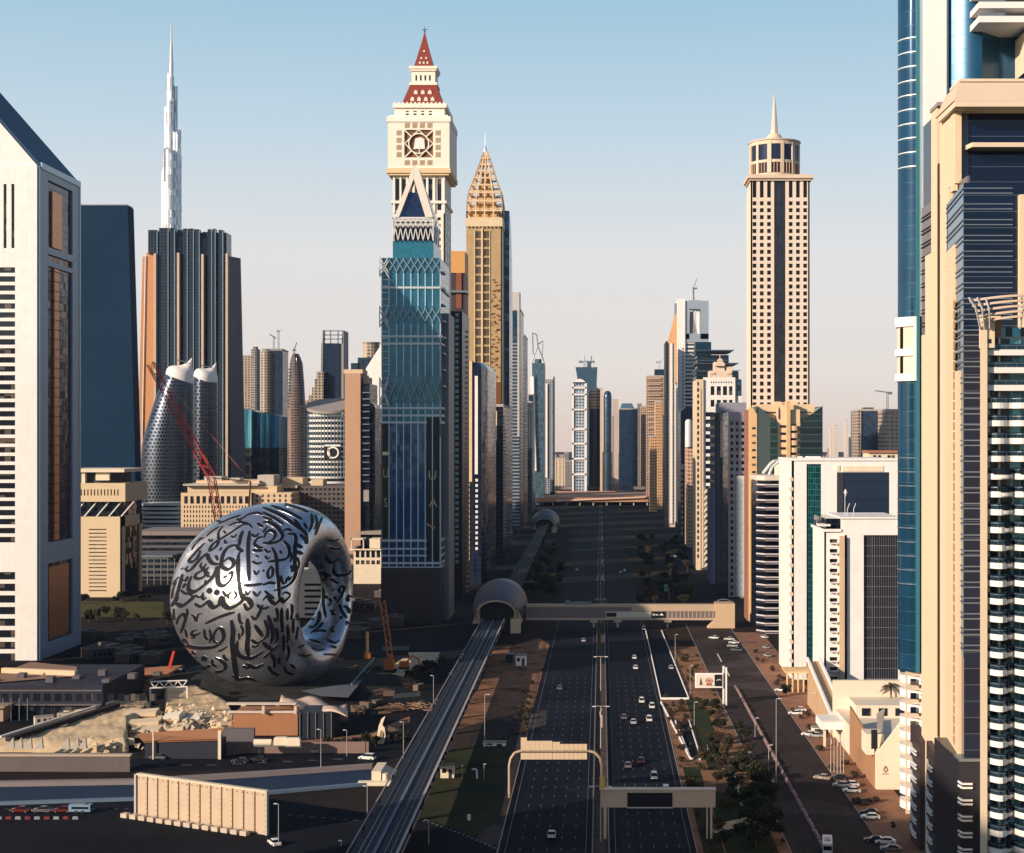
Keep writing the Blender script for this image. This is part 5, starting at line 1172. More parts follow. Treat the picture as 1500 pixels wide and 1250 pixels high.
def blue_round_tower():
 Y=440.0;x=lambda p:X(p,Y);z=lambda p:Z(p,Y);xl=X(1315,Y+6);zt=300.0
 rt=thing('round_blue_tower','very tall blue glass tower with rounded edge and bright white vertical slab, top right','skyscraper',(xl+18,Y+20,0))
 BG=glass('round_blue_glass',(.012,.062,.125),.3,.1,60,4.2,.035,(.02,.07,.10),.01,.12)
 def arc(o,zb,ztp,m,name,step=0):
  pts=[]
  for i in range(13):
   a=R(180+90*i/12);pts.append((xl+6+6*math.cos(a),Y+6+6*math.sin(a)))
  pts+=[(xl+30,Y),(xl+45,Y),(xl+45,Y+40),(xl+12,Y+40),(xl+4,Y+22)]
  k=MB();k.prism(pts,zb,ztp);return k.build(name,m,rt,True,ang=30)
 arc(0,z(985),zt,BG,'glass_body')
 def ringslab(name,zb,ztp,o,m):
  pts=[];n=10
  for i in range(n+1):
   a=R(180+90*i/n);pts.append((xl+6+(6+o)*math.cos(a),Y+6+(6+o)*math.sin(a)))
  xe=x(1345)+.0
  pts=[p for p in pts if p[0]<xe];pts+=[(xe,pts[-1][1]-.05),(xe,Y+20),(xl+4,Y+20)]
  k=MB();k.prism(pts,zb,ztp);return k.build(name,m,rt)
 LN=mat('pale_line',(.62,.68,.70),.4,.2)
 for i in range(10):p=54+i*21;ringslab('floor_line',z(p+.8),z(p-.8),.1,LN)
 GL=mat('dim_line',(.20,.22,.26),.4,.2)
 for i in range(10):p=671+i*20.6;ringslab('floor_line',z(p+.5),z(p-.5),.25,GL)
 for a,b in((464,478),(511,521),(547,558)):ringslab('white_slab',z(b),z(a),.9,WHITE)
 ringslab('notch_wall',z(548),z(478),.15,CREAM)
 k=MB();k.box(x(1338),x(1345.5),Y-1,Y+2,z(558),z(464));k.build('white_slab',WHITE,rt)
 for a,b in((479,510),(521,547)):
  k=MB();k.box(x(1322),x(1338),Y+2.5,Y+4,z(b),z(a));k.build('notch_window',PANE,rt)
 k=MB();k.box(x(1341.5),x(1346),Y-1.2,Y+4,z(985),zt);k.build('teal_fin',mat('teal_fin',(.05,.19,.24),.4,.2),rt)
 k=MB();k.box(x(1346),x(1351),Y-1.5,Y+4,z(464),zt);k.build('grey_fin',mat('grey_fin',(.40,.50,.54),.3,.5),rt)
 k=MB();k.box(x(1351),x(1382),Y-4,Y+6,0,zt);k.build('white_spine',mat('spine_white',(.84,.82,.79),.4,var=.03),rt)
 k=MB();k.box(x(1382),x(1386),Y-3,Y+5,0,zt);k.build('spine_edge',mat('grey_fin',(.40,.50,.54),.3,.5),rt)
 k=MB()
 pts=[(x(1386),Y-2)]+[(x(1386+45*i/8),Y-2-5*math.sin(R(90*i/8))+1*i/8)for i in range(1,9)]+[(x(1480),Y+3),(x(1480),Y+30),(x(1386),Y+30)]
 k.prism(pts,0,zt);k.build('curved_front',glass('teal_front',(.012,.085,.17),.35,.3,70,4.2,.02,(.02,.10,.16),.008,.06),rt,True,ang=30)
 for i,p in enumerate((4,28,48,-22,-48)):
  k=MB();k.prism([(x(1414),Y-16),(x(1560),Y-16),(x(1560),Y),(x(1414),Y)],z(p+7),z(p-2));b_=k.build('balcony',WHITE,rt)
  k=MB();k.box(x(1417),x(1452),Y-15,Y-14.6,z(p-4),z(p-8));k.build('balcony_rail',METAL,b_)
 k=MB();k.box(x(1487),x(1560),Y-15,Y,z(118),z(60));k.build('white_pier',CREAM,rt)
 k=MB()
 for i in range(4):k.box(x(1497),x(1540),Y-15.3,Y-15,z(84+i*13),z(76+i*13))
 k.build('pier_slots',DARKC,rt)
 k=MB();k.prism([(xl+1.5,Y+2),(xl+40,Y+2),(xl+48,Y+30),(xl+8,Y+30)],0,z(985));k.build('foot_core',mat('foot_cream',(.66,.55,.42),.8),rt)
 for i in range(11):
  p=992+i*20.6;n=10
  pts=[(xl+1.2+5.6-6.2*math.cos(R(90*j/n)),Y+4-6.2*math.sin(R(90*j/n))+2)for j in range(n+1)]
  pts+=[(x(1346),Y-.4),(x(1346),Y+8),(xl+1.5,Y+10)]
  if z(p+8)<.2:break
  k=MB();k.prism(pts,z(p+11),z(p));k.build('curved_balcony',WHITE,rt,True,ang=30)
  k=MB();k.box(x(1333),x(1341),Y-.9,Y-.3,z(p+11),z(p+2));k.build('balcony_window',PANE,rt)
blue_round_tower()
def beige_near_tower():
 XL=87.0;Yf=370.0;x=lambda p:X(p,Yf);yl=lambda p:XL*F/(p-CX);ZL=lambda py,px:Z(py,yl(px));z=lambda p:Z(p,Yf)
 rt=thing('beige_finned_tower','near tower with beige stepped piers and navy glass, in front of the round blue tower','skyscraper',(XL+20,385,0))
 NG=glass('near_navy',(.003,.009,.032),.12,.08,60,3.75,.03,(.10,.13,.18),.012,.25)
 k=MB();k.box(XL+1.5,140,Yf+1,412,0,196);k.build('glass_core',NG,rt)
 BG=mat('near_beige',(.74,.58,.40),.8,var=.04,scale=.08,streak=.05)
 k=MB();k.box(XL+1,XL+1.6,yl(1411),yl(1345),0,ZL(305,1346));k.build('side_glazing',mat('side_grey_glass',(.20,.17,.17),.2,.5,var=.25,scale=.1),rt)
 k=MB()
 for i in range(52):
  zz=40+i*3.6
  if zz<ZL(310,1350):k.box(XL+.7,XL+1,yl(1364),yl(1345),zz,zz+.35);k.box(XL+.7,XL+1,yl(1364),yl(1345),zz+1.0,zz+1.2)
 k.build('side_line',DARKC,rt)
 def pier(p0,p1,ztop,dx=0.0,zb=0.0,name='pier'):
  k=MB();k.box(XL-dx,XL+1.6,yl(p1),yl(p0),zb,ztop);return k.build(name,BG,rt)
 pier(1364,1372.5,ZL(162,1366),.0);pier(1355.5,1372.2,ZL(373,1360),.06);pier(1350.5,1372.4,ZL(490,1356),.12)
 pier(1377,1390,ZL(157,1385),.0);pier(1376.8,1399,ZL(157,1392),.02,ZL(275,1390));pier(1377.2,1397,ZL(356,1392),.04);pier(1377.3,1405,ZL(475,1400),.08)
 k=MB();k.box(XL+.12,XL+1.2,yl(1377.1),yl(1372.4),ZL(1080,1374),ZL(240,1374));k.build('pier_groove',mat('groove_shade',(.05,.025,.015),.8),rt)  # dark liner fills the gap; the groove's shade is in its colour
 k=MB();k.box(XL-.3,XL+4,yl(1375),yl(1365)+1,ZL(160,1370),ZL(160,1370)+1);k.build('pier_cap',GREYC,rt)
 def C2(p):
  s_=(p-880)/F;t_=(s_*345-82.8)/(3.3-s_*31);return(82.8+3.3*t_,345+31*t_)
 for pa,pt in((1397.5,356),(1404.5,545)):a_,b_=C2(pa),C2(1386);k=MB();o_=.15*(pa>1400);k.prism([(a_[0]-o_,a_[1]),(a_[0]+.8,a_[1]),(b_[0]+.8,b_[1]),(b_[0]-o_,b_[1])],0,Z(pt,355));k.build('pier',BG,rt)
 k=MB()
 for i in range(44):a_,b_=C2(1399.8),C2(1397.6);k.prism([(a_[0]-.25,a_[1]),(a_[0]-.1,a_[1]),(b_[0]-.1,b_[1]),(b_[0]-.25,b_[1])],38+i*2.4,39.9+i*2.4)
 k.build('pier_slots',mat('slot_brown',(.42,.25,.12),.8),rt)
 k=MB();z0=z(165)
 k.add([(XL-1.5,Yf-6,z(156)),(150,Yf-6,z(156)),(150,388,z(156)),(XL-1.5,384,z(156)),(x(1402),Yf-2,z(123)),(150,Yf-2,z(123)),(150,386,z(123)),(x(1404),384,z(123))],[(0,3,2,1),(4,5,6,7),(0,1,5,4),(1,2,6,5),(2,3,7,6),(3,0,4,7)]);k.build('crown',mat('crown_tan',(.64,.50,.38),.8,var=.04),rt)
 k=MB();k.box(XL-1.2,150,Yf-6.6,Yf+12,z(165),z(157));k.box(x(1402),150,Yf-2.5,Yf+8,z(123),z(119));k.build('crown_band',mat('crown_band',(.72,.60,.44),.8),rt)
 k=MB();k.box(XL-.2,XL+.8,Yf-.5,Yf+3,z(280),z(165));k.build('front_pier',BG,rt)
 k=MB();k.prism([(x(1418),Yf-4),(150,Yf-4),(150,Yf+1),(x(1413),Yf+1)],z(220),z(213.5));k.build('ledge',mat('ledge_beige',(.70,.58,.44),.7),rt)
 Yb=345.0;xb=lambda p:X(p,Yb);zb=lambda p:Z(p,Yb);b0=xb(1412)
 k=MB();k.prism([(b0,Yb),(xb(1520),Yb),(xb(1520),Yf+1),(86.7,376)],30,zb(268));k.build('glass_bay',NG,rt)
 def C(p):
  s_=(p-880)/F;t_=(s_*345-83.4)/(3.3-s_*31);return(83.4+3.3*t_,345+31*t_)
 k=MB();k.prism([(b0-.12,Yb+.1),(b0+.3,Yb+.1),(87.0,376),(86.6,376)],60,zb(268)-.2);k.build('bay_side_glass',glass('bay_teal',(.05,.12,.19),.3,.12,60,3.6,.08,(.05,.07,.1),.01,.2),rt)
 PL=mat('bay_line',(.17,.21,.26),.4,.3)
 for i in range(30):
  zz=zb(276)-i*3.62
  if zz<56:break
  k=MB()
  for dz in(0,-1.15):k.box(b0-.25,xb(1483),Yb-.22,Yb,zz+dz-.13,zz+dz+.13);k.beam((b0-.2,Yb-.1,zz+dz),(86.5,376,zz+dz),.3,.3)
  k.build('bay_line_pair',PL,rt)
 k=MB();k.box(xb(1491),xb(1530),Yb-2,Yb+.5,20,zb(287));k.build('pier',BG,rt)
 k=MB();k.box(XL-.1,XL+1.4,365,371.5,0,43);k.build('foot_bay',DARKC,rt)
 for(pa,pb,top)in((1342,1356,1062),(1366,1380,1085),(1389,1403,1100)):
  ya,yb_=yl(pb),yl(pa);zt_=ZL(top,pa)
  k=MB();k.add([(XL-1.6,ya,0),(XL-1.6,yb_,0),(XL+1,yb_,0),(XL+1,ya,0),(XL-1.6,ya,zt_-2),(XL-1.6,yb_,zt_),(XL+1,yb_,zt_),(XL+1,ya,zt_-2)],[(0,3,2,1),(4,5,6,7),(0,1,5,4),(1,2,6,5),(2,3,7,6),(3,0,4,7)]);k.build('dark_bay',mat('bay_brown',(.055,.04,.04),.4),rt)
  for i in range(12):
   zz=zt_-6-i*3.7
   if zz<1:break
   k=MB()
   for dz in(0,.95):k.beam((XL-2.4,ya+1,zz+dz),(XL-2.4,(ya+yb_)/2,zz+dz),.5,.35);k.beam((XL-2.4,(ya+yb_)/2,zz+dz),(XL-1.7,yb_-1,zz+dz+.3),.5,.35)
   k.build('balcony_edge',WHITE,rt)
 k=MB();k.prism([(xb(1404),Yb-1),(xb(1450),Yb-1),(xb(1450),Yf),(xb(1404),Yf)],0,zb(1112));fb=k.build('front_dark_base',mat('base_dark',(.035,.035,.045),.3,.2),rt)
 k=MB();k.box(xb(1403),xb(1450),Yb-1.4,Yb+4,zb(1114),zb(1110));k.build('base_ledge',METAL,rt)
 for i in range(8):
  zz=zb(1152)-i*3.75
  if zz<1:break
  k=MB()
  for dz in(0,.9):k.beam((xb(1403),Yb-.5,zz+dz+.4),(xb(1407),Yb-1.6,zz+dz),.4,.4);k.beam((xb(1407),Yb-1.6,zz+dz),(xb(1422),Yb-1.6,zz+dz),.4,.4)
  k.build('balcony_edge',WHITE,rt)
beige_near_tower()
def wavy_balcony_tower():
 Y=318.0;x=lambda p:X(p,Y);z=lambda p:Z(p,Y);x0=x(1434)
 rt=thing('wavy_balcony_tower','cream apartment tower with wavy stacked balconies and curved pergola, at the right edge','apartment building',(x0+12,Y+12,0))
 k=MB();k.prism([(x0+2.2,Y+3.5),(x0+30,Y+3.5),(x0+40,Y+30),(x0+11.5,Y+30)],0,z(478));k.build('glazed_core',glass('wavy_glass',(.06,.19,.26),.4,.12,1.6,3.8,.09,(.40,.37,.34),.08,.8),rt)
 k=MB();k.prism([(x0,Y-1),(x0+1.5,Y-1),(x0+12,Y+30),(x0+10.5,Y+30)],0,z(470));k.box(x0+1.4,x0+2.6,Y+1.5,Y+4,0,z(474));k.build('side_pier',mat('wavy_beige',(.74,.60,.42),.8,var=.05),rt)
 m_=mat('wavy_white',(.80,.77,.72),.6,var=.04);fl=26.0
 def front(t,a):
  return Y+.6-1.9*max(0.0,math.sin((t-.2)*.62))-(1.8 if t>6.2 else 0)*min(1,(t-6.2)*1.2 if t>6.2 else 0)
 W_=Wins(rt,PANE)
 for i in range(29):
  p=512+i*fl;curved=i>8
  ts=[j*.75 for j in range(18)]
  if i<3:fy=lambda t:Y+.4
  else:
   am=min(1.7,.5+(i-3)*.12)
   fy=lambda t,am=am:Y+.8+(front(t,0)-Y-.6)*am
  pts=[(x0+1.4+t,fy(t))for t in ts]
  k=MB();k.prism(pts+[(pts[-1][0],Y+4),(x0+1.4,Y+4)],z(p+8.5),z(p));b_=k.build('balcony',m_,rt)
  k=MB()
  for j in range(len(pts)-1):k.beam((pts[j][0],pts[j][1]+.15,z(p-6)),(pts[j+1][0],pts[j+1][1]+.15,z(p-6)),.08,.12)
  for j in range(0,len(pts),3):k.beam((pts[j][0],pts[j][1]+.15,z(p)),(pts[j][0],pts[j][1]+.15,z(p-6)),.08,.08)
  k.build('balcony_rail',METAL,b_)
  k=MB()
  for j in range(len(pts)-1):k.add([(pts[j][0],pts[j][1]+.18,z(p-.2)),(pts[j+1][0],pts[j+1][1]+.18,z(p-.2)),(pts[j+1][0],pts[j+1][1]+.18,z(p-8.2)),(pts[j][0],pts[j][1]+.18,z(p-8.2))],[(0,1,2,3)])
  k.build('balcony_glass',mat('balustrade_glass',(.02,.05,.08),.08,.4,var=.6,scale=.35),b_)
  if i>6:
   for tc,rr_ in((3.4,2.5),(9.6,3.0)):
    c_=(x0+1.4+tc,Y+1.2);k=MB();k.lathe(c_,[(.1,z(p+7)),(rr_,z(p+7)),(rr_+.1,z(p+4)),(rr_+.1,z(p-.5)),(.1,z(p-.5))],18,1,.95,180,360);k.build('curved_slab',m_,b_,True)
    k=MB();k.lathe(c_,[(rr_+.14,z(p+1.5)),(rr_+.14,z(p-7.4)),(rr_+.04,z(p-7.4)),(rr_+.04,z(p+1.5))],18,1,.95,180,360);k.build('curved_rail',mat('curved_glass',(.012,.02,.03)if tc<5 else(.012,.02,.03),.1,.3),b_,True)
  for a,b in((2.9,4.6),(5.1,7.4)):W_.add(FR(x0,x0+20,Y+3.4),a,b,z(p-7),z(p-17),.05)
  k=MB();k.box(x0+2.7,x0+2.9,Y+2.2,Y+3.5,z(p),z(p-18));k.box(x0+4.7,x0+5.0,Y+1.8,Y+3.5,z(p),z(p-18));k.build('partition',m_,b_)
 W_.finish()
 k=MB()
 for q,(r,zz)in enumerate(((0,444),(1.0,451),(2.0,458),(3.0,465),(4.0,472))):
  pts=[]
  for j in range(15):
   t=j/14;pts.append((x(1413+q*5.5)+t*(16-q*.6),Y-3+q*.7-3.2*math.sin(math.pi*(.12+t*.6)),z(zz)+1.0*math.sin(math.pi*t*.7)))
  for j in range(14):k.beam(pts[j],pts[j+1],.7,.45)
 k.build('pergola_rail',mat('pergola_tan',(.62,.48,.38),.6),rt)
 for a,b in((1410,1434),(1422,1440),(1434,1448),(1486,1492)):
  k=MB();k.path([(x(a),Y-5.5,z(440)),(x((a+b)/2),Y-4.6,z(456)),(x(b),Y-1.2,z(482))],.22,6);k.build('pergola_rib',WMETAL,rt)
 k=MB();k.box(x(1436),x(1456),Y-.6,Y+1,z(510),z(466));k.box(x(1456),x(1470),Y+2,Y+6,z(490),z(462));k.build('crown_wall',mat('wavy_beige',(.74,.60,.42),.8),rt)
 k=MB();k.box(x(1461),x(1470),Y+1.6,Y+2,z(493),z(467));k.build('terracotta_panel',mat('terracotta',(.40,.18,.10),.8),rt)
 k=MB();k.box(x(1445),x(1450),Y-.8,Y-.6,z(503),z(497));k.build('window',PANE,rt)
wavy_balcony_tower()
slab('hazy_tower','blue glass tower under construction with pale edge slab, far right behind the white office block',1258,1299,602,1900,60,glass('hazy_blue',(.03,.06,.12),.3,.2,4,4.2,.1),None,lambda rt,x,z,Y:(MB().box(x(1257),x(1261),Y-2,Y+50,0,z(601)).build('pale_edge',FAR1,rt),MB().box(x(1266),x(1280),Y,Y+20,z(602),z(597)).build('roof_gear',FAR3,rt)))
slab('hazy_tower','tan gridded tower with a crane, right of the blue tower under construction',1297,1318,602,1850,50,facade('hazy_tan',(.48,.36,.28),(.12,.10,.10),6,5,.2,.8,.3,.8))
crane('tower_crane','tower crane above the tan gridded tower on the far right',1300,602,575,1870,(-16,2))
for i,(a,b,t,Y,lb)in enumerate(((1217,1220,628,7000,'thin pale tower on the hazy horizon, first from the left of a small cluster'),(1221.5,1228,624,7200,'widest pale tower of the small cluster on the hazy horizon'),(1239,1242,616,7500,'thinnest and tallest pale tower on the hazy horizon'),(1245,1251,635,7100,'squat pale tower on the hazy horizon'))):
 slab('horizon_tower',lb,a,b,t,Y,60,mat('haze_pale',(.60,.52,.46),.8))  # distance haze put into the pale wall colour
# ================================================================== ring-shaped steel museum with cut lettering
def museum():
 psi=R(57);t=Vector((math.cos(psi),math.sin(psi),0));nn=Vector((math.sin(psi),-math.cos(psi),0));up=Vector((0,0,1))
 O=Vector((X(343,650),650.0,0))
 rt=thing('ring_museum','steel ring-shaped museum covered in dark flowing Arabic calligraphy','museum',(O.x+13,O.y+20,0))
 so,Ao,zc,Bo=25.6,43.6,40.5,41.5
 si,Ai,zi,Bi=38.4,21.4,39.5,19.0
 NT,NP=120,56
 def P(th,ph):
  c,s=math.cos(th),math.sin(th)
  o=(so+Ao*c,zc+Bo*s);i=(si+Ai*c,zi+Bi*s)
  f=(1-c)/2
  b=8.6+25.2*(f**.9)
  mx,mz=(o[0]+i[0])/2,(o[1]+i[1])/2;dx,dz=(o[0]-i[0])/2,(o[1]-i[1])/2
  cp,sp=math.cos(ph),math.sin(ph);e=.92
  cp=math.copysign(abs(cp)**e,cp);sp=math.copysign(abs(sp)**e,sp)
  return O+t*(mx+dx*cp)+up*(mz+dz*cp)+nn*(b*sp)
 vs=[P(2*math.pi*i/NT,2*math.pi*j/NP)for i in range(NT)for j in range(NP)]
 fs=[(i*NP+j,((i+1)%NT)*NP+j,((i+1)%NT)*NP+(j+1)%NP,i*NP+(j+1)%NP)for i in range(NT)for j in range(NP)]
 m,nt,b=newmat('museum_steel');g=pos(nt)
 b.inputs['Metallic'].default_value=.85;b.inputs['Base Color'].default_value=(.50,.54,.62,1)
 n1=N(nt,'ShaderNodeTexNoise',Scale=.35,Detail=3.0);nt.links.new(g.outputs['Position'],n1 .inputs['Vector'])
 nt.links.new(mth(nt,'MULTIPLY_ADD',n1 .outputs[0],.16,.20),b.inputs['Roughness'])
 br=N(nt,'ShaderNodeTexVoronoi',Scale=.42);br.feature='DISTANCE_TO_EDGE';nt.links.new(g.outputs['Position'],br.inputs['Vector'])
 seam=mth(nt,'LESS_THAN',br.outputs['Distance'],.02)
 nt.links.new(mixc(nt,seam,(.50,.54,.62),(.42,.46,.54)),b.inputs['Base Color'])
 bp=nt.nodes.new('ShaderNodeBump');bp.inputs['Strength'].default_value=.12;bp.inputs['Distance'].default_value=.6
 nt.links.new(n1 .outputs[0],bp.inputs['Height']);nt.links.new(bp.outputs[0],b.inputs['Normal'])
 k=MB();k.add(vs,fs);shell=k.build('steel_shell',m,rt,True,ang=80)
 bvh=BVHTree.FromPolygons([tuple(v)for v in vs],fs)
 eye=Vector((0,0,H))
 def hit(px,py):
  d=Vector(((px-CX)/F,1,(HY-py)/F)).normalized();r=bvh.ray_cast(eye,d)
  if r[0]is None:return None
  return r[0],(r[1]if r[1].dot(d)<0 else-r[1])
 T={'A':(235,730),'B':(385,730),'C':(235,870),'D':(385,870)}
 S=[]
 def s(tile,w,*p):S.append((tile,w,p))
 s('A',46,(985,655),(955,700),(950,900),(970,1100),(1000,1240));s('A',42,(1012,400),(978,480),(962,580));s('A',44,(1090,400),(1072,600),(1078,850),(1086,1010))
 s('A',46,(940,575),(850,590),(780,660),(750,760),(750,830),(820,870),(885,830),(892,765),(830,735),(770,780));s('A',40,(930,570),(960,620),(1012,652))
 s('A',44,(745,800),(680,805),(630,790),(590,740),(570,690),(520,715),(440,800),(380,870),(330,890),(310,850))
 s('A',34,(765,340),(712,420),(712,520),(690,580),(650,620),(600,640),(640,565),(720,510),(850,430),(1040,312),(1120,360))
 s('A',40,(490,640),(460,720),(400,775),(350,765),(440,655),(545,550));s('A',38,(510,785),(490,830),(540,880),(552,940),(490,980),(430,975),(440,925),(510,880),(560,800))
 s('A',52,(385,950),(350,1040),(350,1120),(420,1140),(520,1075),(620,985),(680,900),(700,840),(700,950),(712,1040),(760,1070),(820,1040),(870,970),(885,890))
 s('A',60,(575,1110),(625,1150));s('A',60,(665,1130),(715,1170));s('A',44,(345,955),(300,1020));s('A',44,(315,1040),(270,1100));s('A',36,(720,640),(755,605));s('A',44,(770,975),(815,945));s('A',40,(830,935),(880,890))
 s('A',42,(275,925),(230,1090),(188,1245));s('A',28,(760,1130),(810,1195),(870,1130));s('A',24,(530,1150),(508,1215),(540,1245));s('A',40,(1010,1065),(1130,1062),(1252,1045));s('A',34,(1250,475),(1185,492),(1150,560),(1200,598),(1252,605));s('A',40,(1120,640),(1252,640))
 s('A',28,(1128,1135),(1180,1190),(1225,1130));s('A',22,(770,400),(800,430));s('A',22,(590,500),(620,530),(640,500));s('A',24,(790,510),(790,550),(820,540));s('A',22,(860,460),(900,480),(930,440));s('A',30,(690,740),(680,700),(700,760));s('A',24,(590,930),(580,960),(610,950))
 s('A',26,(930,270),(1000,250),(1080,200),(1180,180),(1250,200));s('A',22,(700,320),(860,250),(980,210));s('A',26,(560,470),(640,400),(720,350));s('A',30,(1180,310),(1252,350));s('A',22,(300,1000),(250,1010));s('A',26,(200,1010),(160,1110),(140,1230));s('A',24,(250,870),(290,850));s('A',26,(300,880),(340,830));s('A',26,(500,480),(430,560),(380,640));s('A',22,(830,340),(930,300),(1050,300))
 s('C',60,(135,155),(185,85),(215,20));s('C',56,(190,115),(265,145),(340,100),(430,20));s('C',58,(420,120),(490,155),(560,112),(590,100),(640,162),(715,135),(750,45),(775,135),(850,172),(950,130),(1030,65),(1085,80),(1112,150),(1060,192),(1020,120));s('C',46,(1000,0),(1030,60))
 s('C',26,(515,0),(530,70),(560,40));s('C',22,(820,0),(835,60))
 s('C',44,(168,180),(168,350),(190,500),(240,592),(290,560),(312,612),(380,650),(520,660),(640,650),(720,612),(772,540),(762,450),(712,420),(662,480),(650,570),(690,598));s('C',40,(250,480),(290,370),(312,285),(270,250),(212,320),(205,372))
 s('C',26,(305,430),(330,540));s('C',34,(440,440),(395,460),(385,500),(440,500),(495,470));s('C',30,(380,540),(430,525));s('C',28,(538,430),(548,520),(585,562));s('C',48,(548,365),(720,285),(905,222));s('C',24,(378,250),(415,280),(440,335),(460,260),(505,240))
 s('C',56,(868,320),(888,450),(880,600),(900,800),(920,950),(930,1060));s('C',56,(1062,300),(1072,500),(1060,650),(1075,760));s('C',30,(960,235),(968,330),(1005,370));s('C',48,(945,570),(932,700),(1000,772),(1120,780),(1250,700));s('C',36,(1110,270),(1160,310),(1208,230),(1250,130));s('C',44,(1150,380),(1250,520))
 s('C',40,(235,690),(330,702),(430,730));s('C',30,(250,700),(270,800),(340,870),(430,920));s('C',24,(360,770),(400,775),(415,820),(440,770));s('C',60,(500,780),(570,805));s('C',34,(470,870),(520,960),(600,1000),(720,1020),(830,1050));s('C',36,(520,905),(600,872),(580,905),(620,942),(700,952),(780,922),(792,862),(730,810),(670,782));s('C',28,(630,800),(642,862),(685,880))
 s('C',30,(650,1100),(720,1085),(790,1115));s('C',30,(770,740),(790,790),(830,810));s('C',28,(1120,630),(1150,650),(1200,620));s('C',40,(1050,850),(1150,900),(1250,860));s('C',26,(960,480),(965,560))
 s('B',40,(0,545),(100,552),(200,520),(240,460),(205,390),(150,335),(60,292),(0,302));s('B',34,(15,485),(40,420),(90,392),(150,430),(130,500),(60,540));s('B',38,(108,600),(150,680),(170,800),(175,900),(190,1000),(200,1235));s('B',38,(250,520),(310,590),(322,680),(280,742),(190,760),(60,778))
 s('B',42,(300,438),(380,440),(402,500),(390,600),(390,800),(402,900),(370,1000),(300,1070),(200,1110),(130,1130));s('B',34,(100,830),(60,900),(70,972),(112,950),(122,870),(92,828));s('B',40,(0,1062),(80,1032),(155,1042));s('B',34,(340,820),(362,860),(350,905));s('B',28,(220,940),(240,1032),(280,1030),(290,970));s('B',26,(310,950),(320,1000),(352,955))
 s('B',40,(395,560),(485,605));s('B',44,(395,650),(490,680));s('B',34,(0,115),(200,200),(400,335),(520,430),(545,560));s('B',28,(100,92),(300,165),(480,262));s('B',26,(0,175),(150,250),(250,322));s('B',34,(590,190),(602,300),(560,410));s('B',34,(725,230),(682,330),(640,450));s('B',24,(0,232),(120,272));s('B',28,(450,440),(510,500),(530,560));s('B',26,(640,200),(660,300),(630,380));s('B',26,(210,60),(400,110),(560,170));s('B',24,(340,60),(500,100))
 s('B',36,(765,700),(800,762),(860,782),(912,740));s('B',36,(868,820),(868,900),(920,942),(1040,920),(1085,870));s('B',44,(700,900),(762,922),(772,980),(710,992),(690,930));s('B',34,(820,992),(885,1000));s('B',28,(840,1130),(885,1108));s('B',34,(992,1140),(955,1152),(930,1130),(950,1080),(992,1090),(980,1150),(950,1210),(930,1249));s('B',24,(740,1090),(750,1240));s('B',28,(1030,1180),(1072,1200),(1112,1180));s('B',30,(700,820),(740,840));s('B',28,(800,930),(830,950));s('B',26,(30,700),(50,740),(90,720));s('B',26,(210,640),(220,680));s('B',24,(10,870),(5,900))
 s('D',46,(0,82),(60,22),(90,80),(150,122),(200,82),(222,60),(250,100),(300,62),(335,20));s('D',30,(740,0),(745,150),(772,292));s('D',30,(962,0),(942,60),(900,112));s('D',30,(808,55),(842,100));s('D',26,(870,30),(902,80));s('D',28,(840,110),(795,150))
 s('D',34,(930,120),(960,200),(1000,272),(1035,292));s('D',34,(980,150),(1030,170),(1062,240));s('D',40,(1090,170),(1130,262));s('D',44,(692,210),(690,300),(650,380),(600,412),(560,400));s('D',50,(740,350),(680,412),(588,480));s('D',30,(590,320),(632,300));s('D',34,(1010,60),(1050,90),(1020,30));s('D',30,(820,200),(860,240),(830,260))
 s('D',34,(940,285),(975,300));s('D',30,(860,400),(842,440),(870,472));s('D',36,(230,170),(228,350),(240,470));s('D',32,(300,180),(298,330));s('D',44,(60,260),(100,380),(122,500),(90,605));s('D',46,(0,590),(100,682));s('D',34,(190,612),(100,700),(0,782));s('D',26,(130,290),(150,335),(192,300));s('D',34,(250,500),(252,700));s('D',32,(370,300),(368,480));s('D',36,(100,730),(140,820),(142,905));s('D',34,(430,655),(505,620));s('D',38,(0,185),(75,162));s('D',34,(1020,330),(1040,420),(1010,520));s('D',28,(330,860),(400,910));s('D',32,(300,380),(310,520),(290,600));s('D',30,(430,400),(400,560));s('D',30,(200,760),(200,860));s('D',26,(740,740),(900,745));s('D',30,(560,560),(700,600));s('D',28,(780,560),(880,600),(940,560))
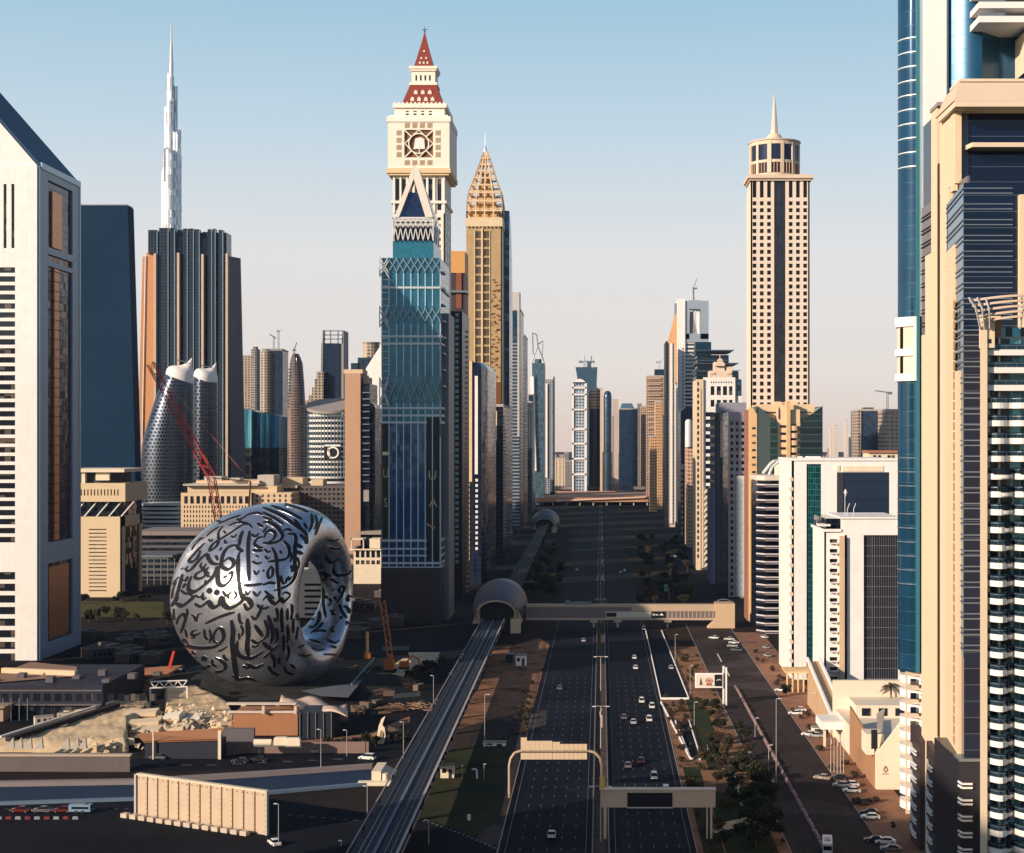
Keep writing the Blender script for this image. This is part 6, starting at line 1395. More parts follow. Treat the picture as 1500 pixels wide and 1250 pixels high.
 for q in('A20,930 250 990 290 1060 330','A22,640 300 700 280 760 300','A24,420 560 470 520 540 480','A30,250 1120 300 1160 360 1170 400 1200','A26,430 1180 470 1210 520 1180','A34,560 1000 540 1060 500 1080','A26,150 1060 190 1000 230 960','A24,900 1130 930 1180 900 1230','A26,1140 880 1170 930 1210 880','A30,1120 770 1180 800 1240 780','A22,1160 700 1200 720','A24,1040 1130 1060 1180 1100 1130','A30,1110 440 1160 470 1200 430','A26,590 840 560 890 600 920','C30,110 280 130 420 150 560','C24,150 620 180 720 230 800','C26,600 430 620 520 600 600','C30,330 180 330 260 300 300','C34,700 700 760 680 820 640','C26,1000 880 1060 900 1120 870','C34,1110 560 1180 600 1250 560','C26,980 380 1010 450 990 520','C30,880 1000 960 1040 1060 1030 1160 1060','C26,280 920 340 960 420 980','C26,600 1060 660 1040 720 1060','C30,1180 130 1230 190','C24,640 1130 700 1150 780 1140','B26,20 620 60 660 100 640','B30,250 400 300 380 350 400','B28,0 420 30 380 60 350','B24,420 720 440 800 420 880','B26,330 650 350 720 330 780','B30,20 1130 80 1180 140 1230','B28,230 1180 280 1150 340 1180','B26,780 500 850 520 930 500','B26,820 600 880 620 950 600','B26,1080 980 1100 1060 1120 1120','B24,860 1010 930 1040','B30,700 180 760 220 830 260','B26,500 300 540 380','B26,760 1180 790 1230','B26,380 260 440 330 480 400','D30,160 170 180 260 160 330','D30,350 120 360 220 340 320','D34,20 320 60 430 50 520','D30,160 420 180 520 150 600','D30,300 620 320 720 290 820','D28,420 240 430 330','D28,60 880 120 960 200 990','D28,250 880 300 960 380 980','D26,450 740 520 760 600 740','D28,640 470 700 450 780 460','D26,880 180 850 230 890 260','D28,1060 560 1020 640 960 700','D26,820 640 900 660','D24,600 660 680 690 760 680','D28,0 560 40 520 60 480'):
  h_,c_=q.split(',');v_=[float(a)for a in c_.split()];S.append((h_[0],float(h_[1:]),tuple(zip(v_[::2],v_[1::2]))))
 def spline(p,step=6.0):
  out=[];q=[p[0]]+list(p)+[p[-1]]
  for i in range(1,len(q)-2):
   p0,p1,p2,p3=[Vector(a)for a in q[i-1:i+3]];n=max(2,int((p2-p1).length/14))
   for j in range(n):
    u=j/n;out.append(.5*((2*p1)+(-p0+p2)*u+(2*p0-5*p1+4*p2-p3)*u*u+(-p0+3*p1-3*p2+p3)*u**3))
  out.append(Vector(p[-1]));return out
 dark,rim=MB(),MB()
 al=math.radians(-35)
 def ribbon(mb,pts,ox,oy,w,extra,off,lift_x=0,lift_y=0):
  L=[];n=len(pts)
  for i,p in enumerate(pts):
   d=pts[min(i+1,n-1)]-pts[max(i-1,0)]
   if d.length<1e-6:continue
   d.normalize();ang=math.atan2(d.y,d.x);tap=1.0
   if n>6:tap=min(1.0,.45+.55*min(i,n-1-i)/(n*.18+.001))
   h=(w*.60*(.44+.54*abs(math.sin(ang-al))))*tap+extra
   pr=Vector((-d.y,d.x))*h
   a=hit(ox+(p.x+pr.x)/8.333+lift_x,oy+(p.y+pr.y)/8.333+lift_y);c=hit(ox+(p.x-pr.x)/8.333+lift_x,oy+(p.y-pr.y)/8.333+lift_y)
   L.append(None if a is None or c is None or(a[0]-c[0]).length>9 else(a[0]+a[1]*off,c[0]+c[1]*off,a[0]-a[1]*.3,c[0]-c[1]*.3))
  for i in range(len(L)-1):
   if L[i]is None or L[i+1]is None:continue
   a,b_=L[i],L[i+1]
   if(a[0]-b_[0]).length>7:continue
   mb.add([a[0],a[1],b_[1],b_[0],a[2],a[3],b_[3],b_[2]],[(0,1,2,3),(0,3,7,4),(1,5,6,2)])
 for tile,w,p in S:
  ox,oy=T[tile];pts=spline(p)
  if len(p)==2:pts=[Vector(p[0]).lerp(Vector(p[1]),q/6)for q in range(7)]
  ribbon(dark,pts,ox,oy,w,1.5,.20);ribbon(rim,pts,ox,oy,w,6.0,.10,.35,.3)
 rnd=random.Random(3)
 def hit2(th,ph):
  a=P(th,ph);b1=P(th+.01,ph)-a;b2=P(th,ph+.01)-a;nrm=b1 .cross(b2).normalized()
  c=O+t*30+up*40
  if(P(th,ph)-(O+t*((so+si)/2+(Ao+Ai)/2*math.cos(th))+up*((zc+zi)/2+(Bo+Bi)/2*math.sin(th)))).dot(nrm)<0:nrm=-nrm
  return a,nrm
 for q in range(150):
  th0=rnd.uniform(0,6.28);ph0=rnd.uniform(2.9,5.6)if rnd.random()<.8 else rnd.uniform(0,6.28)
  p0,n0=hit2(th0,ph0)
  if n0 .dot((eye-p0).normalized())>-.02:continue
  pts=[];a=rnd.uniform(0,6.28);cur=rnd.uniform(-.22,.22);x_,y_=th0,ph0
  for j in range(rnd.randint(6,22)):
   pts.append((x_,y_));x_+=.022*math.cos(a);y_+=.05*math.sin(a);a+=cur
  for j in range(len(pts)-1):
   (a0,b0),(a1,b1)=pts[j],pts[j+1];w=.012+.02*abs(math.sin(a+j*cur))
   q4=[hit2(a0,b0-w),hit2(a0,b0+w),hit2(a1,b1+w),hit2(a1,b1-w)]
   dark.add([v[0]+v[1]*.2 for v in q4],[(0,1,2,3)])
 dm,nt,b=newmat('calligraphy_glass');b.inputs['Base Color'].default_value=(.008,.01,.016,1);b.inputs['Roughness'].default_value=.45;b.inputs['Specular IOR Level'].default_value=.12
 dark.build('calligraphy_window',dm,rt);rim.build('calligraphy_rim',mat('rim_highlight',(.74,.73,.72),.22,.85,var=.05),rt)  # rim ribbon, paler and shifted aside, paints the edge highlight of the strokes
museum()
# ================================================================== ground, roads, paths
def ground_mat(name,cols,scale=.02,rough=.9,detail=8.0,fine=.6,bump=.25,track=0):
 m,nt,b=newmat(name);g=pos(nt)
 n1=N(nt,'ShaderNodeTexNoise',Scale=scale,Detail=detail,Roughness=.62);nt.links.new(g.outputs['Position'],n1 .inputs['Vector'])
 cr=nt.nodes.new('ShaderNodeValToRGB');el=cr.color_ramp.elements
 el[0].position=.32;el[0].color=(*cols[0],1);el[1].position=.68;el[1].color=(*cols[-1],1)
 for i,c in enumerate(cols[1:-1]):e=el.new(.32+.36*(i+1)/(len(cols)-1));e.color=(*c,1)
 nt.links.new(n1 .outputs[0],cr.inputs[0])
 n2=N(nt,'ShaderNodeTexNoise',Scale=fine,Detail=6.0,Roughness=.7);nt.links.new(g.outputs['Position'],n2 .inputs['Vector'])
 vm=nt.nodes.new('ShaderNodeVectorMath');vm.operation='SCALE';nt.links.new(cr.outputs[0],vm.inputs[0]);nt.links.new(mth(nt,'MULTIPLY_ADD',n2 .outputs[0],.9,.55),vm.inputs['Scale'])
 if track:
  mp=nt.nodes.new('ShaderNodeMapping');mp.inputs['Scale'].default_value=(.8,.006,1);nt.links.new(g.outputs['Position'],mp.inputs['Vector']);n4=N(nt,'ShaderNodeTexNoise',Scale=1.0,Detail=4.0,Roughness=.6);nt.links.new(mp.outputs[0],n4 .inputs['Vector'])
  vt=N(nt,'ShaderNodeTexVoronoi',Scale=.035);nt.links.new(g.outputs['Position'],vt.inputs['Vector']);pt=mth(nt,'MULTIPLY_ADD',mth(nt,'GREATER_THAN',vt.outputs['Color'],.62),.45,.9)
  v5=nt.nodes.new('ShaderNodeVectorMath');v5 .operation='SCALE';nt.links.new(vm.outputs[0],v5 .inputs[0]);nt.links.new(mth(nt,'MULTIPLY',mth(nt,'MULTIPLY_ADD',n4 .outputs[0],2.2*track,1-track),pt),v5 .inputs['Scale']);vm=v5
 nt.links.new(vm.outputs[0],b.inputs['Base Color']);b.inputs['Roughness'].default_value=rough;b.inputs['Specular IOR Level'].default_value=.04
 bp=nt.nodes.new('ShaderNodeBump');bp.inputs['Strength'].default_value=bump;nt.links.new(n2 .outputs[0],bp.inputs['Height']);nt.links.new(bp.outputs[0],b.inputs['Normal'])
 return m
GROUND=ground_mat('city_ground',[(.010,.011,.015),(.030,.025,.023),(.015,.015,.018)],.012)
ASPH=ground_mat('asphalt',[(.006,.008,.014),(.010,.012,.020),(.008,.010,.018)],.03,.75,fine=1.2,bump=.08,track=.5)
ASPH2=ground_mat('old_asphalt',[(.030,.025,.026),(.05,.04,.038),(.036,.03,.030)],.04,.85,fine=1.0,bump=.1,track=.4)
ASPHK=ground_mat('dark_asphalt',[(.007,.009,.014),(.013,.015,.021),(.010,.012,.017)],.02,.8,fine=.8,bump=.08)
EARTH=ground_mat('red_earth',[(.05,.033,.024),(.27,.145,.085),(.13,.07,.045)],.07,.95,fine=.5)
SANDM=ground_mat('sand_fill',[(.50,.37,.22),(.62,.48,.30),(.42,.30,.18)],.05,.95,fine=.35,bump=.4)
GRASS=ground_mat('dry_lawn',[(.018,.026,.016),(.035,.045,.024),(.05,.04,.025)],.05,.95,fine=1.0)
PAVE=ground_mat('brick_paving',[(.22,.11,.075),(.30,.16,.10),(.17,.10,.08)],.08,.9,fine=.9)
PAINT=mat('road_paint',(.15,.15,.17),.7,var=.5,scale=.6)
k=MB();k.add([(-12000,150,0),(12000,150,0),(12000,14000,0),(-12000,14000,0),(-12000,-1500,0),(12000,-1500,0)],[(0,1,2,3),(4,5,1,0)]);struct('ground',k,GROUND)
LV=[0]
def sheet(name,pts,m,lift=None,px=True,kind='structure'):
 """flat patch laid on the ground, 4 mm above the one before"""
 LV[0]+=1;z=lift if lift is not None else.02+.004*LV[0]
 P_=[G(a,b)for a,b in pts]if px else[Vector((a,b,0))for a,b in pts]
 k=MB();k.add([(p.x,p.y,z)for p in P_],[tuple(range(len(P_)))]);return struct(name,k,m,kind)
def rect(name,x0,x1,y0,y1,m,**kw):return sheet(name,[(x0,y0),(x1,y0),(x1,y1),(x0,y1)],m,px=False,**kw)
rect('road',-27.5,-2.6,180,6500,ASPH);rect('road',2.6,25.6,180,6500,ASPH)
rect('median_strip',-2.6,2.6,180,6500,ground_mat('median_soil',[(.05,.04,.035),(.10,.075,.06),(.07,.055,.05)],.1))
rect('verge',25.6,50.5,180,800,EARTH)
rect('service_road',51.0,76.0,180,900,ASPH2)
rect('pavement',76.0,92.0,180,860,PAVE);rect('pavement',60.0,110.0,905,2600,ASPHK)  # farther pavement in dark asphalt stands for the shade between the towers
rect('verge',25.6,51.0,800,1400,ground_mat('shaded_verge',[(.012,.014,.016),(.04,.028,.02),(.018,.018,.018)],.03))  # darker copy of the verge, shade put into the soil colour
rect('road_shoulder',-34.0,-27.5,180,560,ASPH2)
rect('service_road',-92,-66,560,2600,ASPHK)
rect('pavement',-48,-27.5,760,1400,ground_mat('shaded_paving',[(.012,.013,.017),(.035,.028,.025),(.018,.018,.02)],.05))  # paving with the shade of this stretch put into its colour
sheet('lawn',[(560,1240),(640,1062),(742,1062),(748,1120),(722,1210),(690,1225),(640,1205),(600,1250)],GRASS)
sheet('verge',[(700,960),(790,935),(805,945),(775,1060),(640,1070),(662,1035)],EARTH)
sheet('side_road',[(590,1100),(690,1062),(748,1048),(800,1040),(800,1062),(745,1078),(660,1098),(590,1130)],ASPH2)
sheet('side_road',[(0,1168),(200,1160),(400,1170),(520,1190),(640,1205),(740,1250),(740,1400),(0,1400)],ASPHK)
sheet('side_road',[(0,1100),(190,1112),(400,1102),(560,1080),(640,1030),(690,960),(720,960),(700,1010),(640,1085),(560,1118),(400,1128),(0,1132)],ASPHK)
sheet('pavement',[(330,1100),(420,1082),(560,1062),(600,1050),(600,1058),(560,1078),(420,1096),(330,1108)],PAVE)
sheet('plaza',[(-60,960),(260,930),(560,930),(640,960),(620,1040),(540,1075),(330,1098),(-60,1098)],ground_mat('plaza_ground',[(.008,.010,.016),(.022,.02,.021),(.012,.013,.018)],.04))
sheet('lawn',[(118,905),(240,905),(240,882),(118,880)],ground_mat('park_lawn',[(.035,.05,.02),(.09,.085,.035),(.06,.07,.03)],.05))
sheet('plaza',[(590,965),(645,962),(640,978),(560,1002),(560,985)],SANDM)
rect('lawn',27.5,33.0,395,505,GRASS);rect('lawn',33.5,47.5,395,470,GRASS);rect('lawn',36.0,43.0,500,640,GRASS)
sheet('path',[(1040,1210),(1100,1196),(1128,1192),(1130,1200),(1104,1206),(1046,1222)],SANDM);sheet('path',[(1058,1126),(1070,1122),(1094,1176),(1086,1182)],SANDM)
def dashes(k,x,y0,y1,period=12.0,ln=3.0,w=.10):
 y=y0
 while y<y1:k.add([(x-w,y,0),(x+w,y,0),(x+w,y+ln,0),(x-w,y+ln,0)],[(0,1,2,3)]);y+=period
LV[0]+=1;k=MB()
for i in range(1,6):dashes(k,-25.3+i*3.65,330,700)
for i in range(1,6):dashes(k,4.2+i*3.4,333,700)
for x_ in(-25.6,-4.0,4.0,23.9):k.add([(x_-.08,180,0),(x_+.08,180,0),(x_+.08,1050,0),(x_-.08,1050,0)],[(0,1,2,3)])
for p in k.v:p.z=.02+.004*LV[0]+.01
struct('lane_markings',k,PAINT)
LV[0]+=1;k=MB()
for i in range(22):p=G(300+i*0,1109);pass
for i in range(15):
 a=G(-30+i*37,1122-(max(0,i-9)*1.8));k.add([(a.x,a.y,0),(a.x+3.2,a.y,0),(a.x+3.2,a.y+.8,0),(a.x,a.y+.8,0)],[(0,1,2,3)])
for i in range(34):
 a=G(-10+i*16,1186+max(0,i-20)*1.3);k.add([(a.x,a.y,0),(a.x+1.2,a.y,0),(a.x+1.2,a.y+.5,0),(a.x,a.y+.5,0)],[(0,1,2,3)])
for i in range(20):
 a=G(606+i*6.4,1200+i*1.9+i*i*.03);k.add([(a.x,a.y,0),(a.x+.75,a.y,0),(a.x+.75,a.y+1.2,0),(a.x,a.y+1.2,0)],[(0,1,2,3)])
for p in k.v:p.z=.02+.004*LV[0]+.01
struct('lane_markings',k,PAINT)
def wall(name,a,b,h,w,m,label=None,cat='low wall',z0=0.0,group=None):
 k=MB();a=Vector(a);b=Vector(b);d=(b-a).normalized();s=Vector((-d.y,d.x,0))*w/2
 k.add([a+s,a-s,b-s,b+s]+[q+Vector((0,0,h))for q in(a+s,a-s,b-s,b+s)],[(3,2,1,0),(4,5,6,7),(0,1,5,4),(1,2,6,5),(2,3,7,6),(3,0,4,7)])
 o=k.build(name,m,None)
 if label:tag(o,label,cat,group)
 else:o['kind']='structure'
 return o
KERB=mat('kerb_stone',(.30,.26,.24),.85,var=.2,scale=.5)
for nm,x_,y0,y1 in(('kerb',25.75,180,900),('kerb',50.8,180,900),('kerb',-27.6,180,600),('kerb',76.1,180,900)):
 wall(nm,(x_,y0,0),(x_,y1,0),.14,.3,KERB)
tag(wall('road_barrier',(-2.2,180,0),(-2.2,2600,0),.9,.35,mat('barrier_grey',(.16,.16,.18),.7,var=.2)),'long low barrier on the left side of the highway median','barrier','median barriers')
tag(wall('road_barrier',(2.2,180,0),(2.2,2600,0),.9,.35,mat('barrier_grey',(.16,.16,.18),.7)),'long low barrier on the right side of the highway median','barrier','median barriers')
k=MB();k.box(59.6,60.5,395,672,0,.3)
for i in range(22):k.box(59.75,60.35,400+i*12,409+i*12,.3,1.0)
tag(k.build('road_divider',mat('divider_pink',(.30,.20,.19),.8,var=.25,scale=.3)),'pinkish raised divider running down the service road on the right','barrier')
for i,y_ in enumerate((700,745)):k=MB();k.box(59.7,60.2,y_,y_+26,0,.5);tag(k.build('road_divider',CONC),('nearer of two pale divider pieces at the far end of the service road','farther of two pale divider pieces at the far end of the service road')[i],'barrier')
def ramp(name,label,xl0,xr0,y0,xl1,xr1,y1,depth,closed_near=True,m=WHITE,wall_w=.32,hh=.9):
 """trench: dark road sheet between parapet walls, y0 near end"""
 rt=thing(name,label,'underpass ramp',((xl0+xr0)/2,(y0+y1)/2,0))
 def w(nm,a,b):
  k=MB();a=Vector(a);b=Vector(b);d=(b-a).normalized();s=Vector((-d.y,d.x,0))*wall_w/2
  k.add([a+s,a-s,b-s,b+s]+[q+Vector((0,0,hh))for q in(a+s,a-s,b-s,b+s)],[(3,2,1,0),(4,5,6,7),(0,1,5,4),(1,2,6,5),(2,3,7,6),(3,0,4,7)]);k.build(nm,m,rt)
 w('parapet',(xl0,y0,0),(xl1,y1,0));w('parapet',(xr0,y0,0),(xr1,y1,0))
 if closed_near:w('end_wall',(xl0,y0,0),(xr0,y0,0))
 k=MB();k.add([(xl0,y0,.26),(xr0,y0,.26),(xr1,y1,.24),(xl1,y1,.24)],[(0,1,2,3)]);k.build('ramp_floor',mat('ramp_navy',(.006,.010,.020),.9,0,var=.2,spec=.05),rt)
 return rt
g=G
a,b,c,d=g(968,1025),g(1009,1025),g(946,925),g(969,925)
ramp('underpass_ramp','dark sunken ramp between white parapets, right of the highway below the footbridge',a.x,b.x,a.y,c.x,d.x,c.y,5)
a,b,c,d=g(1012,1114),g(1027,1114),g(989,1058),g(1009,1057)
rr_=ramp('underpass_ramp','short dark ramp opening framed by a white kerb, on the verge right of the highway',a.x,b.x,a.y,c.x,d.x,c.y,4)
a,b=g(968,1030),g(1011,1112);wall('parapet_wall',a,b,.9,.4,WHITE,'thin white slanting parapet between the highway and the short ramp opening','low wall')
rt=thing('covered_ramp','long low ramp with pale retaining walls and a bluish floor, lower left between the roads','underpass ramp',(G(280,1150).x,G(280,1150).y,0))
def quadstrip(k,pts_top,pts_bot,z0,z1):
 for i in range(len(pts_top)-1):
  a,b=pts_top[i],pts_top[i+1];c,d=pts_bot[i+1],pts_bot[i]
  k.add([(p.x,p.y,z)for z in(z0,z1)for p in(d,c,b,a)],[(3,2,1,0),(4,5,6,7),(0,1,5,4),(1,2,6,5),(2,3,7,6),(3,0,4,7)])
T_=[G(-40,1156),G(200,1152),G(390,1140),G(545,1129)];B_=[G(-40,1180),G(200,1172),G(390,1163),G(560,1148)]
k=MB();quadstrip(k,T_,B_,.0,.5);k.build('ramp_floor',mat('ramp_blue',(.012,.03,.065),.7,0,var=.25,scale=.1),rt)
k=MB();quadstrip(k,[p+Vector((0,2.6,0))for p in T_],T_,0,2.0);k.build('retaining_wall',mat('wall_blush',(.22,.19,.19),.8,var=.1),rt)
k=MB();quadstrip(k,B_,[p-Vector((0,1.6,0))for p in B_],0,1.0);k.build('retaining_wall',mat('wall_blue',(.12,.18,.25),.8,var=.1),rt)
a=G(545,1148);k=MB();k.box(a.x,a.x+3.0,a.y-1,a.y+12,0,4.2);k.extr([(a.x+3,0),(a.x+9,0),(a.x+9,1.2),(a.x+3,4.2)],9,'y',a.y);k.cyl((a.x+4.4,a.y-.6),1.0,.9,1.2,3.4,12);k.box(a.x-4,a.x+9.5,a.y-3.4,a.y-1.2,0,1.3);k.build('end_block',CREAM,rt)
def overbridge(label,Y,x0,x1,zd,m,w=16,tk=2.2,piers=8):
 rt=thing('overbridge',label,'bridge',((x0+x1)/2,Y,0),'overbridges crossing the far highway');k=MB();k.box(x0,x1,Y,Y+w,zd-tk,zd);k.build('deck',m,rt)
 k=MB();k.box(x0,x1,Y-.4,Y,zd-.3,zd+1.1);k.box(x0,x1,Y+w,Y+w+.4,zd,zd+1.1);k.build('parapet',m,rt)
 for i in range(piers):
  k=MB();xx=x0+(x1-x0)*(i+.5)/piers;k.box(xx-1,xx+1,Y+3,Y+w-3,0,zd-tk);k.build('pier',CONC,rt)
 return rt
OB=mat('bridge_orange',(.46,.26,.16),.8,var=.25,scale=.05)
ob=overbridge('long sunlit orange-brown bridge deck crossing the highway far away',2530,X(780,2530),X(958,2530),12,OB,330,6,9)
k=MB();k.add([(X(815,2525),2525,7),(X(956,2525),2525,13.5),(X(956,2525),2528,16),(X(815,2525),2528,9.5)],[(0,1,2,3)]);k.box(X(806,2700),X(815,2700),2700,2715,12,17);k.build('ramp_arm',mat('ramp_pale',(.60,.40,.30),.8),ob)
overbridge('higher greyish bridge with an orange middle span, behind the long orange-brown bridge',3050,X(776,3050),X(945,3050),15,mat('bridge_grey',(.20,.17,.17),.8,var=.2),20,5,6)
k=MB();k.box(X(877,3045),X(908,3045),3044,3049,7.5,16.5);t_=tag(k.build('sign_gantry',mat('gantry_orange',(.50,.30,.17),.7)),'tan sign board over the road at the far bridges','road sign')
def viaduct():
 pts=[Vector((X(520,330)+0,200,0))]
 cx=lambda y:-55.2-(y-360)*.010
 rt=thing('elevated_railway','elevated railway viaduct running from the bottom of the picture into the domed station','railway viaduct',(-56,600,0))
 ys=[150+i*30 for i in range(24)];zd=9.0;hw=6.4
 def strip(k,x0,x1,z0,z1,ys=ys):
  for i in range(len(ys)-1):
   a,b=ys[i],ys[i+1]
   k.add([(cx(a)+x0,a,z0),(cx(a)+x1,a,z0),(cx(b)+x1,b,z0),(cx(b)+x0,b,z0),(cx(a)+x0,a,z1),(cx(a)+x1,a,z1),(cx(b)+x1,b,z1),(cx(b)+x0,b,z1)],[(3,2,1,0),(4,5,6,7),(0,1,5,4),(2,3,7,6)])
 k=MB();strip(k,-hw+.4,hw-.4,zd-.8,zd);strip(k,-3,3,zd-2.6,zd-.8);k.build('deck',mat('deck_dark',(.022,.026,.038),.7,var=.25,scale=.4),rt)
 PW=mat('viaduct_wall',(.40,.35,.33),.75,var=.1,streak=.08)
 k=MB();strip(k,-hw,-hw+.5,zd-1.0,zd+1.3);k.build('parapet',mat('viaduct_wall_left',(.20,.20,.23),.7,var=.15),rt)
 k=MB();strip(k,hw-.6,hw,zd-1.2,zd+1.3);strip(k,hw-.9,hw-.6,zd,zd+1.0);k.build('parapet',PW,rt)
 k=MB();strip(k,-.45,.45,zd,zd+.5);k.build('cable_trough',mat('trough_blue',(.10,.14,.20),.6),rt)
 for o in(-3.9,-2.4,2.4,3.9):
  k=MB();strip(k,o-.07,o+.07,zd,zd+.2);k.build('rail',mat('rail_steel',(.25,.30,.36),.3,.9),rt)
 k=MB()
 for y_ in range(200,840,4):
  for o in(-3.15,3.15):k.box(cx(y_)+o-1.2,cx(y_)+o+1.2,y_,y_+.5,zd,zd+.1)
 k.build('sleepers',DARKC,rt)['kind']='stuff'
 k=MB()
 for y_ in range(200,840,24):k.box(cx(y_)+hw-.62,cx(y_)+hw+.02,y_,y_+.12,zd-1.2,zd+1.31)
 k.build('parapet_joint',DARKC,rt)
 for y_ in range(240,840,32):
  k=MB();k.cyl((cx(y_),y_),1.2,1.0,0,zd-3.6,14);k.add([(cx(y_)-1,y_-1,zd-3.6),(cx(y_)+1,y_-1,zd-3.6),(cx(y_)+1,y_+1,zd-3.6),(cx(y_)-1,y_+1,zd-3.6),(cx(y_)-3,y_-1.2,zd-2.6),(cx(y_)+3,y_-1.2,zd-2.6),(cx(y_)+3,y_+1.2,zd-2.6),(cx(y_)-3,y_+1.2,zd-2.6)],[(3,2,1,0),(4,5,6,7),(0,1,5,4),(1,2,6,5),(2,3,7,6),(3,0,4,7)]);k.build('pier',CONC,rt)
 rt=thing('elevated_railway','farther stretch of the elevated railway between the two domed stations','railway viaduct',(-66,1300,0));k=MB()
 k.add([(-64,960,8),(-54,960,8),(-62,1800,8),(-72,1800,8),(-64,960,10),(-54,960,10),(-62,1800,10),(-72,1800,10)],[(3,2,1,0),(4,5,6,7),(0,1,5,4),(1,2,6,5),(2,3,7,6),(3,0,4,7)]);k.build('deck',mat('deck_far',(.008,.011,.02),.7),rt)
 k=MB();k.beam((-64,960,10.6),(-72,1800,10.6),.5,1.2);k.beam((-54,960,10.6),(-62,1800,10.6),.5,1.2);k.build('parapet',mat('far_parapet',(.04,.045,.06),.7),rt)
 for y_ in range(990,1790,60):k=MB();k.cyl((-59-(y_-960)*.0095,y_),1.2,1.2,0,8,10);k.build('pier',CONC,rt)
viaduct()
def station(cx,y0,y1,hw,ht,zb,label,group='domed railway stations'):
 rt=thing('domed_station',label,'railway station',(cx,(y0+y1)/2,0),group);m=14;n=22;vs=[];fs=[]
 for j in range(m+1):
  t=j/m;y=y0+(y1-y0)*t
  s=(.66+.34*math.sin(math.pi*min(1,t*2.2)/2))if t<.45 else math.sqrt(max(.0,1-((t-.45)/.56)**2));sh=(.46+.54*math.sin(math.pi*min(1,t*2.2)/2))if t<.45 else s
  for i in range(n+1):
   a=math.pi*(-.12+1.24*i/n)
   over=5*math.sin(max(0,a))*(1-t)if t<.2 else 0
   vs.append((cx-hw*s*math.cos(a),y-over,zb+(ht-zb)*sh*math.sin(a)))
 for j in range(m):
  for i in range(n):fs.append((j*(n+1)+i,j*(n+1)+i+1,(j+1)*(n+1)+i+1,(j+1)*(n+1)+i))
 k=MB();k.add(vs,fs);o=k.build('shell',mat('shell_bronze',(.13,.12,.13),.45,.35,var=.08,scale=.05),rt,True,ang=60)
 md=o.modifiers.new('thickness','SOLIDIFY');md.thickness=.5
 k=MB();rim=vs[:n+1]
 for i in range(n):k.beam(rim[i],rim[i+1],1.1,.7)
 k.build('shell_rim',mat('rim_tan',(.55,.42,.30),.6),rt)
 k=MB();k.box(cx-hw*.62,cx+hw*.62,y0+7,y1-12,0,zb+(ht-zb)*.35);k.build('concourse',mat('station_dark',(.02,.022,.03),.4),rt)
 for s_ in(-1,1):
  k=MB();k.add([(cx+s_*hw*.86,y0+1,zb-6),(cx+s_*hw*.60,y0+3,zb-6),(cx+s_*hw*.60,y0+3,zb+1),(cx+s_*hw*.72,y0+1,zb+2),(cx+s_*hw*.9,y1-20,zb-6),(cx+s_*hw*.6,y1-20,zb-6),(cx+s_*hw*.6,y1-20,zb+1),(cx+s_*hw*.85,y1-20,zb+4)],[(0,1,2,3),(7,6,5,4),(0,4,5,1),(1,5,6,2),(2,6,7,3),(3,7,4,0)]);k.build('platform_wall',mat('platform_tan',(.48,.36,.26),.7,var=.1),rt)
 k=MB();k.box(cx+hw*.5,cx+hw*.85,y0-3,y0+3,0,zb-3);k.build('stair_block',BEIGE,rt)
 return rt
station(-59.5,858,935,16.2,27.5,11.0,'nearer domed railway station with a dark open mouth where the viaduct enters')
station(-67.0,1790,1880,17.0,26,9.0,'farther domed railway station, small and dark beyond the first one')
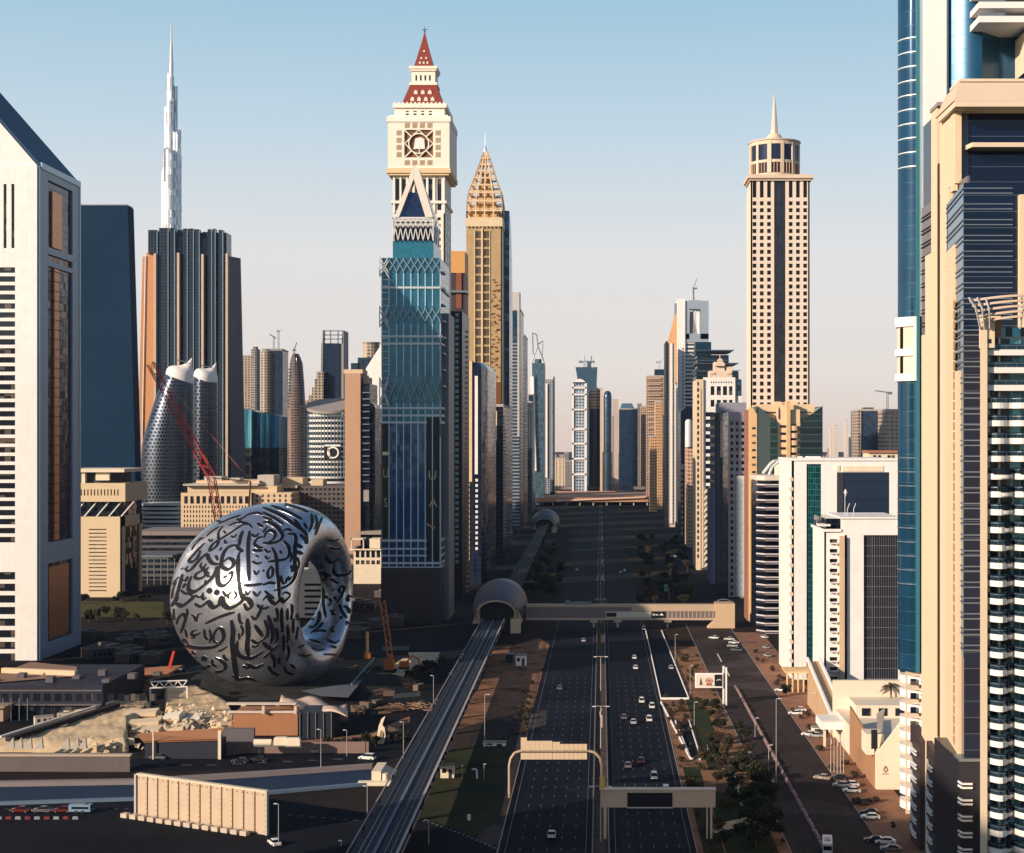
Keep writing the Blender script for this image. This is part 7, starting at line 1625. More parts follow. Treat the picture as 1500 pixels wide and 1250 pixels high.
def footbridge():
 Y=880.0;x=lambda p:X(p,Y);z=lambda p:Z(p,Y)
 rt=thing('enclosed_footbridge','long enclosed footbridge crossing the highway from the domed station, ending in a tan stair tower','footbridge',(10,Y,0))
 TN=mat('footbridge_tan',(.50,.38,.27),.7,var=.08)
 k=MB();k.box(x(770),x(1052),Y,Y+5.5,z(905.5),z(889));k.build('tube',mat('footbridge_wall',(.20,.17,.17),.5,.2,var=.2,scale=.1),rt)
 k=MB();k.box(x(770),x(1052),Y-.3,Y+5.8,z(889.5),z(886));k.box(x(925),x(1052),Y-.25,Y,z(895.5),z(889.5));k.build('roof',TN,rt)
 k=MB();k.box(x(770),x(1052),Y-.35,Y+5.8,z(908.5),z(905.5));k.build('floor_edge',TN,rt)
 k=MB();k.box(x(887),x(954),Y-.6,Y-.3,z(905),z(896));sg=k.build('advert_panel',mat('advert_cream',(.62,.58,.50),.6,var=.1),rt)
 k=MB();k.box(x(888),x(903),Y-.75,Y-.6,z(903.5),z(897.5));n_=k.build('advert_logo',BLACK,rt);n_.parent=sg
 k=MB();k.box(x(954),x(974),Y-.6,Y-.3,z(905),z(896));sg2=k.build('advert_panel',BLACK,rt)
 k=MB();k.box(x(956),x(959),Y-.7,Y-.6,z(902),z(899));k.box(x(960),x(964),Y-.7,Y-.6,z(901.5),z(899.8));k.extr([(x(966),z(901.5)),(x(972),z(901.5)),(x(969),z(898))],.1,'y',Y-.7);k.build('advert_logo',WHITE,sg2)
 k=MB()
 for i in range(12):k.box(x(978+i*6),x(978+i*6)+.5,Y-.2,Y,z(905),z(896))
 k.build('mullion',TN,rt)
 k=MB();k.box(x(827),x(866),Y+1,Y+4,z(886),z(883));k.box(x(829),x(834),Y+1,Y+4,z(883),z(880));k.build('roof_unit',mat('roof_unit_blue',(.14,.18,.22),.5),rt)
 k=MB();k.prism([(x(1048),Y-2),(x(1076),Y-2),(x(1076),Y+10),(x(1048),Y+10)],0,z(884));k.add([(x(1036),Y-2,0),(x(1048),Y-2,0),(x(1048),Y+6,0),(x(1036),Y+6,0),(x(1046),Y-2,z(908)),(x(1048),Y-2,z(908)),(x(1048),Y+6,z(908)),(x(1046),Y+6,z(908))],[(3,2,1,0),(4,5,6,7),(0,1,5,4),(1,2,6,5),(2,3,7,6),(3,0,4,7)]);k.build('stair_tower',mat('stair_tan',(.60,.43,.28),.8,var=.06),rt)
 k=MB()
 for i in range(12):
  a,b=math.pi*i/12,math.pi*(i+1)/12;r=12*Y/F;c=(x(1060),z(884))
  k.beam((c[0]-r*math.cos(a),Y,c[1]+r*.5*math.sin(a)),(c[0]-r*math.cos(b),Y,c[1]+r*.5*math.sin(b)),.5,.5)
 k.build('stair_hoop',METAL,rt)
 for p in(870,978,905):
  k=MB();k.cyl((x(p),Y+2.7),.8,.7,0,z(908.5),12);k.box(x(p)-2.2,x(p)+2.2,Y,Y+5,z(912),z(908.5));k.build('pier',CONC,rt)
footbridge()
# ================================================================== signs, masts, site clutter
def overhead_sign():
 Y=462.0;x=lambda p:X(p,Y);z=lambda p:Z(p,Y);TN=mat('sign_tan',(.62,.48,.33),.55,var=.05)
 rt=thing('overhead_road_sign','curved-armed sign gantry with a row of stepped cream panels, over the left carriageway','road sign',(0,Y,0))
 k=MB();pts=[(x(746),Y,0),(x(746),Y,z(1122)),(x(748),Y,z(1112)),(x(754),Y,z(1103)),(x(764),Y,z(1100)),(x(862),Y,z(1100)),(x(872),Y,z(1103)),(x(879),Y,z(1111)),(x(881.5),Y,z(1122)),(x(881.5),Y,0)]
 k.path(pts,.42,8);k.build('curved_arm',mat('arm_tan',(.50,.38,.27),.5,.2),rt)
 hs=[(763,772,1080)]+[(772+i*6.2,778+i*6.2,1085)for i in range(6)]+[(809.5+i*5.5,814.8+i*5.5,1086.5)for i in range(2)]+[(820.5+i*6.6,826.8+i*6.6,1089.5)for i in range(6)]
 for a,b,t in hs:
  k=MB();k.box(x(a),x(b),Y-.7,Y-.45,z(1099),z(t));k.box(x(a),x(b),Y-.7,Y-.45,z(1112),z(1102.5));k.build('sign_panel',TN,rt)
 k=MB()
 for i in range(8):k.box(x(767+i*12.6)-.1,x(767+i*12.6)+.1,Y-.45,Y-.1,z(1111),z(1090))
 k.build('bracket',METAL,rt)
 Y=414.0;x=lambda p:X(p,Y);z=lambda p:Z(p,Y)
 rt=thing('sign_gantry','broad tan box gantry with a black display panel over the right carriageway','sign gantry',(x(960),Y,0))
 k=MB();k.box(x(884),x(1048),Y,Y+2.4,z(1183),z(1158));k.build('box_beam',mat('gantry_tan',(.60,.46,.34),.6,var=.05),rt)
 k=MB();k.box(x(884),x(1049),Y-.2,Y+2.6,z(1158),z(1156.3));k.box(x(918.6),x(986),Y-.2,Y+.3,z(1184),z(1182.4));k.build('edge_trim',mat('trim_pale',(.66,.56,.46),.6),rt)
 k=MB();k.box(x(919),x(985),Y-.15,Y,z(1182),z(1161.5));k.build('display_panel',BLACK,rt)
 k=MB();k.box(x(880.5),x(884.3),Y,Y+1.6,z(1183),z(1158));k.box(x(884),x(888.5),Y,Y+1.0,0,z(1183));k.box(x(890.5),x(891.5),Y+.4,Y+1.0,0,z(1183));k.build('leg',mat('gantry_tan',(.60,.46,.34),.6),rt)
 k=MB();k.box(x(1035),x(1037),Y+.2,Y+1.0,0,z(1183));k.box(x(1040.5),x(1043.5),Y,Y+1.0,0,z(1183));k.build('leg',mat('gantry_tan',(.60,.46,.34),.6),rt)
overhead_sign()
def yellow_box():
 Y=412.0;x=lambda p:X(p,Y);z=lambda p:Z(p,Y)
 rt=thing('warning_box','orange-yellow box fixed to the median mast above the tan gantry','traffic sign',(x(882),Y,z(1155)));k=MB();k.box(x(878.2),x(886),Y-1.6,Y-.5,z(1152),z(1138));k.build('box',YELLOWP,rt)
 k=MB();k.box(x(878),x(886.3),Y-1.8,Y-.4,z(1154.5),z(1152));k.box(x(880.4),x(883.6),Y-1.7,Y-1.6,z(1150),z(1141));k.build('trim',mat('box_cream',(.75,.58,.30),.6),rt)
yellow_box()
def mast(x,y,h=15.0,arm=2.4,r=.22):
 rt=thing('lamp_mast','tall twin-armed lamp mast on the highway median','street lamp',(x,y,0),'twin-armed lamp masts on the median')
 k=MB();k.rod((x,y,0),(x,y,h),r,8,r*.6);k.build('pole',mat('mast_pale',(.45,.42,.40),.5,.3),rt)
 k=MB();k.beam((x-arm,y,h+.1),(x+arm,y,h+.1),.22,.18);k.build('arm',mat('mast_pale',(.45,.42,.40),.5,.3),rt)
 for s in(-1,1):k=MB();k.box(x+s*arm-.7,x+s*arm+.7,y-.25,y+.25,h-.15,h+.1);k.build('lamp_head',WMETAL,rt)
 return rt
mst=mast(0,412)
mst['label']='nearest twin-armed lamp mast on the median, beside the orange-yellow box'
for i,(y,lb)in enumerate(((536,'twin-armed lamp mast on the median level with the slanting white parapet'),(659,'twin-armed lamp mast on the median just below the footbridge'),(897,'twin-armed lamp mast rising over the footbridge in the middle of the road'),(1020,'lamp mast on the median beyond the footbridge'),(1142,'small lamp mast on the median far beyond the footbridge'),(1270,'farthest visible lamp mast on the median'))):
 c=copy_tree(mst);c.location=Vector(c.location)+Vector((0,y-412,0));c['label']=lb
k=MB();x=lambda p:X(p,540);k.path([(x(880),538,Z(1050,540)),(x(879),538,Z(1042,540)),(x(882),538,Z(1037,540))],.2);k.box(x(881)-.35,x(881)+.35,537.6,538.2,Z(1064,540),Z(1046,540))
tag(k.build('camera_bracket',mat('bracket_pink',(.55,.42,.38),.6)),'small bracket with a box hanging on the second median mast','traffic camera')
POLE=mat('pole_grey',(.42,.40,.40),.5,.3)
def lamp(px,pyb,pyt,lb,group='street lamps on thin poles',arm=1.2):
 b=G(px,pyb);h=Z(pyt,b.y);rt=thing('street_lamp',lb,'street lamp',tuple(b),group)
 k=MB();k.rod(b,(b.x,b.y,h),.13,6,.09);k.build('pole',POLE,rt);k=MB();k.beam((b.x,b.y,h),(b.x+arm,b.y,h+.15),.12,.12);k.box(b.x+arm-.6*(1 if arm>0 else-1),b.x+arm+.3*(1 if arm>0 else-1),b.y-.2,b.y+.2,h,h+.2);k.build('lamp_head',WMETAL,rt)
for px,b,t,lb,arm in((1137,1157,1024,'tall street lamp on the divider of the service road, nearest one on the right',1.2),(1126,1130,1092,'short street lamp at the edge of the service road left of the tall one',1),(1106,1080,1052,'street lamp between the billboard and the tall lamp on the service road',1),(1011,1019,975,'street lamp on the red verge just left of the billboard',1),(1017,1064,1029,'street lamp on the verge beside the short ramp opening',1),(989,972,930,'street lamp beside the sunken ramp near the footbridge',1),(1190,1050,1015,'street lamp on the forecourt in front of the low white hotel wing',1),(1153,1010,975,'street lamp in front of the broad white block',1),(710,1097,1018,'street lamp on the lawn between viaduct and highway, upper one',1.5),(591,1110,1058,'street lamp left of the viaduct near the sail sculpture',-1),(538,1198,1152,'street lamp left of the viaduct below the covered ramp',-1),(470,1133,1069,'street lamp standing above the covered ramp',-1),(408,1240,1178,'street lamp at the right end of the panelled wall',-1),(628,1238,1202,'street lamp in the curve below the viaduct',-1),(709,1142,1120,'stubby post on the lawn left of the highway',.3),(677,1140,1122,'stubby post beside the cream cabin on the lawn',.3),(500,1240,1232,'very short lamp at the bottom edge left of the viaduct',-.4),(635,1030,990,'street lamp beside the far side road left of the viaduct',-1),(508,1108,1070,'street lamp at the end of the brown sheds',-1)):
 lamp(px,b,t,lb,arm=arm)
def billboard():
 b=G(1062,1034);Y=b.y;x=lambda p:X(p,Y);z=lambda p:Z(p,Y)
 rt=thing('billboard','white-framed billboard on twin posts beside the service road, showing pictures and a black panel','billboard',tuple(b))
 k=MB();k.box(x(1058.5),x(1061),Y,Y+.8,0,z(976));k.box(x(1062.5),x(1065),Y,Y+.8,0,z(978));k.build('post',WHITE,rt)
 k=MB();k.box(x(1018),x(1059),Y-.6,Y,z(1007.5),z(986));k.build('frame',WHITE,rt)
 k=MB();k.box(x(1019.5),x(1046.5),Y-.75,Y-.6,z(1005),z(988));a=k.build('poster',mat('poster_cream',(.74,.66,.58),.5,var=.08),rt)
 k=MB();k.box(x(1047),x(1057.5),Y-.75,Y-.6,z(1005),z(988));p2=k.build('poster',BLACK,rt)
 k=MB();k.extr([(x(1024.5),z(1003)),(x(1029),z(1003)),(x(1027.5),z(997)),(x(1026),z(992))],.08,'y',Y-.85);k.build('poster_figure',mat('figure_dark',(.12,.06,.05),.6),a)
 k=MB();c=(x(1038.5),z(997));n=20
 for r0,r1 in((1.15,1.5),(.2,.75)):
  for i in range(n):
   t0,t1=2*math.pi*i/n,2*math.pi*(i+1)/n
   k.add([(c[0]+r*math.cos(t),Y-.86,c[1]+r*.75*math.sin(t))for r,t in((r0,t0),(r1,t0),(r1,t1),(r0,t1))],[(0,1,2,3)])
 k.extr([(x(1033.5),z(1004)),(x(1043.5),z(1004)),(x(1041),z(1000)),(x(1036),z(1000))],.08,'y',Y-.85);k.build('poster_swirl',mat('swirl_red',(.40,.12,.07),.6),a)
 k=MB();k.path([(x(1049.5),Y-.82,z(997.5)),(x(1051),Y-.82,z(995)),(x(1052.5),Y-.82,z(996.5)),(x(1054.5),Y-.82,z(994)),(x(1056),Y-.82,z(997))],.09,5);k.build('poster_mark',WMETAL,p2)
billboard()
k=thing('lit_road_sign','small outlined turquoise road sign on a post right of the highway, beyond the footbridge','road sign',tuple(G(978,880)))
b=G(980,880);m_=MB();m_.rod(b,(b.x,b.y,9),.15);m_.build('post',POLE,k);m_=MB();m_.box(b.x-3.2,b.x-.9,b.y-.2,b.y,6.5,11);sg=m_.build('panel',mat('sign_turquoise',(.15,.42,.42),.4),k);m_=MB();m_.box(b.x-2.5,b.x-1.6,b.y-.3,b.y-.2,7.6,9.9);m_.build('panel_centre',BLACK,sg)
for i in range(5):
 b=G(1217+i*4.7,1131+i*1.2);rt=thing('flagpole',('leftmost of five flagpoles in front of the low white hotel wing','second from the left of five flagpoles in front of the hotel wing','middle one of five flagpoles in front of the hotel wing','fourth from the left of five flagpoles in front of the hotel wing','rightmost of five flagpoles in front of the hotel wing')[i],'flagpole',tuple(b),'row of flagpoles');k=MB();k.rod(b,(b.x,b.y,11.5),.1,6,.05);k.lathe((b.x,b.y),[(.02,11.45),(.12,11.55),(.02,11.65)],6);k.build('pole',WMETAL,rt)
 k=MB();k.extr([(b.x+.1,11.3),(b.x+.35,10.2),(b.x+.3,9.0),(b.x+.1,9.3)],.06,'y',b.y);k.build('flag',mat('flag_dark' if i%2 else 'flag_pale',(.25,.04,.03)if i%2 else(.6,.6,.6),.8),rt)
# --- panelled freestanding wall at lower left
def panel_wall():
 A,B=G(201,1196),G(390,1224);h0,h1=Z(1134,A.y),Z(1160,B.y);d=(B-A);L=d.length;d.normalize();nrm=Vector((d.y,-d.x,0))
 rt=thing('panelled_wall','high cream freestanding wall of ribbed panels, lower left','wall',tuple((A+B)/2));n=12
 PC=mat('panel_cream',(.50,.39,.28),.8,var=.1,scale=.25,streak=.06)
 for i in range(n):
  a=A+d*(L*i/n+.12);b=A+d*(L*(i+1)/n-.12);k=MB();h=h0+(h1-h0)*(i+.5)/n
  k.add([a,b,b-nrm*.8,a-nrm*.8]+[q+Vector((0,0,h))for q in(a,b,b-nrm*.8,a-nrm*.8)],[(3,2,1,0),(4,5,6,7),(0,1,5,4),(1,2,6,5),(2,3,7,6),(3,0,4,7)]);k.build('panel',PC,rt)
 k=MB()
 for i in range(n+1):
  a=A+d*(L*i/n);h=h0+(h1-h0)*i/n;k.beam(a+nrm*.12,a+nrm*.12+Vector((0,0,h)),.16,.3,tuple(nrm))
  for j in range(7):q=a+nrm*.2-d*.5+Vector((0,0,1.2+j*(h-2)/7));k.beam(q,q+d*.5+Vector((0,0,-.25)),.12,.1)
 k.build('rib',mat('rib_brown',(.26,.17,.10),.7),rt)
 k=MB();k.beam(A+Vector((0,0,h0))-nrm*.4,B+Vector((0,0,h1))-nrm*.4,1.5,.5);k.build('coping',mat('coping',(.66,.56,.42),.8),rt)
 k=MB()
 for i in range(26):
  a=A+d*(L*(i+.2)/26)+Vector((0,0,h0+(h1-h0)*i/26-1.0))+nrm*.05;k.beam(a,a+d*.55,.12,.3)
 k.build('vent_slots',mat('rib_brown',(.26,.17,.10),.7),rt)
 k=MB();k.beam(B+d*.3,B+d*.3+Vector((0,0,h1+.3)),.5,.9,tuple(nrm));k.beam(A-d*.4,A-d*.4+Vector((0,0,h0)),.7,1.0,tuple(nrm));k.build('end_post',mat('post_grey',(.42,.40,.38),.7),rt)
 bk=mat('block_concrete',(.50,.42,.34),.85,var=.15,scale=.5);prev=None
 for i in range(14):
  a=A+d*(L*(i+.35)/14-3.2)+nrm*2.6;o=thing('concrete_block','one of the pale concrete blocks lined up along the foot of the panelled wall','concrete block',tuple(a),'blocks along the foot of the panelled wall')
  k=MB();w=1.15
  k.add([a+d*sx*w+nrm*sy*.9+Vector((0,0,zz))for zz,f in((0,1),(1.3,1))for sx,sy in((-1,-1),(1,-1),(1,1),(-1,1))],[(3,2,1,0),(4,5,6,7),(0,1,5,4),(1,2,6,5),(2,3,7,6),(3,0,4,7)])
  k.box(a.x-.3,a.x+.3,a.y-.2,a.y+.2,1.3,1.45);k.build('block',bk,o)
panel_wall()
# --- sunlit fill and retaining structures in front of the museum
def site():
 def P(px,py,z=0):return G(px,py,z)
 def ridge(name,label,outline,zf,m,cat='mound',step=26,rough=1.0,tagk=None):
  """raised fill: outline in photo pixels on the ground, height field inside"""
  xs=[p[0]for p in outline];ys=[p[1]for p in outline]
  def inside(x,y):
   c=False;n=len(outline)
   for i in range(n):
    (x1,y1),(x2,y2)=outline[i],outline[(i+1)%n]
    if(y1>y)!=(y2>y)and x<(x2-x1)*(y-y1)/(y2-y1)+x1:c=not c
   return c
  def dist(x,y):
   d=1e9;n=len(outline)
   for i in range(n):
    a,b=Vector(outline[i]),Vector(outline[(i+1)%n]);p=Vector((x,y));t=max(0,min(1,(p-a).dot(b-a)/max(1e-6,(b-a).length_squared)));d=min(d,(p-a-(b-a)*t).length)
   return d
  nx,ny=90,36;V={};k=MB();x0,x1,y0,y1=min(xs),max(xs),min(ys),max(ys)
  for i in range(nx+1):
   for j in range(ny+1):
    px,py=x0+(x1-x0)*i/nx,y0+(y1-y0)*j/ny;g=P(px,py)
    d=dist(px,py)if inside(px,py)else 0
    z=zf(px,py)*min(1,d/5.0)+(noise.noise(Vector((g.x*.12,g.y*.12,3)))*.9+noise.noise(Vector((g.x*.5,g.y*.5,9)))*.3)*rough*min(1,d/6)
    V[i,j]=len(k.v);k.v.append(Vector((g.x,g.y,z if d>0 else-1.5)))
  for i in range(nx):
   for j in range(ny):k.f.append((V[i,j],V[i,j+1],V[i+1,j+1],V[i+1,j]))
  o=k.build(name,m,None,True,ang=60);o['kind']='structure';return o
 ridge('sand_mound','',[(-40,1100),(40,1072),(120,1044),(170,1030),(216,1027),(222,1046),(210,1064),(190,1072),(188,1104),(-40,1104)],lambda x,y:2.2+.012*max(0,x),SANDM)
 ridge('sand_mound','',[(240,1012),(286,1010),(312,1024),(334,1034),(345,1055),(346,1076),(318,1078),(300,1070),(292,1064),(262,1066),(240,1050)],lambda x,y:3.6,SANDM)
 def blk(name,lb,cat,x0,x1,pb,h,dep,m,cap=None,group=None):
  a,b=G(x0,pb),G(x1,pb);rt=thing(name,lb,cat,((a.x+b.x)/2,a.y+dep/2,0),group);k=MB();k.box(a.x,b.x,a.y,a.y+dep,0,h);k.build('wall',m,rt)
  if cap:k=MB();k.box(a.x-.3,b.x+.3,a.y-.3,a.y+dep+.3,h,h+.5);k.build('coping',cap,rt)
  return rt,a,b
 RW=mat('front_wall_stone',(.13,.11,.11),.85,var=.2,scale=.15,streak=.12)
 blk('retaining_wall','long low greyish retaining wall in front of the sunlit sand fill, at the left edge','wall',-60,190,1131,5.2,2.0,RW,mat('coping_pale',(.50,.40,.30),.8))
 for i,px in enumerate((14,26,40,56,95,109,120)):
  a=G(px,1112);rt=thing('buttress','one of the small triangular concrete wedges along the top of the retaining wall','concrete wedge',tuple(a),'wedges on the retaining wall');k=MB();k.extr([(a.x-1.6,3.5),(a.x+1.6,3.5),(a.x+1.2,7.4)],1.0,'y',a.y);k.build('wedge',CONC,rt)
 BR=mat('brown_wall',(.36,.17,.085),.8,var=.1,scale=.2,streak=.1)
 rt,a,b=blk('brown_shed','brown-roofed dark shed below the sand and rubble, left of centre','shed',212,322,1112,6.0,9,mat('shed_dark',(.025,.03,.045),.6))
 k=MB();k.add([(a.x-5,a.y+7,7.4),(a.x,a.y-.6,6.2),(b.x,b.y-.6,7.0),(b.x,b.y+7,9.5)],[(0,1,2,3)]);k.add([(a.x-5,a.y+7,6.9),(a.x,a.y-.6,5.7),(b.x,b.y-.6,6.5),(b.x,b.y+7,9.0)],[(3,2,1,0)]);k.build('sloping_roof',BR,rt)
 k=MB();k.box(b.x-.4,b.x+.6,b.y-1,b.y-.4,0,10);k.box(a.x+3,a.x+3.4,a.y-1.2,a.y-.8,0,9.5);k.build('post',CREAM,rt)
 rt,a,b=blk('brown_long_wall','long brown block with a pale flat roof edge, right of the rubble below the museum','building',342,436,1078,8.5,14,BR)
 k=MB();k.box(a.x-2,b.x+.5,a.y-.6,a.y+.5,8.5,9.3);k.box(a.x-2,b.x,a.y-3,a.y-.2,12.0,12.6);k.box(a.x+11,a.x+12,a.y-2,a.y-1,8.5,12);k.box(b.x-1,b.x,a.y-2,a.y-1,8.5,12.3);k.build('roof_edge',mat('edge_pale',(.60,.50,.42),.8),rt)
 blk('grey_low_wall','grey low wall running right from the shed, under parked tankers','wall',326,372,1092,6,2,mat('lowwall_grey',(.13,.12,.13),.8))
 blk('mauve_low_wall','brownish-mauve low wall below the long brown block','wall',330,540,1104,4.0,1.2,mat('mauve_wall',(.22,.15,.13),.85,var=.2,scale=.2))
 rt,a,b=blk('dark_glass_pavilion','dark open-fronted pavilion with posts at the right end of the long brown block','pavilion',437,487,1082,9.5,16,mat('pavilion_dark',(.022,.024,.034),.4))
 k=MB()
 for i in range(5):k.box(a.x+.5+i*2.9,a.x+.8+i*2.9,a.y-.5,a.y-.2,0,9.6)
 k.build('post',METAL,rt)
 k=MB();V={};nx,ny=18,8;p00,p10=G(408,1022,10),G(505,1032,10)
 for i in range(nx+1):
  for j in range(ny+1):
   q=p00 .lerp(p10,i/nx);yy=q.y-20+22*j/ny+3;xx=q.x+(ny-j)*.5;z=10.2+1.4*math.sin(i*.55)*math.sin(j*.5+.6)-1.6*(i/nx);V[i,j]=len(k.v);k.v.append(Vector((xx,yy,z)))
 for i in range(nx):
  for j in range(ny):k.f.append((V[i,j],V[i+1,j],V[i+1,j+1],V[i,j+1]))
 o=k.build('canopy_roof',mat('canopy_tan',(.55,.42,.33),.8,var=.08),None,True,ang=80);md=o.modifiers.new('thickness','SOLIDIFY');md.thickness=.3;tag(o,'wavy pale canopy roof right below the museum, over the dark pavilion','canopy')
 rnd=random.Random(5);RB=[mat('rubble_cream',(.62,.50,.34),.85,var=.12),mat('rubble_tan',(.46,.34,.22),.85,var=.12),mat('rubble_white',(.70,.64,.54),.85,var=.08)]
 rt=thing('stepped_blocks','pale stepped concrete slabs beside the sand fill, above the brown shed','concrete structure',tuple(G(200,1075)))
 for i,(a,b,pb,h,dd)in enumerate(((180,228,1063,5.2,5),(186,232,1075,4.6,5),(190,232,1082,3.2,6),(236,262,1072,6.2,6),(244,268,1082,4.2,6),(262,292,1070,5.0,6))):
  A,B=G(a,pb),G(b,pb);k=MB();k.add([(A.x,A.y,0),(B.x,A.y,0),(B.x,A.y+dd,0),(A.x,A.y+dd,0),(A.x,A.y,h*.8),(B.x,A.y,h),(B.x,A.y+dd,h+.8),(A.x,A.y+dd,h*.8+.8)],[(3,2,1,0),(4,5,6,7),(0,1,5,4),(1,2,6,5),(2,3,7,6),(3,0,4,7)]);k.build('slab',RB[i%2*2 if i>2 else 0],rt)
  k=MB();k.box(A.x,B.x,A.y-.3,A.y,h*.55,h*.68);k.build('slab_edge',BR,rt)
 k=MB()
 for i in range(420):
  px,py=rnd.choice([(rnd.gauss(300,26),rnd.gauss(1064,7)),(rnd.gauss(265,22),rnd.gauss(1070,7)),(rnd.gauss(155,22),rnd.gauss(1099,5)),(rnd.gauss(210,20),rnd.gauss(1070,8))])
  g=G(px,py);s=rnd.uniform(.2,1.0)**1.6*1.6;zz=(5 if px>230 else 3.2)*rnd.uniform(.5,1);vs=[Vector((g.x,g.y,zz))+Vector([rnd.uniform(-s,s)for _ in range(3)])*.5+Vector((sx,sy,sz))*s*.5 for sz in(-1,1)for sx,sy in((-1,-1),(1,-1),(1,1),(-1,1))]
  k.add(vs,[(3,2,1,0),(4,5,6,7),(0,1,5,4),(1,2,6,5),(2,3,7,6),(3,0,4,7)])
 struct('rubble',k,RB[0],'stuff')
 for i,(px,pb,lb)in enumerate(((385,1092,'lying cream tank on the mauve wall, left one'),(412,1092,'cream boxy tank on the mauve wall, middle one'),(430,1093,'cream boxy tank on the mauve wall, right one'))):
  g=G(px,pb,4.2);rt=thing('storage_tank',lb,'tank',(g.x,g.y,4),'cream tanks behind the mauve wall');k=MB()
  if i==0:k.rod((g.x-3,g.y,5.2),(g.x+3,g.y,5.2),1.2,12);
  else:k.box(g.x-2.4,g.x+2.4,g.y-1.2,g.y+1.2,4.4,6.8);k.extr([(g.x-2.4,6.8),(g.x+2.4,6.8),(g.x+1.9,7.1),(g.x-1.9,7.1)],2.2,'y',g.y-1.1)
  k.build('body',CREAM,rt,i==0);k=MB();k.box(g.x-2.8,g.x+2.8,g.y-.9,g.y+.9,3.9,4.4);k.build('cradle',METAL,rt)
 rt,a,b=blk('dark_site_building','long dark building with a tan roof edge, in front of the white gabled tower','building',-40,150,1052,13,55,mat('site_dark',(.02,.024,.04),.6,var=.3,scale=.05))
 k=MB();k.add([(a.x,a.y-.4,13.4),(b.x-18,a.y+20,13.4),(b.x-26,a.y+46,13.4),(a.x,a.y+60,13.4)],[(0,1,2,3)]);k.build('roof',mat('site_roof',(.30,.19,.13),.8,var=.3,scale=.08),rt)
 k=MB();k.beam((a.x,a.y+30,14.4),(b.x-18,a.y+22,14.4),2.4,2.0);k.build('roof_edge',mat('site_edge',(.66,.50,.34),.8),rt)
 k=MB()
 for i in range(6):q=a.x+8+i*3.2;k.rod((q,a.y-6,0),(q,a.y-6,9),.18)
 k.build('railing_post',METAL,rt)
 k=MB();W_=Wins(rt)
 for i in range(17):W_.add(FR(a.x,b.x,a.y),3+i*4.2,5.6+i*4.2,6.8,9.6)
 for i in range(17):W_.add(FR(a.x,b.x,a.y),3+i*4.2,5.6+i*4.2,1.6,4.6)
 W_.finish();k.box(a.x,b.x,a.y-.5,a.y,10.6,11.2);k.box(a.x,b.x,a.y-1.6,a.y,5.2,5.7)
 for i in range(9):k.box(a.x+4+i*7.5,a.x+7+i*7.5,a.y+6+(i%3)*9,a.y+10+(i%3)*9,13,14.2+(i%2))
 k.build('ledges',mat('site_ledge',(.12,.11,.12),.8),rt)
 g=G(-10,1045);k=MB();k.box(G(-30,1050).x,G(20,1050).x,g.y-18,g.y-8,0,5.6);k.box(G(-30,1050).x,G(24,1050).x,g.y-20,g.y-7,5.6,6.0);tag(k.build('site_hut',mat('hut_tan',(.40,.29,.20),.8)),'small tan flat-roofed hut at the left edge above the sand fill','hut')
 k=MB();A,B=G(0,1080,4),G(166,1027,5);k.beam(A,B,1.2,.8);A,B=G(20,1079,5),G(195,1030,5);tag(k.build('kerb_wall',mat('kerb_pale',(.62,.56,.50),.8)),'thin pale kerb climbing along the back of the sand fill','low wall')
 A,B=G(12,1083,3.5),G(172,1033,5.5);k=MB();k.beam(A,B,2.6,1.6);tag(k.build('trench_shadow_strip',mat('trench_shade',(.03,.028,.03),.9)),'dark strip put in as shade beside the pale kerb behind the sand fill','shadow strip')  # dark bar standing in for shade along the kerb
 rt=thing('orange_roofed_shelter','tan flat canopy with an orange underside left of the museum foot','shelter',tuple(G(205,990)))
 k=MB();a=G(165,990,6);b=G(262,982,6);k.add([(a.x,a.y,6),(b.x,a.y-4,6),(b.x,a.y+22,6.4),(a.x+3,a.y+10,6.4),(a.x,a.y,7.2),(b.x,a.y-4,7.2),(b.x,a.y+22,7.4),(a.x+3,a.y+10,7.4)],[(3,2,1,0),(4,5,6,7),(0,1,5,4),(1,2,6,5),(2,3,7,6),(3,0,4,7)]);k.build('roof',mat('shelter_orange',(.42,.19,.10),.8),rt)
 k=MB()
 for t in(.1,.5,.9):q=a.lerp(b,t);k.rod((q.x,q.y+3,0),(q.x,q.y+3,6.1),.2)
 k.build('post',METAL,rt)
 rt=thing('orange_crate_stack','orange frame with small boxes left of the museum foot','site equipment',tuple(G(190,1015)));g=G(190,1015);k=MB()
 for s_ in(0,6):k.beam((g.x-4+s_,g.y,0),(g.x-4+s_,g.y,6),.6,.6);k.beam((g.x-4+s_,g.y,6),(g.x-1+s_,g.y+5,7),2.4,.4)
 k.build('frame',ORANGEP,rt);k=MB();k.box(g.x-1.5,g.x+.2,g.y,g.y+1,3.2,5.8);k.build('box',WMETAL,rt)
 rt=thing('white_truss','white lattice truss lying in front of the museum foot, left side','truss',tuple(G(252,1010)));A,B=G(220,1008,8),G(274,1006,8);k=MB()
 for dz in(0,2.6):k.beam(A+Vector((0,0,dz)),B+Vector((0,0,dz)),.45,.45)
 for i in range(8):p0=A.lerp(B,i/8);p1=A.lerp(B,(i+1)/8);k.beam(p0+Vector((0,0,0 if i%2 else 2.6)),p1+Vector((0,0,2.6 if i%2 else 0)),.4,.4)
 k.build('lattice',WHITE,rt);k=MB();k.beam(A,(A.x,A.y,0),.5,.5);k.beam(B,(B.x,B.y,0),.5,.5);k.build('leg',WHITE,rt)
 c=G(400,1000);k=MB();V={};n=40;m=10
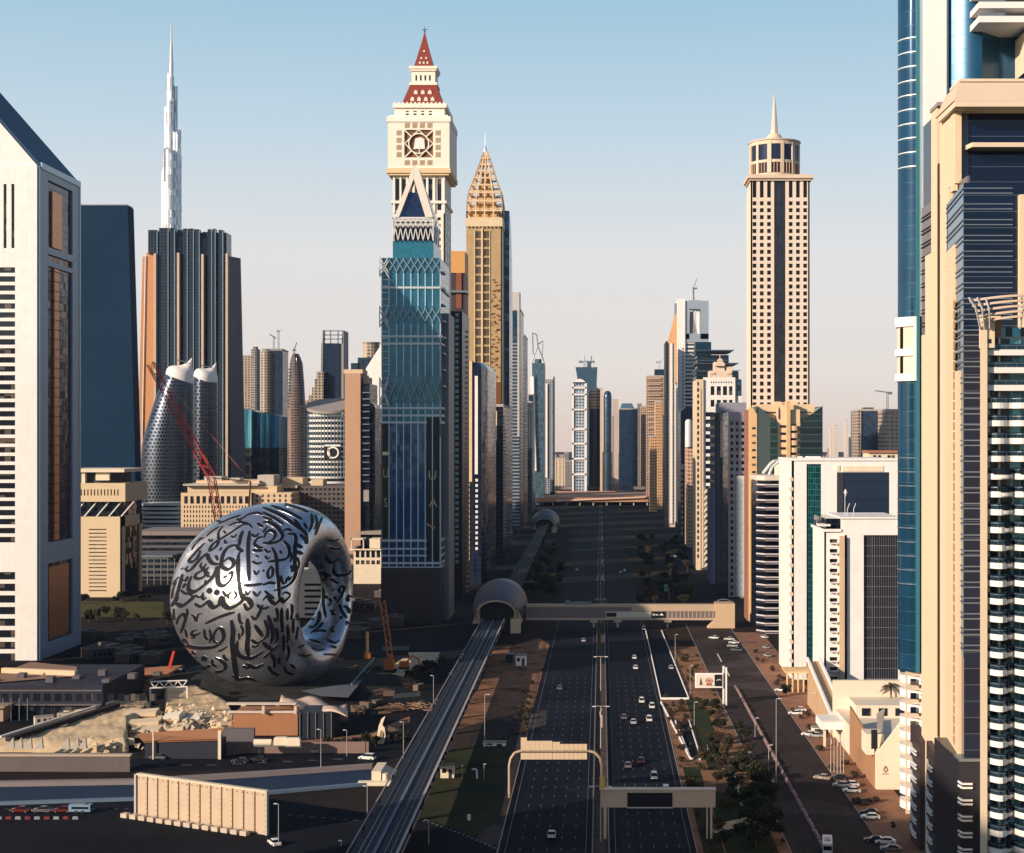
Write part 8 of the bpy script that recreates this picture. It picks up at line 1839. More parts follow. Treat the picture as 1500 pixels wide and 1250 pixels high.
 for j in range(m+1):
  r=1-j/m
  for i in range(n):a=2*math.pi*i/n;q=(c.x+62*r*math.cos(a),680+46*r*math.sin(a),7.0*(1-r)**.7*1.0+noise.noise(Vector((i,j,0)))*.2);V[i,j]=len(k.v);k.v.append(Vector(q))
 for j in range(m):
  for i in range(n):k.f.append((V[i,j],V[(i+1)%n,j],V[(i+1)%n,j+1],V[i,j+1]))
 struct('museum_mound',k,ground_mat('mound_soil',[(.018,.022,.022),(.04,.038,.036),(.025,.03,.028)],.08),smooth=True)
 k=MB();k.add([G(440,1012,3),G(520,1000,3),G(548,975,3),G(510,1022,3),G(470,1020,3)],[(0,1,2,3,4)]);struct('path',k,mat('pale_path',(.12,.13,.15),.8,var=.25))
 k=MB();a,b=G(515,1014),G(548,975);k.beam(a+Vector((0,0,3.4)),b+Vector((0,0,3.4)),.4,1.2);tag(k.build('site_fence',mat('fence_teal',(.16,.26,.27),.7)),'thin grey-green site fence slanting up right of the museum mound','fence')
site()
# --- cranes on the site
def lattice_crane(name,label,base,pts,w,m,group=None,cat='crane'):
 rt=thing(name,label,cat,tuple(base),group)
 for i in range(len(pts)-1):
  a,b=Vector(pts[i]),Vector(pts[i+1]);d=(b-a);L=d.length;d.normalize();s=Vector((d.z,0,-d.x)).normalized()*w/2;y=Vector((0,1,0))*w/2;k=MB();n=max(3,int(L/(w*1.3)))
  for u in(s+y,s-y,-s+y,-s-y):k.rod(a+u,b+u,w*.09,4)
  for j in range(n):
   p0,p1=a+d*L*j/n,a+d*L*(j+1)/n;f=1 if j%2 else-1
   k.rod(p0+s*f-y,p1-s*f-y,w*.06,4);k.rod(p0+s*f+y,p1-s*f+y,w*.06,4)
  k.build('boom' if i else 'lower_boom',m,rt)
 return rt
g=G(348,1000);Yc=800.0;xx=lambda p:X(p,Yc);zz=lambda p:Z(p,Yc)
CR=mat('crane_red',(.42,.045,.04),.5);CO=mat('crane_orange',(.60,.20,.06),.5)
r_=lattice_crane('crawler_crane','red lattice crane boom leaning left across the twin curved towers, rising behind the museum',(xx(345),Yc,0),[(xx(352),Yc,0),(xx(309),Yc+1,zz(700)),(xx(262),Yc+2,zz(612)),(xx(218),Yc+3,zz(532))],3.4,CR)
k=MB();k.rod((xx(352),Yc,0),(xx(362),Yc+8,zz(706)),.5);k.rod((xx(362),Yc+8,zz(706)),(xx(309),Yc,zz(700)),.25);k.path([(xx(362),Yc+8,zz(706)),(xx(218),Yc+3,zz(532))],.12,4);k.build('mast',CO,r_)
k=MB();k.box(xx(345),xx(358),Yc-3,Yc+5,1,5);k.build('cab',CR,r_)
g=G(574,985);Yc=g.y;xx=lambda p:X(p,Yc);zz=lambda p:Z(p,Yc)
r_=lattice_crane('mobile_crane','orange mobile crane with a leaning boom on the building site between museum and viaduct',tuple(g),[(xx(573),Yc,3),(xx(567),Yc,zz(925)),(xx(560),Yc,zz(880))],2.2,CO)
k=MB();k.box(xx(564),xx(577),Yc-2,Yc+3,1.4,5.5);k.extr([(xx(566),5.5),(xx(574),5.5),(xx(573),8.5),(xx(568),8.5)],2.5,'y',Yc-1);k.build('cab',ORANGEP,r_);k=MB();k.box(xx(564),xx(580),Yc-3,Yc-1.6,0,1.4);k.box(xx(564),xx(580),Yc+2,Yc+3.6,0,1.4);k.build('crawler_track',BLACK,r_)
g=G(538,965);rt=thing('drill_rig','short orange upright drilling mast between the museum and the mobile crane','drill rig',tuple(g));k=MB();k.box(g.x-.7,g.x+.7,g.y-.6,g.y+.6,0,13.5);k.build('mast',mat('rig_orange',(.58,.33,.16),.6),rt);k=MB();k.box(g.x-1.6,g.x+1.6,g.y-1,g.y+2.5,0,2.6);k.build('body',CO,rt)
g=G(600,975);rt=thing('site_hoarding','sunlit cream hoarding behind the mobile crane, cut by the viaduct','hoarding',tuple(g));k=MB();k.extr([(X(603,g.y),1),(X(638,g.y),3),(X(645,g.y),6.3),(X(598,g.y),6.3)],.6,'y',g.y);k.build('panel',CREAM,rt)
g=G(592,980);rt=thing('excavator','small orange digger beside the mobile crane','excavator',tuple(g));k=MB();k.box(g.x-2.2,g.x+2.2,g.y-1.5,g.y+1.5,1,3.6);k.build('body',ORANGEP,rt);k=MB();k.path([(g.x+1,g.y,3),(g.x+4,g.y,6.5),(g.x+7,g.y,4.5),(g.x+7.4,g.y,2.2)],.4);k.build('arm',ORANGEP,rt);k=MB();k.box(g.x-2.4,g.x+2.4,g.y-2,g.y-1,0,1);k.box(g.x-2.4,g.x+2.4,g.y+1,g.y+2,0,1);k.build('crawler_track',BLACK,rt)
k=thing('red_mast','small bright red leaning jib left of the museum foot','crane',tuple(G(244,1005)));g=G(244,1005);m_=MB();m_.beam((g.x,g.y+4,7),(g.x+2.2,g.y+4,15),1.1,1.1);m_.build('jib',REDP,k);m_=MB();m_.box(g.x-6,g.x+6,g.y+3,g.y+5,6.6,7.2);m_.build('platform',METAL,k)
g=G(558,1090);Y_=g.y;rt=thing('sail_sculpture','pale flame-like sail sculpture left of the viaduct','sculpture',tuple(g));k=MB();x=lambda p:X(p,Y_);z=lambda p:Z(p,Y_)
k.extr([(x(553.5),0),(x(562),0),(x(565),z(1078)),(x(563.5),z(1066)),(x(560),z(1062)),(x(564.5),z(1049)),(x(559),z(1053)),(x(555),z(1063)),(x(552.5),z(1078))],.8,'y',Y_-.4);k.build('sail',CREAM,rt)
k=MB();k.path([(x(556),Y_-.6,z(1083)),(x(558),Y_-.6,z(1070)),(x(561),Y_-.6,z(1074)),(x(559),Y_-.6,z(1084))],.25);k.build('inlay',mat('inlay_amber',(.55,.36,.16),.7),rt);k=MB();k.box(x(552),x(566),Y_+1,Y_+2.5,0,z(1070));k.build('plinth',mat('plinth_blue',(.06,.08,.11),.6),rt)
def cabin(px,pb,w,d,h,lb,m=CREAM,cat='cabin',name='cabin',fl=None):
 g=G(px,pb);rt=thing(name,lb,cat,tuple(g));k=MB();k.box(g.x-w/2,g.x+w/2,g.y,g.y+d,.2,h);k.build('wall',m,rt);k=MB();k.box(g.x-w/2-.2,g.x+w/2+.2,g.y-.2,g.y+d+.2,h,h+.25);k.build('roof',ROOFM,rt)
 k=MB();k.box(g.x+w*.1,g.x+w*.35,g.y-.06,g.y+.02,.2,h*.75);k.build('door',fl or DARKC,rt);k=MB();k.box(g.x-w*.38,g.x-w*.08,g.y-.06,g.y+.02,h*.45,h*.8);k.build('window',PANE,rt);return rt
cabin(655,1141,4.4,3.2,4.2,'cream box cabin on the lawn right beside the viaduct wall');cabin(763,976,5,6,5,'white container cabin under the viaduct at the station',WHITE);cabin(746,972,3.6,5,4.4,'dark cabin left of the white container cabin near the station',DARKC)
cabin(1204,1075,7,4,2.2,'small white kiosk at the foot of the broad white block',WHITE);cabin(1039,1099,1.2,1,1.5,'tiny white utility box beside the short ramp opening',WHITE,'utility box','utility_box');cabin(1097,1111,1.2,1.2,2.0,'small dark utility box on the red verge',DARKC,'utility box','utility_box');cabin(724,1094,8,3,1.4,'low white hut at the road fork left of the multi-panel sign',WHITE);cabin(1132,1155,1.0,1.0,2.6,'slim white box at the foot of the tall service road lamp',WHITE,'utility box','utility_box')
g=G(695,1141);rt=thing('bent_pipe','white bent vent pipe on the lawn','vent pipe',tuple(g));k=MB();k.path([(g.x+.8,g.y,0),(g.x+.8,g.y,2.6),(g.x+.3,g.y,3.2),(g.x-.8,g.y,3.0)],.28,8);k.build('pipe',WHITE,rt)
g=G(687,1204);rt=thing('small_sign','small cream sign board on the lawn near the curved kerb','sign',tuple(g));k=MB();k.box(g.x-.5,g.x+.5,g.y,g.y+.1,.4,2.2);k.build('board',CREAM,rt);k=MB();k.rod(g,(g.x,g.y+.15,1.0),.06);k.build('post',METAL,rt)
def hotel_wing():
 rt=thing('hotel_wing','low white hotel wing with a long brown street wall and stepped white front','hotel',(95,510,0))
 Yn,Yf_=474.0,560.0;xl=86.5;WT=mat('wing_white',(.76,.66,.52),.7,var=.06,streak=.04)
 k=MB();k.prism([(xl+.3,Yn+.3),(xl+30,Yn+.3),(xl+30,Yf_),(xl+.3,Yf_)],0,10.5);k.build('core',WT,rt)
 k=MB();k.add([(xl,Yn+1,0),(xl,Yf_-38,0),(xl+.6,Yf_-38,0),(xl+.6,Yn+1,0),(xl,Yn+1,13.2),(xl,Yf_-38,17.6),(xl+.6,Yf_-38,17.6),(xl+.6,Yn+1,13.2)],[(3,2,1,0),(4,5,6,7),(0,1,5,4),(1,2,6,5),(2,3,7,6),(3,0,4,7)]);k.build('street_wall',mat('street_brown',(.36,.20,.11),.8,var=.15,scale=.2,streak=.1),rt)
 x=lambda p:X(p,Yn);z=lambda p:Z(p,Yn)
 k=MB();k.extr([(x(1283),0),(x(1350),0),(x(1350),z(1015)),(x(1340),z(1028)),(x(1306),z(1074)),(x(1283),z(1104))],1.4,'y',Yn-1.2);fw=k.build('front_wall',WT,rt)
 tm=text_mb('HOTEL',1.0,lambda c:(x(1296)+c.x,Yn-1.25-c.z,z(1128)+c.y),.04)
 k=MB();k.path([(x(1293),Yn-1.3,z(1126)),(x(1296),Yn-1.3,z(1121)),(x(1299),Yn-1.3,z(1126)),(x(1296),Yn-1.3,z(1130)),(x(1293),Yn-1.3,z(1126))],.16);k.box(x(1291),x(1301),Yn-1.35,Yn-1.2,z(1133),z(1132));k.build('wall_emblem',mat('emblem_brown',(.30,.18,.10),.7),fw)
 k=MB();k.box(x(1270),x(1296),Yn+1,Yn+10,10.5,17);k.build('roof_house',WT,rt);k=MB();k.box(x(1277),x(1286),Yn+.9,Yn+1.2,z(1098),z(1070));k.build('dark_opening',BLACK,rt)
 k=MB();k.add([(x(1287),Yn,z(1102)),(x(1293),Yn,z(1072)),(x(1312),Yn+18,z(1052)),(x(1300),Yn+18,z(1060))],[(0,1,2,3)]);k.add([(x(1287),Yn+1,z(1104)),(x(1293),Yn+1,z(1074)),(x(1312),Yn+19,z(1054)),(x(1300),Yn+19,z(1062))],[(3,2,1,0)]);k.build('slanted_glazing',mat('slant_grey',(.30,.27,.25),.5,.2),rt)
 k=MB();k.box(xl+5,xl+28,Yf_-22,Yf_-4,10.5,15);k.build('rear_house',WT,rt)
 k=MB()
 for i in range(3):k.box(xl+7+i*6,xl+10+i*6,Yf_-22.3,Yf_-22,11.3,14)
 k.build('roof_arcade',PANE,rt);k=MB();k.box(xl-.4,xl+30,Yf_-4,Yf_-2,0,21);k.build('rear_screen',WT,rt)
 k=MB();k.box(xl+.2,xl+30,Yn+.4,Yn+.9,10.5,11.6);k.build('terrace_parapet',WT,rt)
 rt=thing('entrance_canopy','broad white entrance canopy with a dentilled edge beside the flagpoles','canopy',(84,545,0));k=MB();k.box(79.0,91,538,552,6.3,9.2);k.build('canopy_slab',WHITE,rt);k=MB()
 for i in range(12):k.box(79.2+i,79.7+i,537.8,538.0,9.2,9.7)
 k.build('dentil_row',WT,rt);k=MB();k.box(88,90,540,542,0,6.3);k.build('column',CREAM,rt);k=MB();k.box(80,80.8,539,540,0,6.3);k.build('column',CREAM,rt)
 rt=thing('sloping_ramp_wall','pair of long white sloping parapets with a brown flank, behind the entrance canopy','ramp',(88,590,0));k=MB()
 for o in(0,5):k.beam((86.0+o,560,7.5),(86.0+o,625,19),.8,1.6)
 k.build('parapet',WHITE,rt);k=MB();k.add([(86,560,0),(86,625,0),(86,625,18),(86,560,6.5),(91,560,0),(91,625,0),(91,625,18),(91,560,6.5)],[(0,1,2,3),(7,6,5,4),(0,4,5,1),(1,5,6,2),(2,6,7,3),(3,7,4,0)]);k.build('flank',mat('flank_tan',(.50,.34,.20),.8,var=.15),rt)
 rt=thing('entrance_portico','small golden portico at the foot of the broad white block','portico',(83,660,0));k=MB()
 for i in range(5):k.box(81+i*2.4,81.6+i*2.4,655,656,0,9-i*.5)
 k.box(80.5,93,654,668,8.4,9.2);k.build('frame',mat('portico_gold',(.68,.48,.24),.7),rt)
hotel_wing()
# ================================================================== plants
def leaf_mat(name,a,b_):
 m,nt,b=newmat(name);oi=nt.nodes.new('ShaderNodeObjectInfo');g=pos(nt)
 n=N(nt,'ShaderNodeTexNoise',Scale=.9,Detail=3.0);nt.links.new(g.outputs['Position'],n.inputs['Vector'])
 nt.links.new(mixc(nt,n.outputs[0],a,b_),b.inputs['Base Color']);b.inputs['Roughness'].default_value=.7;b.inputs['Specular IOR Level'].default_value=.2;return m
LEAF=leaf_mat('leaf_dark',(.012,.018,.012),(.045,.048,.026));LEAF2=leaf_mat('leaf_dry',(.04,.032,.02),(.10,.07,.04));BARK=mat('bark',(.10,.07,.05),.9)
def crown_mesh(seed,r,h,n,leaf):
 rnd=random.Random(seed);k=MB();cl=[]
 for _ in range(13):a=rnd.uniform(0,6.28);rr=r*rnd.uniform(.1,.75);cl.append((rr*math.cos(a),rr*math.sin(a),h*rnd.uniform(.35,.9),r*rnd.uniform(.28,.5)))
 for _ in range(n):
  c=rnd.choice(cl);d=Vector([rnd.gauss(0,1)for _ in range(3)]).normalized()*c[3]*rnd.uniform(.55,1.08);p=Vector(c[:3])+Vector((d.x,d.y,d.z*.8))
  u=Vector([rnd.gauss(0,1)for _ in range(3)]).normalized();w=u.cross(Vector([rnd.gauss(0,1)for _ in range(3)])).normalized();s=leaf*rnd.uniform(.6,1.4)
  k.add([p-u*s,p+w*s*.6,p+u*s,p-w*s*.6],[(0,1,2,3)])
 return k
def make_tree(seed,h,r,leafm):
 rt=thing('tree','bushy tree','tree',(0,0,0),'trees');k=MB();rnd=random.Random(seed);k.rod((0,0,0),(.1,.1,h*.45),r*.075,7,r*.045)
 for i in range(5):a=i*1.3+seed;k.rod((.1,.1,h*.40),(r*.5*math.cos(a),r*.5*math.sin(a),h*.75),r*.035,5,r*.012)
 k.build('trunk',BARK,rt);crown_mesh(seed,r,h,1500,.34).build('crown',leafm,rt);return rt
def make_palm(seed):
 rt=thing('palm_tree','palm','palm tree',(0,0,0),'palm trees');k=MB();k.rod((0,0,0),(.15,0,4),.24,8,.2);k.rod((.15,0,4),(.3,.1,7.5),.2,8,.17);k.build('trunk',BARK,rt);k=MB();rnd=random.Random(seed)
 for i in range(22):
  a=i*2.4;el=rnd.uniform(-.2,1.1);L=3.0;prev=Vector((.3,.1,7.5));pv=None;wv=Vector((-math.sin(a),math.cos(a),0))
  for j in range(7):
   t=j/6;q=Vector((.3+math.cos(a)*L*t*math.cos(el*.6),.1+math.sin(a)*L*t*math.cos(el*.6),7.5+L*(math.sin(el)*t-.75*t*t)));w=.34*math.sin(math.pi*(.15+.8*t))
   if pv is not None:k.add([pv[0]-wv*pv[1],pv[0]+wv*pv[1]+Vector((0,0,-.1)),q+wv*w+Vector((0,0,-.1)),q-wv*w],[(0,1,2,3)])
   pv=(q,w)
 k.build('fronds',LEAF2,rt);return rt
TREES=[make_tree(s,h,r,m)for s,h,r,m in((1,6.5,3.3,LEAF),(2,5.5,2.8,LEAF),(4,7.0,3.0,LEAF2),(6,4.5,2.6,LEAF))];PALM=make_palm(3)
used_t=set()
def plant(proto,px,py,s,lb,group=None,z=0.0):
 g=G(px,py,z);o=proto if id(proto)not in used_t else copy_tree(proto);used_t.add(id(proto));o.location=g;o.scale=(s,s,s*random.uniform(.85,1.1));o.rotation_euler=(0,0,random.uniform(0,6.28));o['label']=lb
 if group:o['group']=group
T=[(1104,1148,1.15),(1116,1160,1.2),(1094,1135,1.0),(1108,1170,1.25),(1098,1186,1.2),(1112,1196,1.3),(1124,1180,1.1),(1106,1212,1.2),(1126,1232,1.4),(1108,1244,1.3),(1086,1128,.9),(1076,1132,.9),(1122,1212,1.1)]
for i,(a,b,s)in enumerate(T):plant(TREES[i%4 if i%4!=2 else 0],a,b,s,'one of the dark bushy trees clustered on the verge left of the service road divider','dark trees clustered on the right verge')
for i,(a,b,s,lb)in enumerate(((1068,1098,.9,'round dark bush alone on the red verge above the tree cluster'),(1056,1092,.8,'smaller dark bush beside the round one on the red verge'),(1040,1052,.7,'small shrub on the verge left of the billboard posts'),(1034,1038,.6,'small shrub right below the billboard'),(1046,1068,.7,'shrub between the two ramp openings and the service road'),(1030,1120,.8,'orange-leaved shrub below the short ramp opening'),(1040,1090,.7,'low shrub right of the short ramp opening'),(1152,1020,.8,'small tree on the forecourt left of the white office block foot'))):plant(TREES[2 if 'orange' in lb else(i+1)%4],a,b,s,lb,'shrubs on the right verge')
rnd=random.Random(11)
for i in range(16):plant(TREES[i%4],rnd.uniform(118,245),rnd.uniform(878,884)if i%2 else rnd.uniform(903,915),rnd.uniform(.7,1.3),'one of the small trees in the green garden left of the museum','garden trees left of the museum')
for i in range(60):plant(TREES[i%4],rnd.uniform(935,1010),rnd.uniform(790,888),rnd.uniform(.9,1.6),'one of the dim trees along the right side of the road beyond the footbridge','dim trees beyond the footbridge on the right')
for i in range(34):plant(TREES[i%4],rnd.uniform(768,822),rnd.uniform(800,878),rnd.uniform(.9,1.5),'one of the dim trees left of the highway beyond the footbridge','dim trees beyond the footbridge on the left')
for i in range(9):plant(TREES[i%4],480+i*14,1097+(i%3)*2-i*1.6,.7,'one of the dark shrubs along the side road left of the viaduct','shrubs along the side road')
for i in range(6):plant(TREES[(i+1)%4],600+i*9,996-i*3,.9,'one of the dark trees at the edge of the building site by the viaduct','trees by the building site')
plant(PALM,1306,1040,1.35,'taller palm on the hotel terrace in front of the gridded white building','palms on the hotel terrace',10.5);plant(PALM,1297,1036,1.15,'shorter palm left of the tall one on the hotel terrace','palms on the hotel terrace',10.5);plant(PALM,1316,1034,1.1,'palm right of the tall one on the hotel terrace','palms on the hotel terrace',10.5)
for i in range(4):plant(TREES[i],1252+i*8,1034+i*1.5,.6,'one of the small shrubs on the hotel terrace','shrubs on the hotel terrace',10.5)
# ================================================================== vehicles
def paintm(name,c):return mat(name,c,.3,.15,var=.03)
CARC={'white':paintm('car_white',(.78,.77,.74)),'silver':paintm('car_silver',(.42,.43,.45)),'grey':paintm('car_grey',(.13,.13,.14)),'black':paintm('car_black',(.02,.02,.024)),'red':paintm('car_red',(.13,.02,.02)),'tan':paintm('car_tan',(.40,.32,.24))}
def make_car(kind='saloon'):
 """car along +Y: body, glazed cabin, roof, wheels, lamps"""
 rt=thing('car','car','car',(0,0,0),'cars');L=4.7 if kind=='saloon' else 4.9;Wd=1.86;hb=.92 if kind=='saloon' else 1.05;ht=1.45 if kind=='saloon' else 1.8
 prof=[(-L/2,.35),(-L/2+.08,hb*.82),(-L/2+.5,hb),(L/2-.9,hb*.95),(L/2-.15,hb*.72),(L/2,.4),(L/2-.1,.25),(-L/2+.1,.25)]
 k=MB()
 n=len(prof)
 for sx,ins in((-1,0),):pass
 sec=[(-Wd/2,.06),(-Wd/2+.06,0),(Wd/2-.06,0),(Wd/2,.06)]
 rows=[]
 for x_,inset in sec:rows.append([(x_,p[0]*(1-inset*.4),p[1]-(inset if p[1]>.5 else 0))for p in prof])
 vs=[v for r in rows for v in r];fs=[tuple(range(n)),tuple(reversed(range(3*n,4*n)))]
 for a in range(3):
  for i in range(n):fs.append((a*n+i,(a+1)*n+i,(a+1)*n+(i+1)%n,a*n+(i+1)%n))
 k.add(vs,fs);bd=k.build('body',CARC['white'],rt)
 if kind=='saloon':c0,c1,r0,r1=-L/2+.55,L/2-1.25,-L/2+1.15,L/2-2.0
 else:c0,c1,r0,r1=-L/2+.15,L/2-1.3,-L/2+.4,L/2-1.95
 w0,w1=Wd/2-.06,Wd/2-.24
 k=MB();k.add([(-w0,c0,hb-.02),(w0,c0,hb-.02),(w0,c1,hb-.05),(-w0,c1,hb-.05),(-w1,r0,ht-.05),(w1,r0,ht-.05),(w1,r1,ht-.05),(-w1,r1,ht-.05)],[(3,2,1,0),(4,5,6,7),(0,1,5,4),(1,2,6,5),(2,3,7,6),(3,0,4,7)]);k.build('windows',CARGL,rt)
 k=MB();k.add([(-w1-.02,r0-.05,ht-.06),(w1+.02,r0-.05,ht-.06),(w1+.02,r1+.05,ht-.06),(-w1-.02,r1+.05,ht-.06),(-w1+.1,r0+.1,ht+.02),(w1-.1,r0+.1,ht+.02),(w1-.1,r1-.1,ht+.02),(-w1+.1,r1-.1,ht+.02)],[(3,2,1,0),(4,5,6,7),(0,1,5,4),(1,2,6,5),(2,3,7,6),(3,0,4,7)]);k.build('roof',CARC['white'],rt)
 for sx in(-1,1):
  for y_ in(-L/2+.85,L/2-.9):
   k=MB();k.rod((sx*(Wd/2-.2),y_,.33),(sx*(Wd/2+.01),y_,.33),.33,12);w_=k.build('wheel',TYRE,rt);k=MB();k.rod((sx*(Wd/2),y_,.33),(sx*(Wd/2+.03),y_,.33),.18,8);k.build('rim',METAL,w_)
  k=MB();k.box(sx*.55,sx*.88,L/2-.12,L/2+.01,.55,.68);k.build('headlight',WMETAL,rt);k=MB();k.box(sx*.55,sx*.88,-L/2-.01,-L/2+.1,.6,.74);k.build('tail_light',REDP,rt)
 return rt
SAL,SUV=make_car('saloon'),make_car('suv');used_c=set()
def car(px,py,col,lb,kind='saloon',rz=0.0,group=None,z=.08):
 p=SAL if kind=='saloon' else SUV;o=p if id(p)not in used_c else copy_tree(p);used_c.add(id(p));g=G(px,py);o.location=(g.x,g.y,z);o.rotation_euler=(0,0,R(rz));o.scale=(1.22,)*3;o['label']=lb;o['group']=group or 'cars on the highway'
 o.name='car'
 for ch in o.children:
  if ch.name.split('.')[0]in('body','roof'):
   ch.material_slots[0].link='OBJECT';ch.material_slots[0].material=CARC[col]
for a in((958,1140,'white','large white car just above the tan gantry, largest on the right carriageway','suv'),(975,1160,'white','white car half hidden right behind the tan gantry beam','suv'),(808,1226,'silver','silver car near the bottom of the left carriageway'),(940,1029,'white','white car in the middle of the right carriageway, left of two close together','suv'),(955,1037,'white','white car beside the slanting parapet, right of two close together','suv'),(928,1060,'silver','silver car lower left of the two close white cars'),(951,1056,'white','white car directly below the two close white cars','suv'),(914,1053,'grey','dark car on the median side lane level with the close pair'),(929,965,'white','white car on the right carriageway just below the footbridge'),(931,980,'white','white car following just below the one under the footbridge'),(939,1117,'black','black car in the right carriageway left of the largest white car'),(920,1124,'grey','dark grey car with pale lights above the tan gantry, on the median side'),(983,980,'silver','silver car down in the sunken ramp'),(855,940,'silver','small silver car on the left carriageway below the footbridge'),(943,923,'white','white van-like car by the ramp mouth under the footbridge','suv'),(915,837,'white','right one of two tiny white cars far beyond the footbridge'),(909,840,'white','left one of two tiny white cars far beyond the footbridge'),(845,836,'white','single tiny white car far beyond the footbridge on the left carriageway'),(907,747,'white','tiny pale car just below the far bridges'),(820,1010,'grey','dark grey car on the left carriageway above the multi-panel sign')):
 car(*a[:4],kind=a[4]if len(a)>4 else 'saloon')
pk='cars parked along the right-hand buildings'
for a in((1145,1013,'white','white car parked at the foot of the broad white block',60),(1165,1047,'white','bright white car parked right of the round forecourt bed',80),(1171,1042,'white','second white car touching the bright white one by the forecourt bed',80),(1185,1078,'white','white car parked below the white kiosk, left of two',75),(1195,1080,'silver','silver car parked below the white kiosk, right of two',75),(1205,1142,'tan','tan car parked beside the flagpole feet',60),(1230,1142,'black','black car parked in the row by the brown street wall, first from top',75),(1233,1153,'silver','silver car parked in the row by the brown street wall, second from top',75),(1246,1152,'white','white car parked close under the brown street wall',75),(1248,1161,'white','white car at the lower end of the row by the brown street wall',75),(1275,1200,'white','white car parked on the red paving below the hotel wing',80),(1274,1193,'black','black car just above the white one on the red paving',80),(1281,1234,'black','black car near the bottom edge, left of a white one',80),(1297,1236,'white','white car near the bottom edge at the foot of the beige tower',80),(1305,1247,'grey','grey car at the very bottom right by the beige tower',80),(1262,1178,'black','black car alone between the two parked groups on the right',20),(1068,938,'white','white car by the stair tower of the footbridge',85),(1075,943,'white','white car parked below the stair tower, upper of three',85),(1073,948,'silver','silver car parked below the stair tower, middle of three',85),(1079,954,'grey','grey car parked below the stair tower, lowest of three',85),(1120,935,'white','white car parked at the foot of the striped balcony building',20),(1122,950,'silver','silver car parked below the striped balcony building',15),(1124,962,'silver','lowest silver car parked below the striped balcony building',15),(1046,936,'white','white car left of the stair tower',60),(1003,823,'white','tiny white car parked far up on the right, left of three',80),(1009,826,'white','tiny white car parked far up on the right, middle of three',80),(987,816,'silver','tiny silver car parked far up on the right under the trees',80)):
 car(*a[:4],rz=a[4],group=pk)
lf='vehicles on the roads at lower left'
for a in((538,1113,'white','white pick-up-like car on the side road left of the viaduct','suv',72),(430,1100,'white','white car on the side road below the brown sheds','saloon',82),(456,1103,'silver','silver car on the side road right of the white one','saloon',82),(352,1118,'black','black car on the side road below the mauve wall, left of two','saloon',85),(380,1116,'black','black car on the side road below the mauve wall, right of two','saloon',85),(232,1112,'grey','dark grey car in front of the brown shed','saloon',85),(680,965,'white','white car on the far side road left of the viaduct, near the station','suv',-20),(664,988,'silver','silver car on the far side road between viaduct and site','saloon',-20),(618,1033,'grey','grey car on the far side road nearer the sail sculpture','saloon',-25),(402,1238,'white','white car at the bottom edge below the panelled wall','saloon',30),(138,1012,'white','white car on the dark site left of the museum, upper','saloon',80),(158,1022,'silver','silver car on the dark site left of the museum, lower','saloon',80),(30,1190,'red','leftmost red car in the row at the bottom left','saloon',88),(62,1190,'grey','grey car in the row at the bottom left','saloon',88),(92,1190,'red','right red car in the row at the bottom left','saloon',88),(634,972,'white','white car at the edge of the building site','saloon',40)):
 car(*a[:4],kind=a[4],rz=a[5],group=lf)
def big_vehicle(px,py,L,Wd,Hh,lb,cat,name,m,rz,cabm=None):
 g=G(px,py);rt=thing(name,lb,cat,(g.x,g.y,.08),None,R(rz));k=MB();k.prism([(-Wd/2,-L/2),(Wd/2,-L/2),(Wd/2,L/2-.4),(Wd/2-.3,L/2),(-Wd/2+.3,L/2),(-Wd/2,L/2-.4)],.5,Hh);k.build('body',m,rt)
 k=MB();k.box(-Wd/2-.03,Wd/2+.03,-L/2+.5,L/2-1,Hh*.52,Hh*.78);k.build('side_windows',CARGL,rt);k=MB();k.box(-Wd/2+.2,Wd/2-.2,-L/2-.04,-L/2+.3,Hh*.45,Hh*.82);k.build('rear_window',CARGL,rt)
 k=MB();k.box(-Wd/2+.5,Wd/2-.5,-1.5,1.5,Hh,Hh+.25);k.build('roof_unit',METAL,rt)
 for sx in(-1,1):
  for y_ in(-L/2+2.2,L/2-2.4):k=MB();k.rod((sx*(Wd/2-.3),y_,.42),(sx*(Wd/2+.02),y_,.42),.48,12);k.build('wheel',TYRE,rt)
big_vehicle(1212,1247,9.5,2.6,3.1,'silver-white bus at the bottom edge on the service road','bus','bus',paintm('bus_silver',(.55,.56,.57)),-8)
big_vehicle(118,1191,6.5,2.2,2.5,'blue-white minibus at the right end of the row at the bottom left','minibus','minibus',paintm('van_blue',(.20,.32,.45)),88)
k0=None
for i in range(9):
 g=G(-2+i*14,1201);rt=thing('road_barrier','one of the small red and white barriers in a row at the bottom left','barrier',tuple(g),'plastic barriers at the bottom left')
 k=MB();k.extr([(g.x-.9,0),(g.x+.9,0),(g.x+.7,.9),(g.x-.7,.9)],.4,'y',g.y);k.build('barrier',mat('barrier_red',(.16,.03,.03),.7)if i%2 else mat('barrier_dim',(.25,.26,.28),.7),rt)
# ================================================================== unseen towers added for shadow and reflections, behind the camera and to its left
OFFM=facade('outside_facade',(.40,.36,.32),(.05,.06,.08),4,4,.2,.8,.2,.8)
for i,(x0,x1,y0,y1,h,lb)in enumerate(((-275,-235,20,110,152,'tan tower outside the frame behind the camera on the left, nearest'),(-290,-240,150,236,138,'tan tower outside the frame on the left, second'),(-345,-315,600,693,159,'tan tower outside the frame on the left, third'),(-420,-340,-200,60,210,'broad tan tower outside the frame far behind the camera'),(-140,-100,-260,-160,150,'tan tower outside the frame straight behind the camera, left'),(100,160,-220,-60,190,'tan tower outside the frame behind the camera on the right'))):
 rt=thing('added_tower',lb,'tower',((x0+x1)/2,(y0+y1)/2,0));k=MB();k.box(x0,x1,y0,y1,0,h);k.build('wall',OFFM,rt);k=MB();k.box(x0+5,x1-5,y0+8,y1-8,h,h+5);k.build('roof_house',CONC,rt)
rnd=random.Random(21);k=MB()
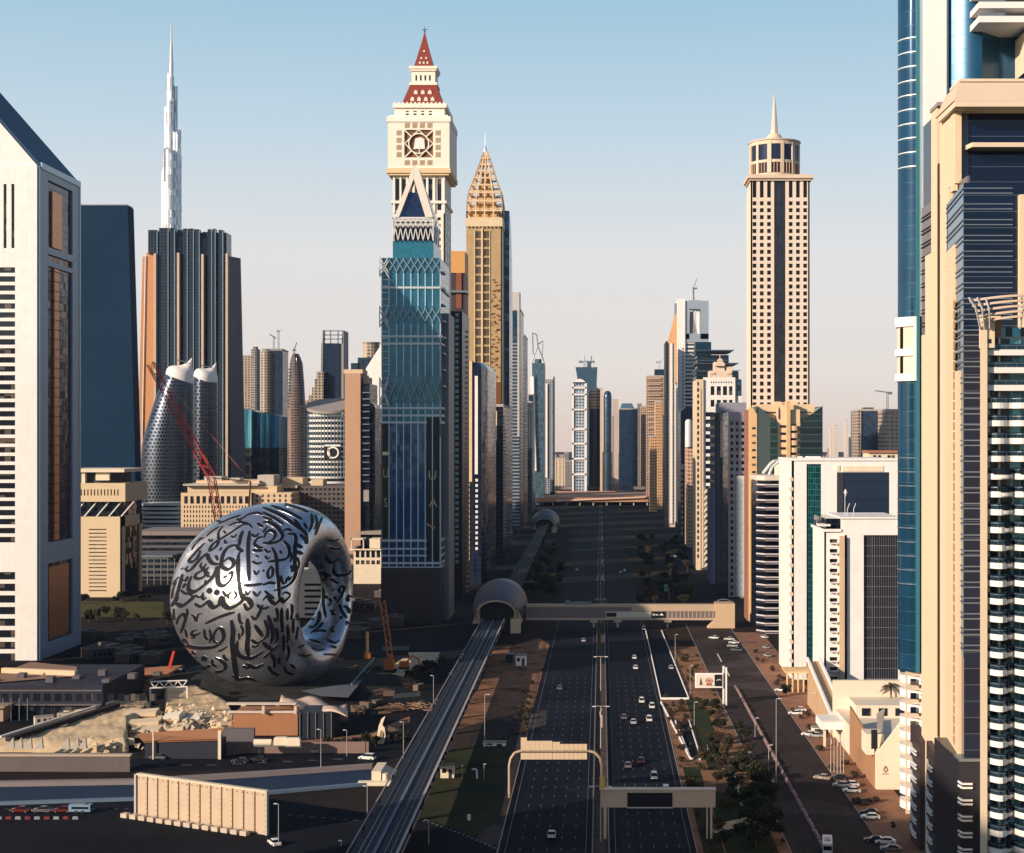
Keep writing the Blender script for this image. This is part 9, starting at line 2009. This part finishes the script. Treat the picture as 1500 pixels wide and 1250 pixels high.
for i in range(900):
 Y_=rnd.uniform(3800,11000);px=rnd.uniform(-100,1600)
 if 825<px<945:continue
 w=rnd.uniform(8,35);h=rnd.uniform(5,22)if rnd.random()<.93 else rnd.uniform(30,70);x_=X(px,Y_);k.box(x_,x_+w,Y_,Y_+w,0,h)
for i in range(700):
 s_=1 if i%4 else-1;Y_=rnd.uniform(650,4200);x_=s_*rnd.uniform(230 if s_>0 else 620,2600);w=rnd.uniform(14,34);h=rnd.uniform(6,20)if rnd.random()<.95 else rnd.uniform(30,60)
 if s_<0 and x_>-.42*Y_-40:continue
 k.box(x_,x_+w,Y_,Y_+w*.8,0,h)
struct('far_city_blocks',k,mat('far_block_tan',(.36,.29,.24),.85,var=.2,scale=.01),'stuff')
LO=[mat('low_block_a',(.30,.22,.17),.85,var=.2),mat('low_block_b',(.12,.10,.10),.85,var=.2),mat('low_block_c',(.50,.40,.30),.85,var=.1)]
for i in range(34):
 side=1 if i%2 else-1;Y_=1500+i*70+rnd.uniform(0,40);x_=side*(112+rnd.uniform(0,60));w=rnd.uniform(18,34);h=rnd.uniform(8,22)+(Y_>2600)*rnd.uniform(0,25)
 rt=thing('low_block','one of the low plain blocks standing among the towers along the far road','building',(x_,Y_,0),'low blocks along the far road');k=MB();k.box(x_-w/2,x_+w/2,Y_,Y_+w,0,h);k.build('wall',LO[i%3],rt);k=MB();k.box(x_-w/4,x_+w/5,Y_+3,Y_+w/2,h,h+3);k.build('roof_house',CONC,rt)
# --- building site clutter, planting and street life
rnd=random.Random(33)
def yard(n,xr,yr,name,label,cat,group,make,sc=(.8,1.3)):
 proto=None
 for i in range(n):
  g=G(rnd.uniform(*xr),rnd.uniform(*yr));o=make()if proto is None else copy_tree(proto)
  if proto is None:proto=o;o.name=name
  o.location=(g.x,g.y,.06);s=rnd.uniform(*sc);o.scale=(s,s,s);o.rotation_euler=(0,0,rnd.uniform(0,3.1));o['label']=label;o['category']=cat;o['group']=group
def m_container():
 rt=thing('container','','container',(0,0,0));k=MB();k.box(-3,3,-1.2,1.2,.1,2.6)
 for i in range(20):k.box(-2.95+i*.3,-2.85+i*.3,-1.26,1.26,.2,2.5)
 k.build('body',mat('container_tan',(.16,.12,.09),.7,var=.2),rt);k=MB();k.box(3.0,3.06,-1.1,1.1,.2,2.5);k.build('door',METAL,rt);return rt
def m_cabin():
 rt=thing('site_cabin','','cabin',(0,0,0));k=MB();k.box(-3,3,-1.3,1.3,.3,2.9);k.build('wall',mat('cabin_white',(.55,.54,.52),.7),rt);k=MB();k.box(-3.1,3.1,-1.4,1.4,2.9,3.1);k.build('roof',ROOFM,rt)
 for a in(-1.8,.2,1.8):k=MB();k.box(a-.5,a+.5,-1.34,-1.3,1.3,2.3);k.build('window',PANE,rt)
 return rt
def m_pile():
 rt=thing('material_pile','','building material',(0,0,0));k=MB();r2=random.Random(4)
 for i in range(26):a=r2 .uniform(-2.5,2.5);b=r2 .uniform(-1.6,1.6);k.beam((a-1.5,b,.2+i*.06),(a+1.5,b+r2 .uniform(-.6,.6),.2+i*.06),.18,.14)
 k.build('bars',mat('pile_rust',(.22,.14,.09),.85,var=.3),rt);return rt
def m_spoil():
 rt=thing('spoil_heap','','earth heap',(0,0,0));k=MB();V={};n,m=16,6
 for j in range(m+1):
  for i in range(n):a=2*math.pi*i/n;r=3.4*(1-j/m)*(1+.25*noise.noise(Vector((math.cos(a)*2,math.sin(a)*2,j*.4))));V[i,j]=len(k.v);k.v.append(Vector((r*math.cos(a)*1.4,r*math.sin(a),1.9*(j/m)**.8-.1)))
 for j in range(m):
  for i in range(n):k.f.append((V[i,j],V[(i+1)%n,j],V[(i+1)%n,j+1],V[i,j+1]))
 k.build('earth',mat('spoil',(.16,.11,.075),.95,var=.3,scale=.6),rt);return rt
def m_fence():
 rt=thing('site_fence','','fence',(0,0,0));k=MB();k.box(-6,6,-.05,.05,.1,2.0);k.build('panel',mat('fence_dim',(.12,.14,.15),.7,var=.2),rt)
 k=MB()
 for i in range(5):k.box(-6+i*3-.06,-6+i*3+.06,-.1,.1,0,2.2)
 k.build('post',METAL,rt);return rt
def m_bush():
 rt=thing('bush','','bush',(0,0,0));crown_mesh(9,1.5,1.7,320,.22).build('foliage',LEAF2,rt);k=MB();k.rod((0,0,0),(0,0,.8),.08,5);k.build('stem',BARK,rt);return rt
def m_planter():
 rt=thing('low_block','','building',(0,0,0));k=MB();k.box(-7,7,-5,5,0,5);k.build('wall',mat('annex_wall',(.08,.065,.06),.85,var=.2),rt);k=MB();k.box(-7.2,7.2,-5.2,5.2,5,5.5);k.box(-4,0,-2,2,5.5,7);k.box(2,4,-1,1,5.5,6.4);k.build('roof_slab',mat('annex_roof',(.13,.11,.10),.85,var=.25),rt)
 for a in(-5,-2.5,0,2.5,5):k=MB();k.box(a-.7,a+.7,-5.05,-5,1.5,3.6);k.build('window',PANE,rt)
 return rt
yard(14,(150,260),(992,1024),'container','one of the tan containers standing on the dark building site left of the museum','container','containers on the site',m_container)
yard(9,(20,160),(1000,1070),'site_cabin','one of the dim white site cabins on the dark site at the left edge','cabin','site cabins at the left edge',m_cabin)
yard(16,(515,650),(985,1050),'material_pile','one of the rusty piles of bars lying between museum and viaduct','building material','material piles by the viaduct',m_pile,(.9,1.8))
yard(12,(510,640),(975,1045),'container','one of the tan containers on the dark ground between museum and viaduct','container','containers by the viaduct',m_container,(.7,1.1))
yard(16,(120,620),(955,1080),'spoil_heap','one of the small dark earth heaps on the site round the museum','earth heap','earth heaps',m_spoil,(.6,1.3))
yard(16,(30,640),(950,1060),'site_fence','one of the dark fence panels dividing the site round the museum','fence','site fence panels',m_fence)
yard(12,(118,235),(930,975),'low_block','one of the low brown flat-roofed blocks between the gate building and the museum','building','low blocks left of the museum',m_planter,(.5,1.0))
yard(10,(500,600),(868,935),'low_block','one of the dim low blocks right behind the museum','building','low blocks right behind the museum',m_planter,(.6,1.1))
for(x0,x1,y0,y1,n)in((26.8,34,395,640,46),(38,50,395,780,60),(-34,-28,560,760,20),(77,84,420,800,26)):
 proto=None
 for i in range(n):
  if proto is None and 'BUSH' not in globals():BUSH=m_bush();o=BUSH
  else:o=copy_tree(BUSH)
  proto=o;s=rnd.uniform(.5,1.5);o.location=(rnd.uniform(x0,x1),rnd.uniform(y0,y1),0);o.scale=(s,s,s);o.rotation_euler=(0,0,rnd.uniform(0,6));o['label']='one of the low dry bushes scattered over the red verges beside the highway';o['category']='bush';o['group']='dry bushes on the verges'
for i in range(16):
 g=G(*[(1082,1070),(1090,1086),(1060,1120),(1068,1145),(1075,1160),(1070,1180),(1060,1200),(1085,1225),(1065,1236),(1090,1205),(1050,1150),(1045,1110),(1056,1070),(1048,1040),(1094,1110),(1110,1136)][i]);plant(TREES[i%4],g.x*F/g.y+CX,HY+F*H/g.y,rnd.uniform(.6,1.1),'one of the scattered smaller trees on the right verge around the dark cluster','scattered trees on the right verge')
# --- cream block with black bands, seen through the opening of the museum
Y=930.0;x=lambda p:X(p,Y);z=lambda p:Z(p,Y)
rt=root_at('banded_cream_block','cream block with bold black window bands, seen through the opening of the museum','building',x(432),x(474),Y,Y+20)
k=MB();k.box(x(430),x(474),Y+.8,Y+20,0,z(840));k.build('core',DARKG,rt);k=MB();W_=Wins(rt,BLACK)
grid(k,W_,FR(x(436),x(474),Y+.8),x(474)-x(436),0,z(838),[(x(446)-x(436),x(470)-x(436))],[(z(855+i*8.7+3.6),z(855+i*8.7))for i in range(9)],.8)
k.box(x(430),x(436),Y,Y+20,0,z(846));k.build('wall',mat('banded_cream',(.72,.60,.46),.8),rt);W_.finish()
k=MB();k.box(x(434),x(474),Y-.4,Y+20,z(838),z(835.5));k.box(x(450),x(462),Y+4,Y+14,z(835),z(824));k.build('roof_edge',CREAM,rt)
# ================================================================== haze: one even volume round everything
def haze():
 k=MB();k.box(-6000,6000,-600,12500,-1.0,1000.0)
 m=bpy.data.materials.new('haze');m.use_nodes=True;nt=m.node_tree;nt.nodes.clear()
 o=nt.nodes.new('ShaderNodeOutputMaterial');v=nt.nodes.new('ShaderNodeVolumePrincipled')
 v.inputs['Color'].default_value=(.52,.70,1.0,1);v.inputs['Density'].default_value=HAZE;v.inputs['Anisotropy'].default_value=0.0
 nt.links.new(v.outputs[0],o.inputs['Volume']);
 ob=k.build('haze',m,None);ob['kind']='stuff';ob.display_type='WIRE'
HAZE=1.7e-5
haze()
for o in bpy.data.objects:
 if 'o' in o:del o['o']
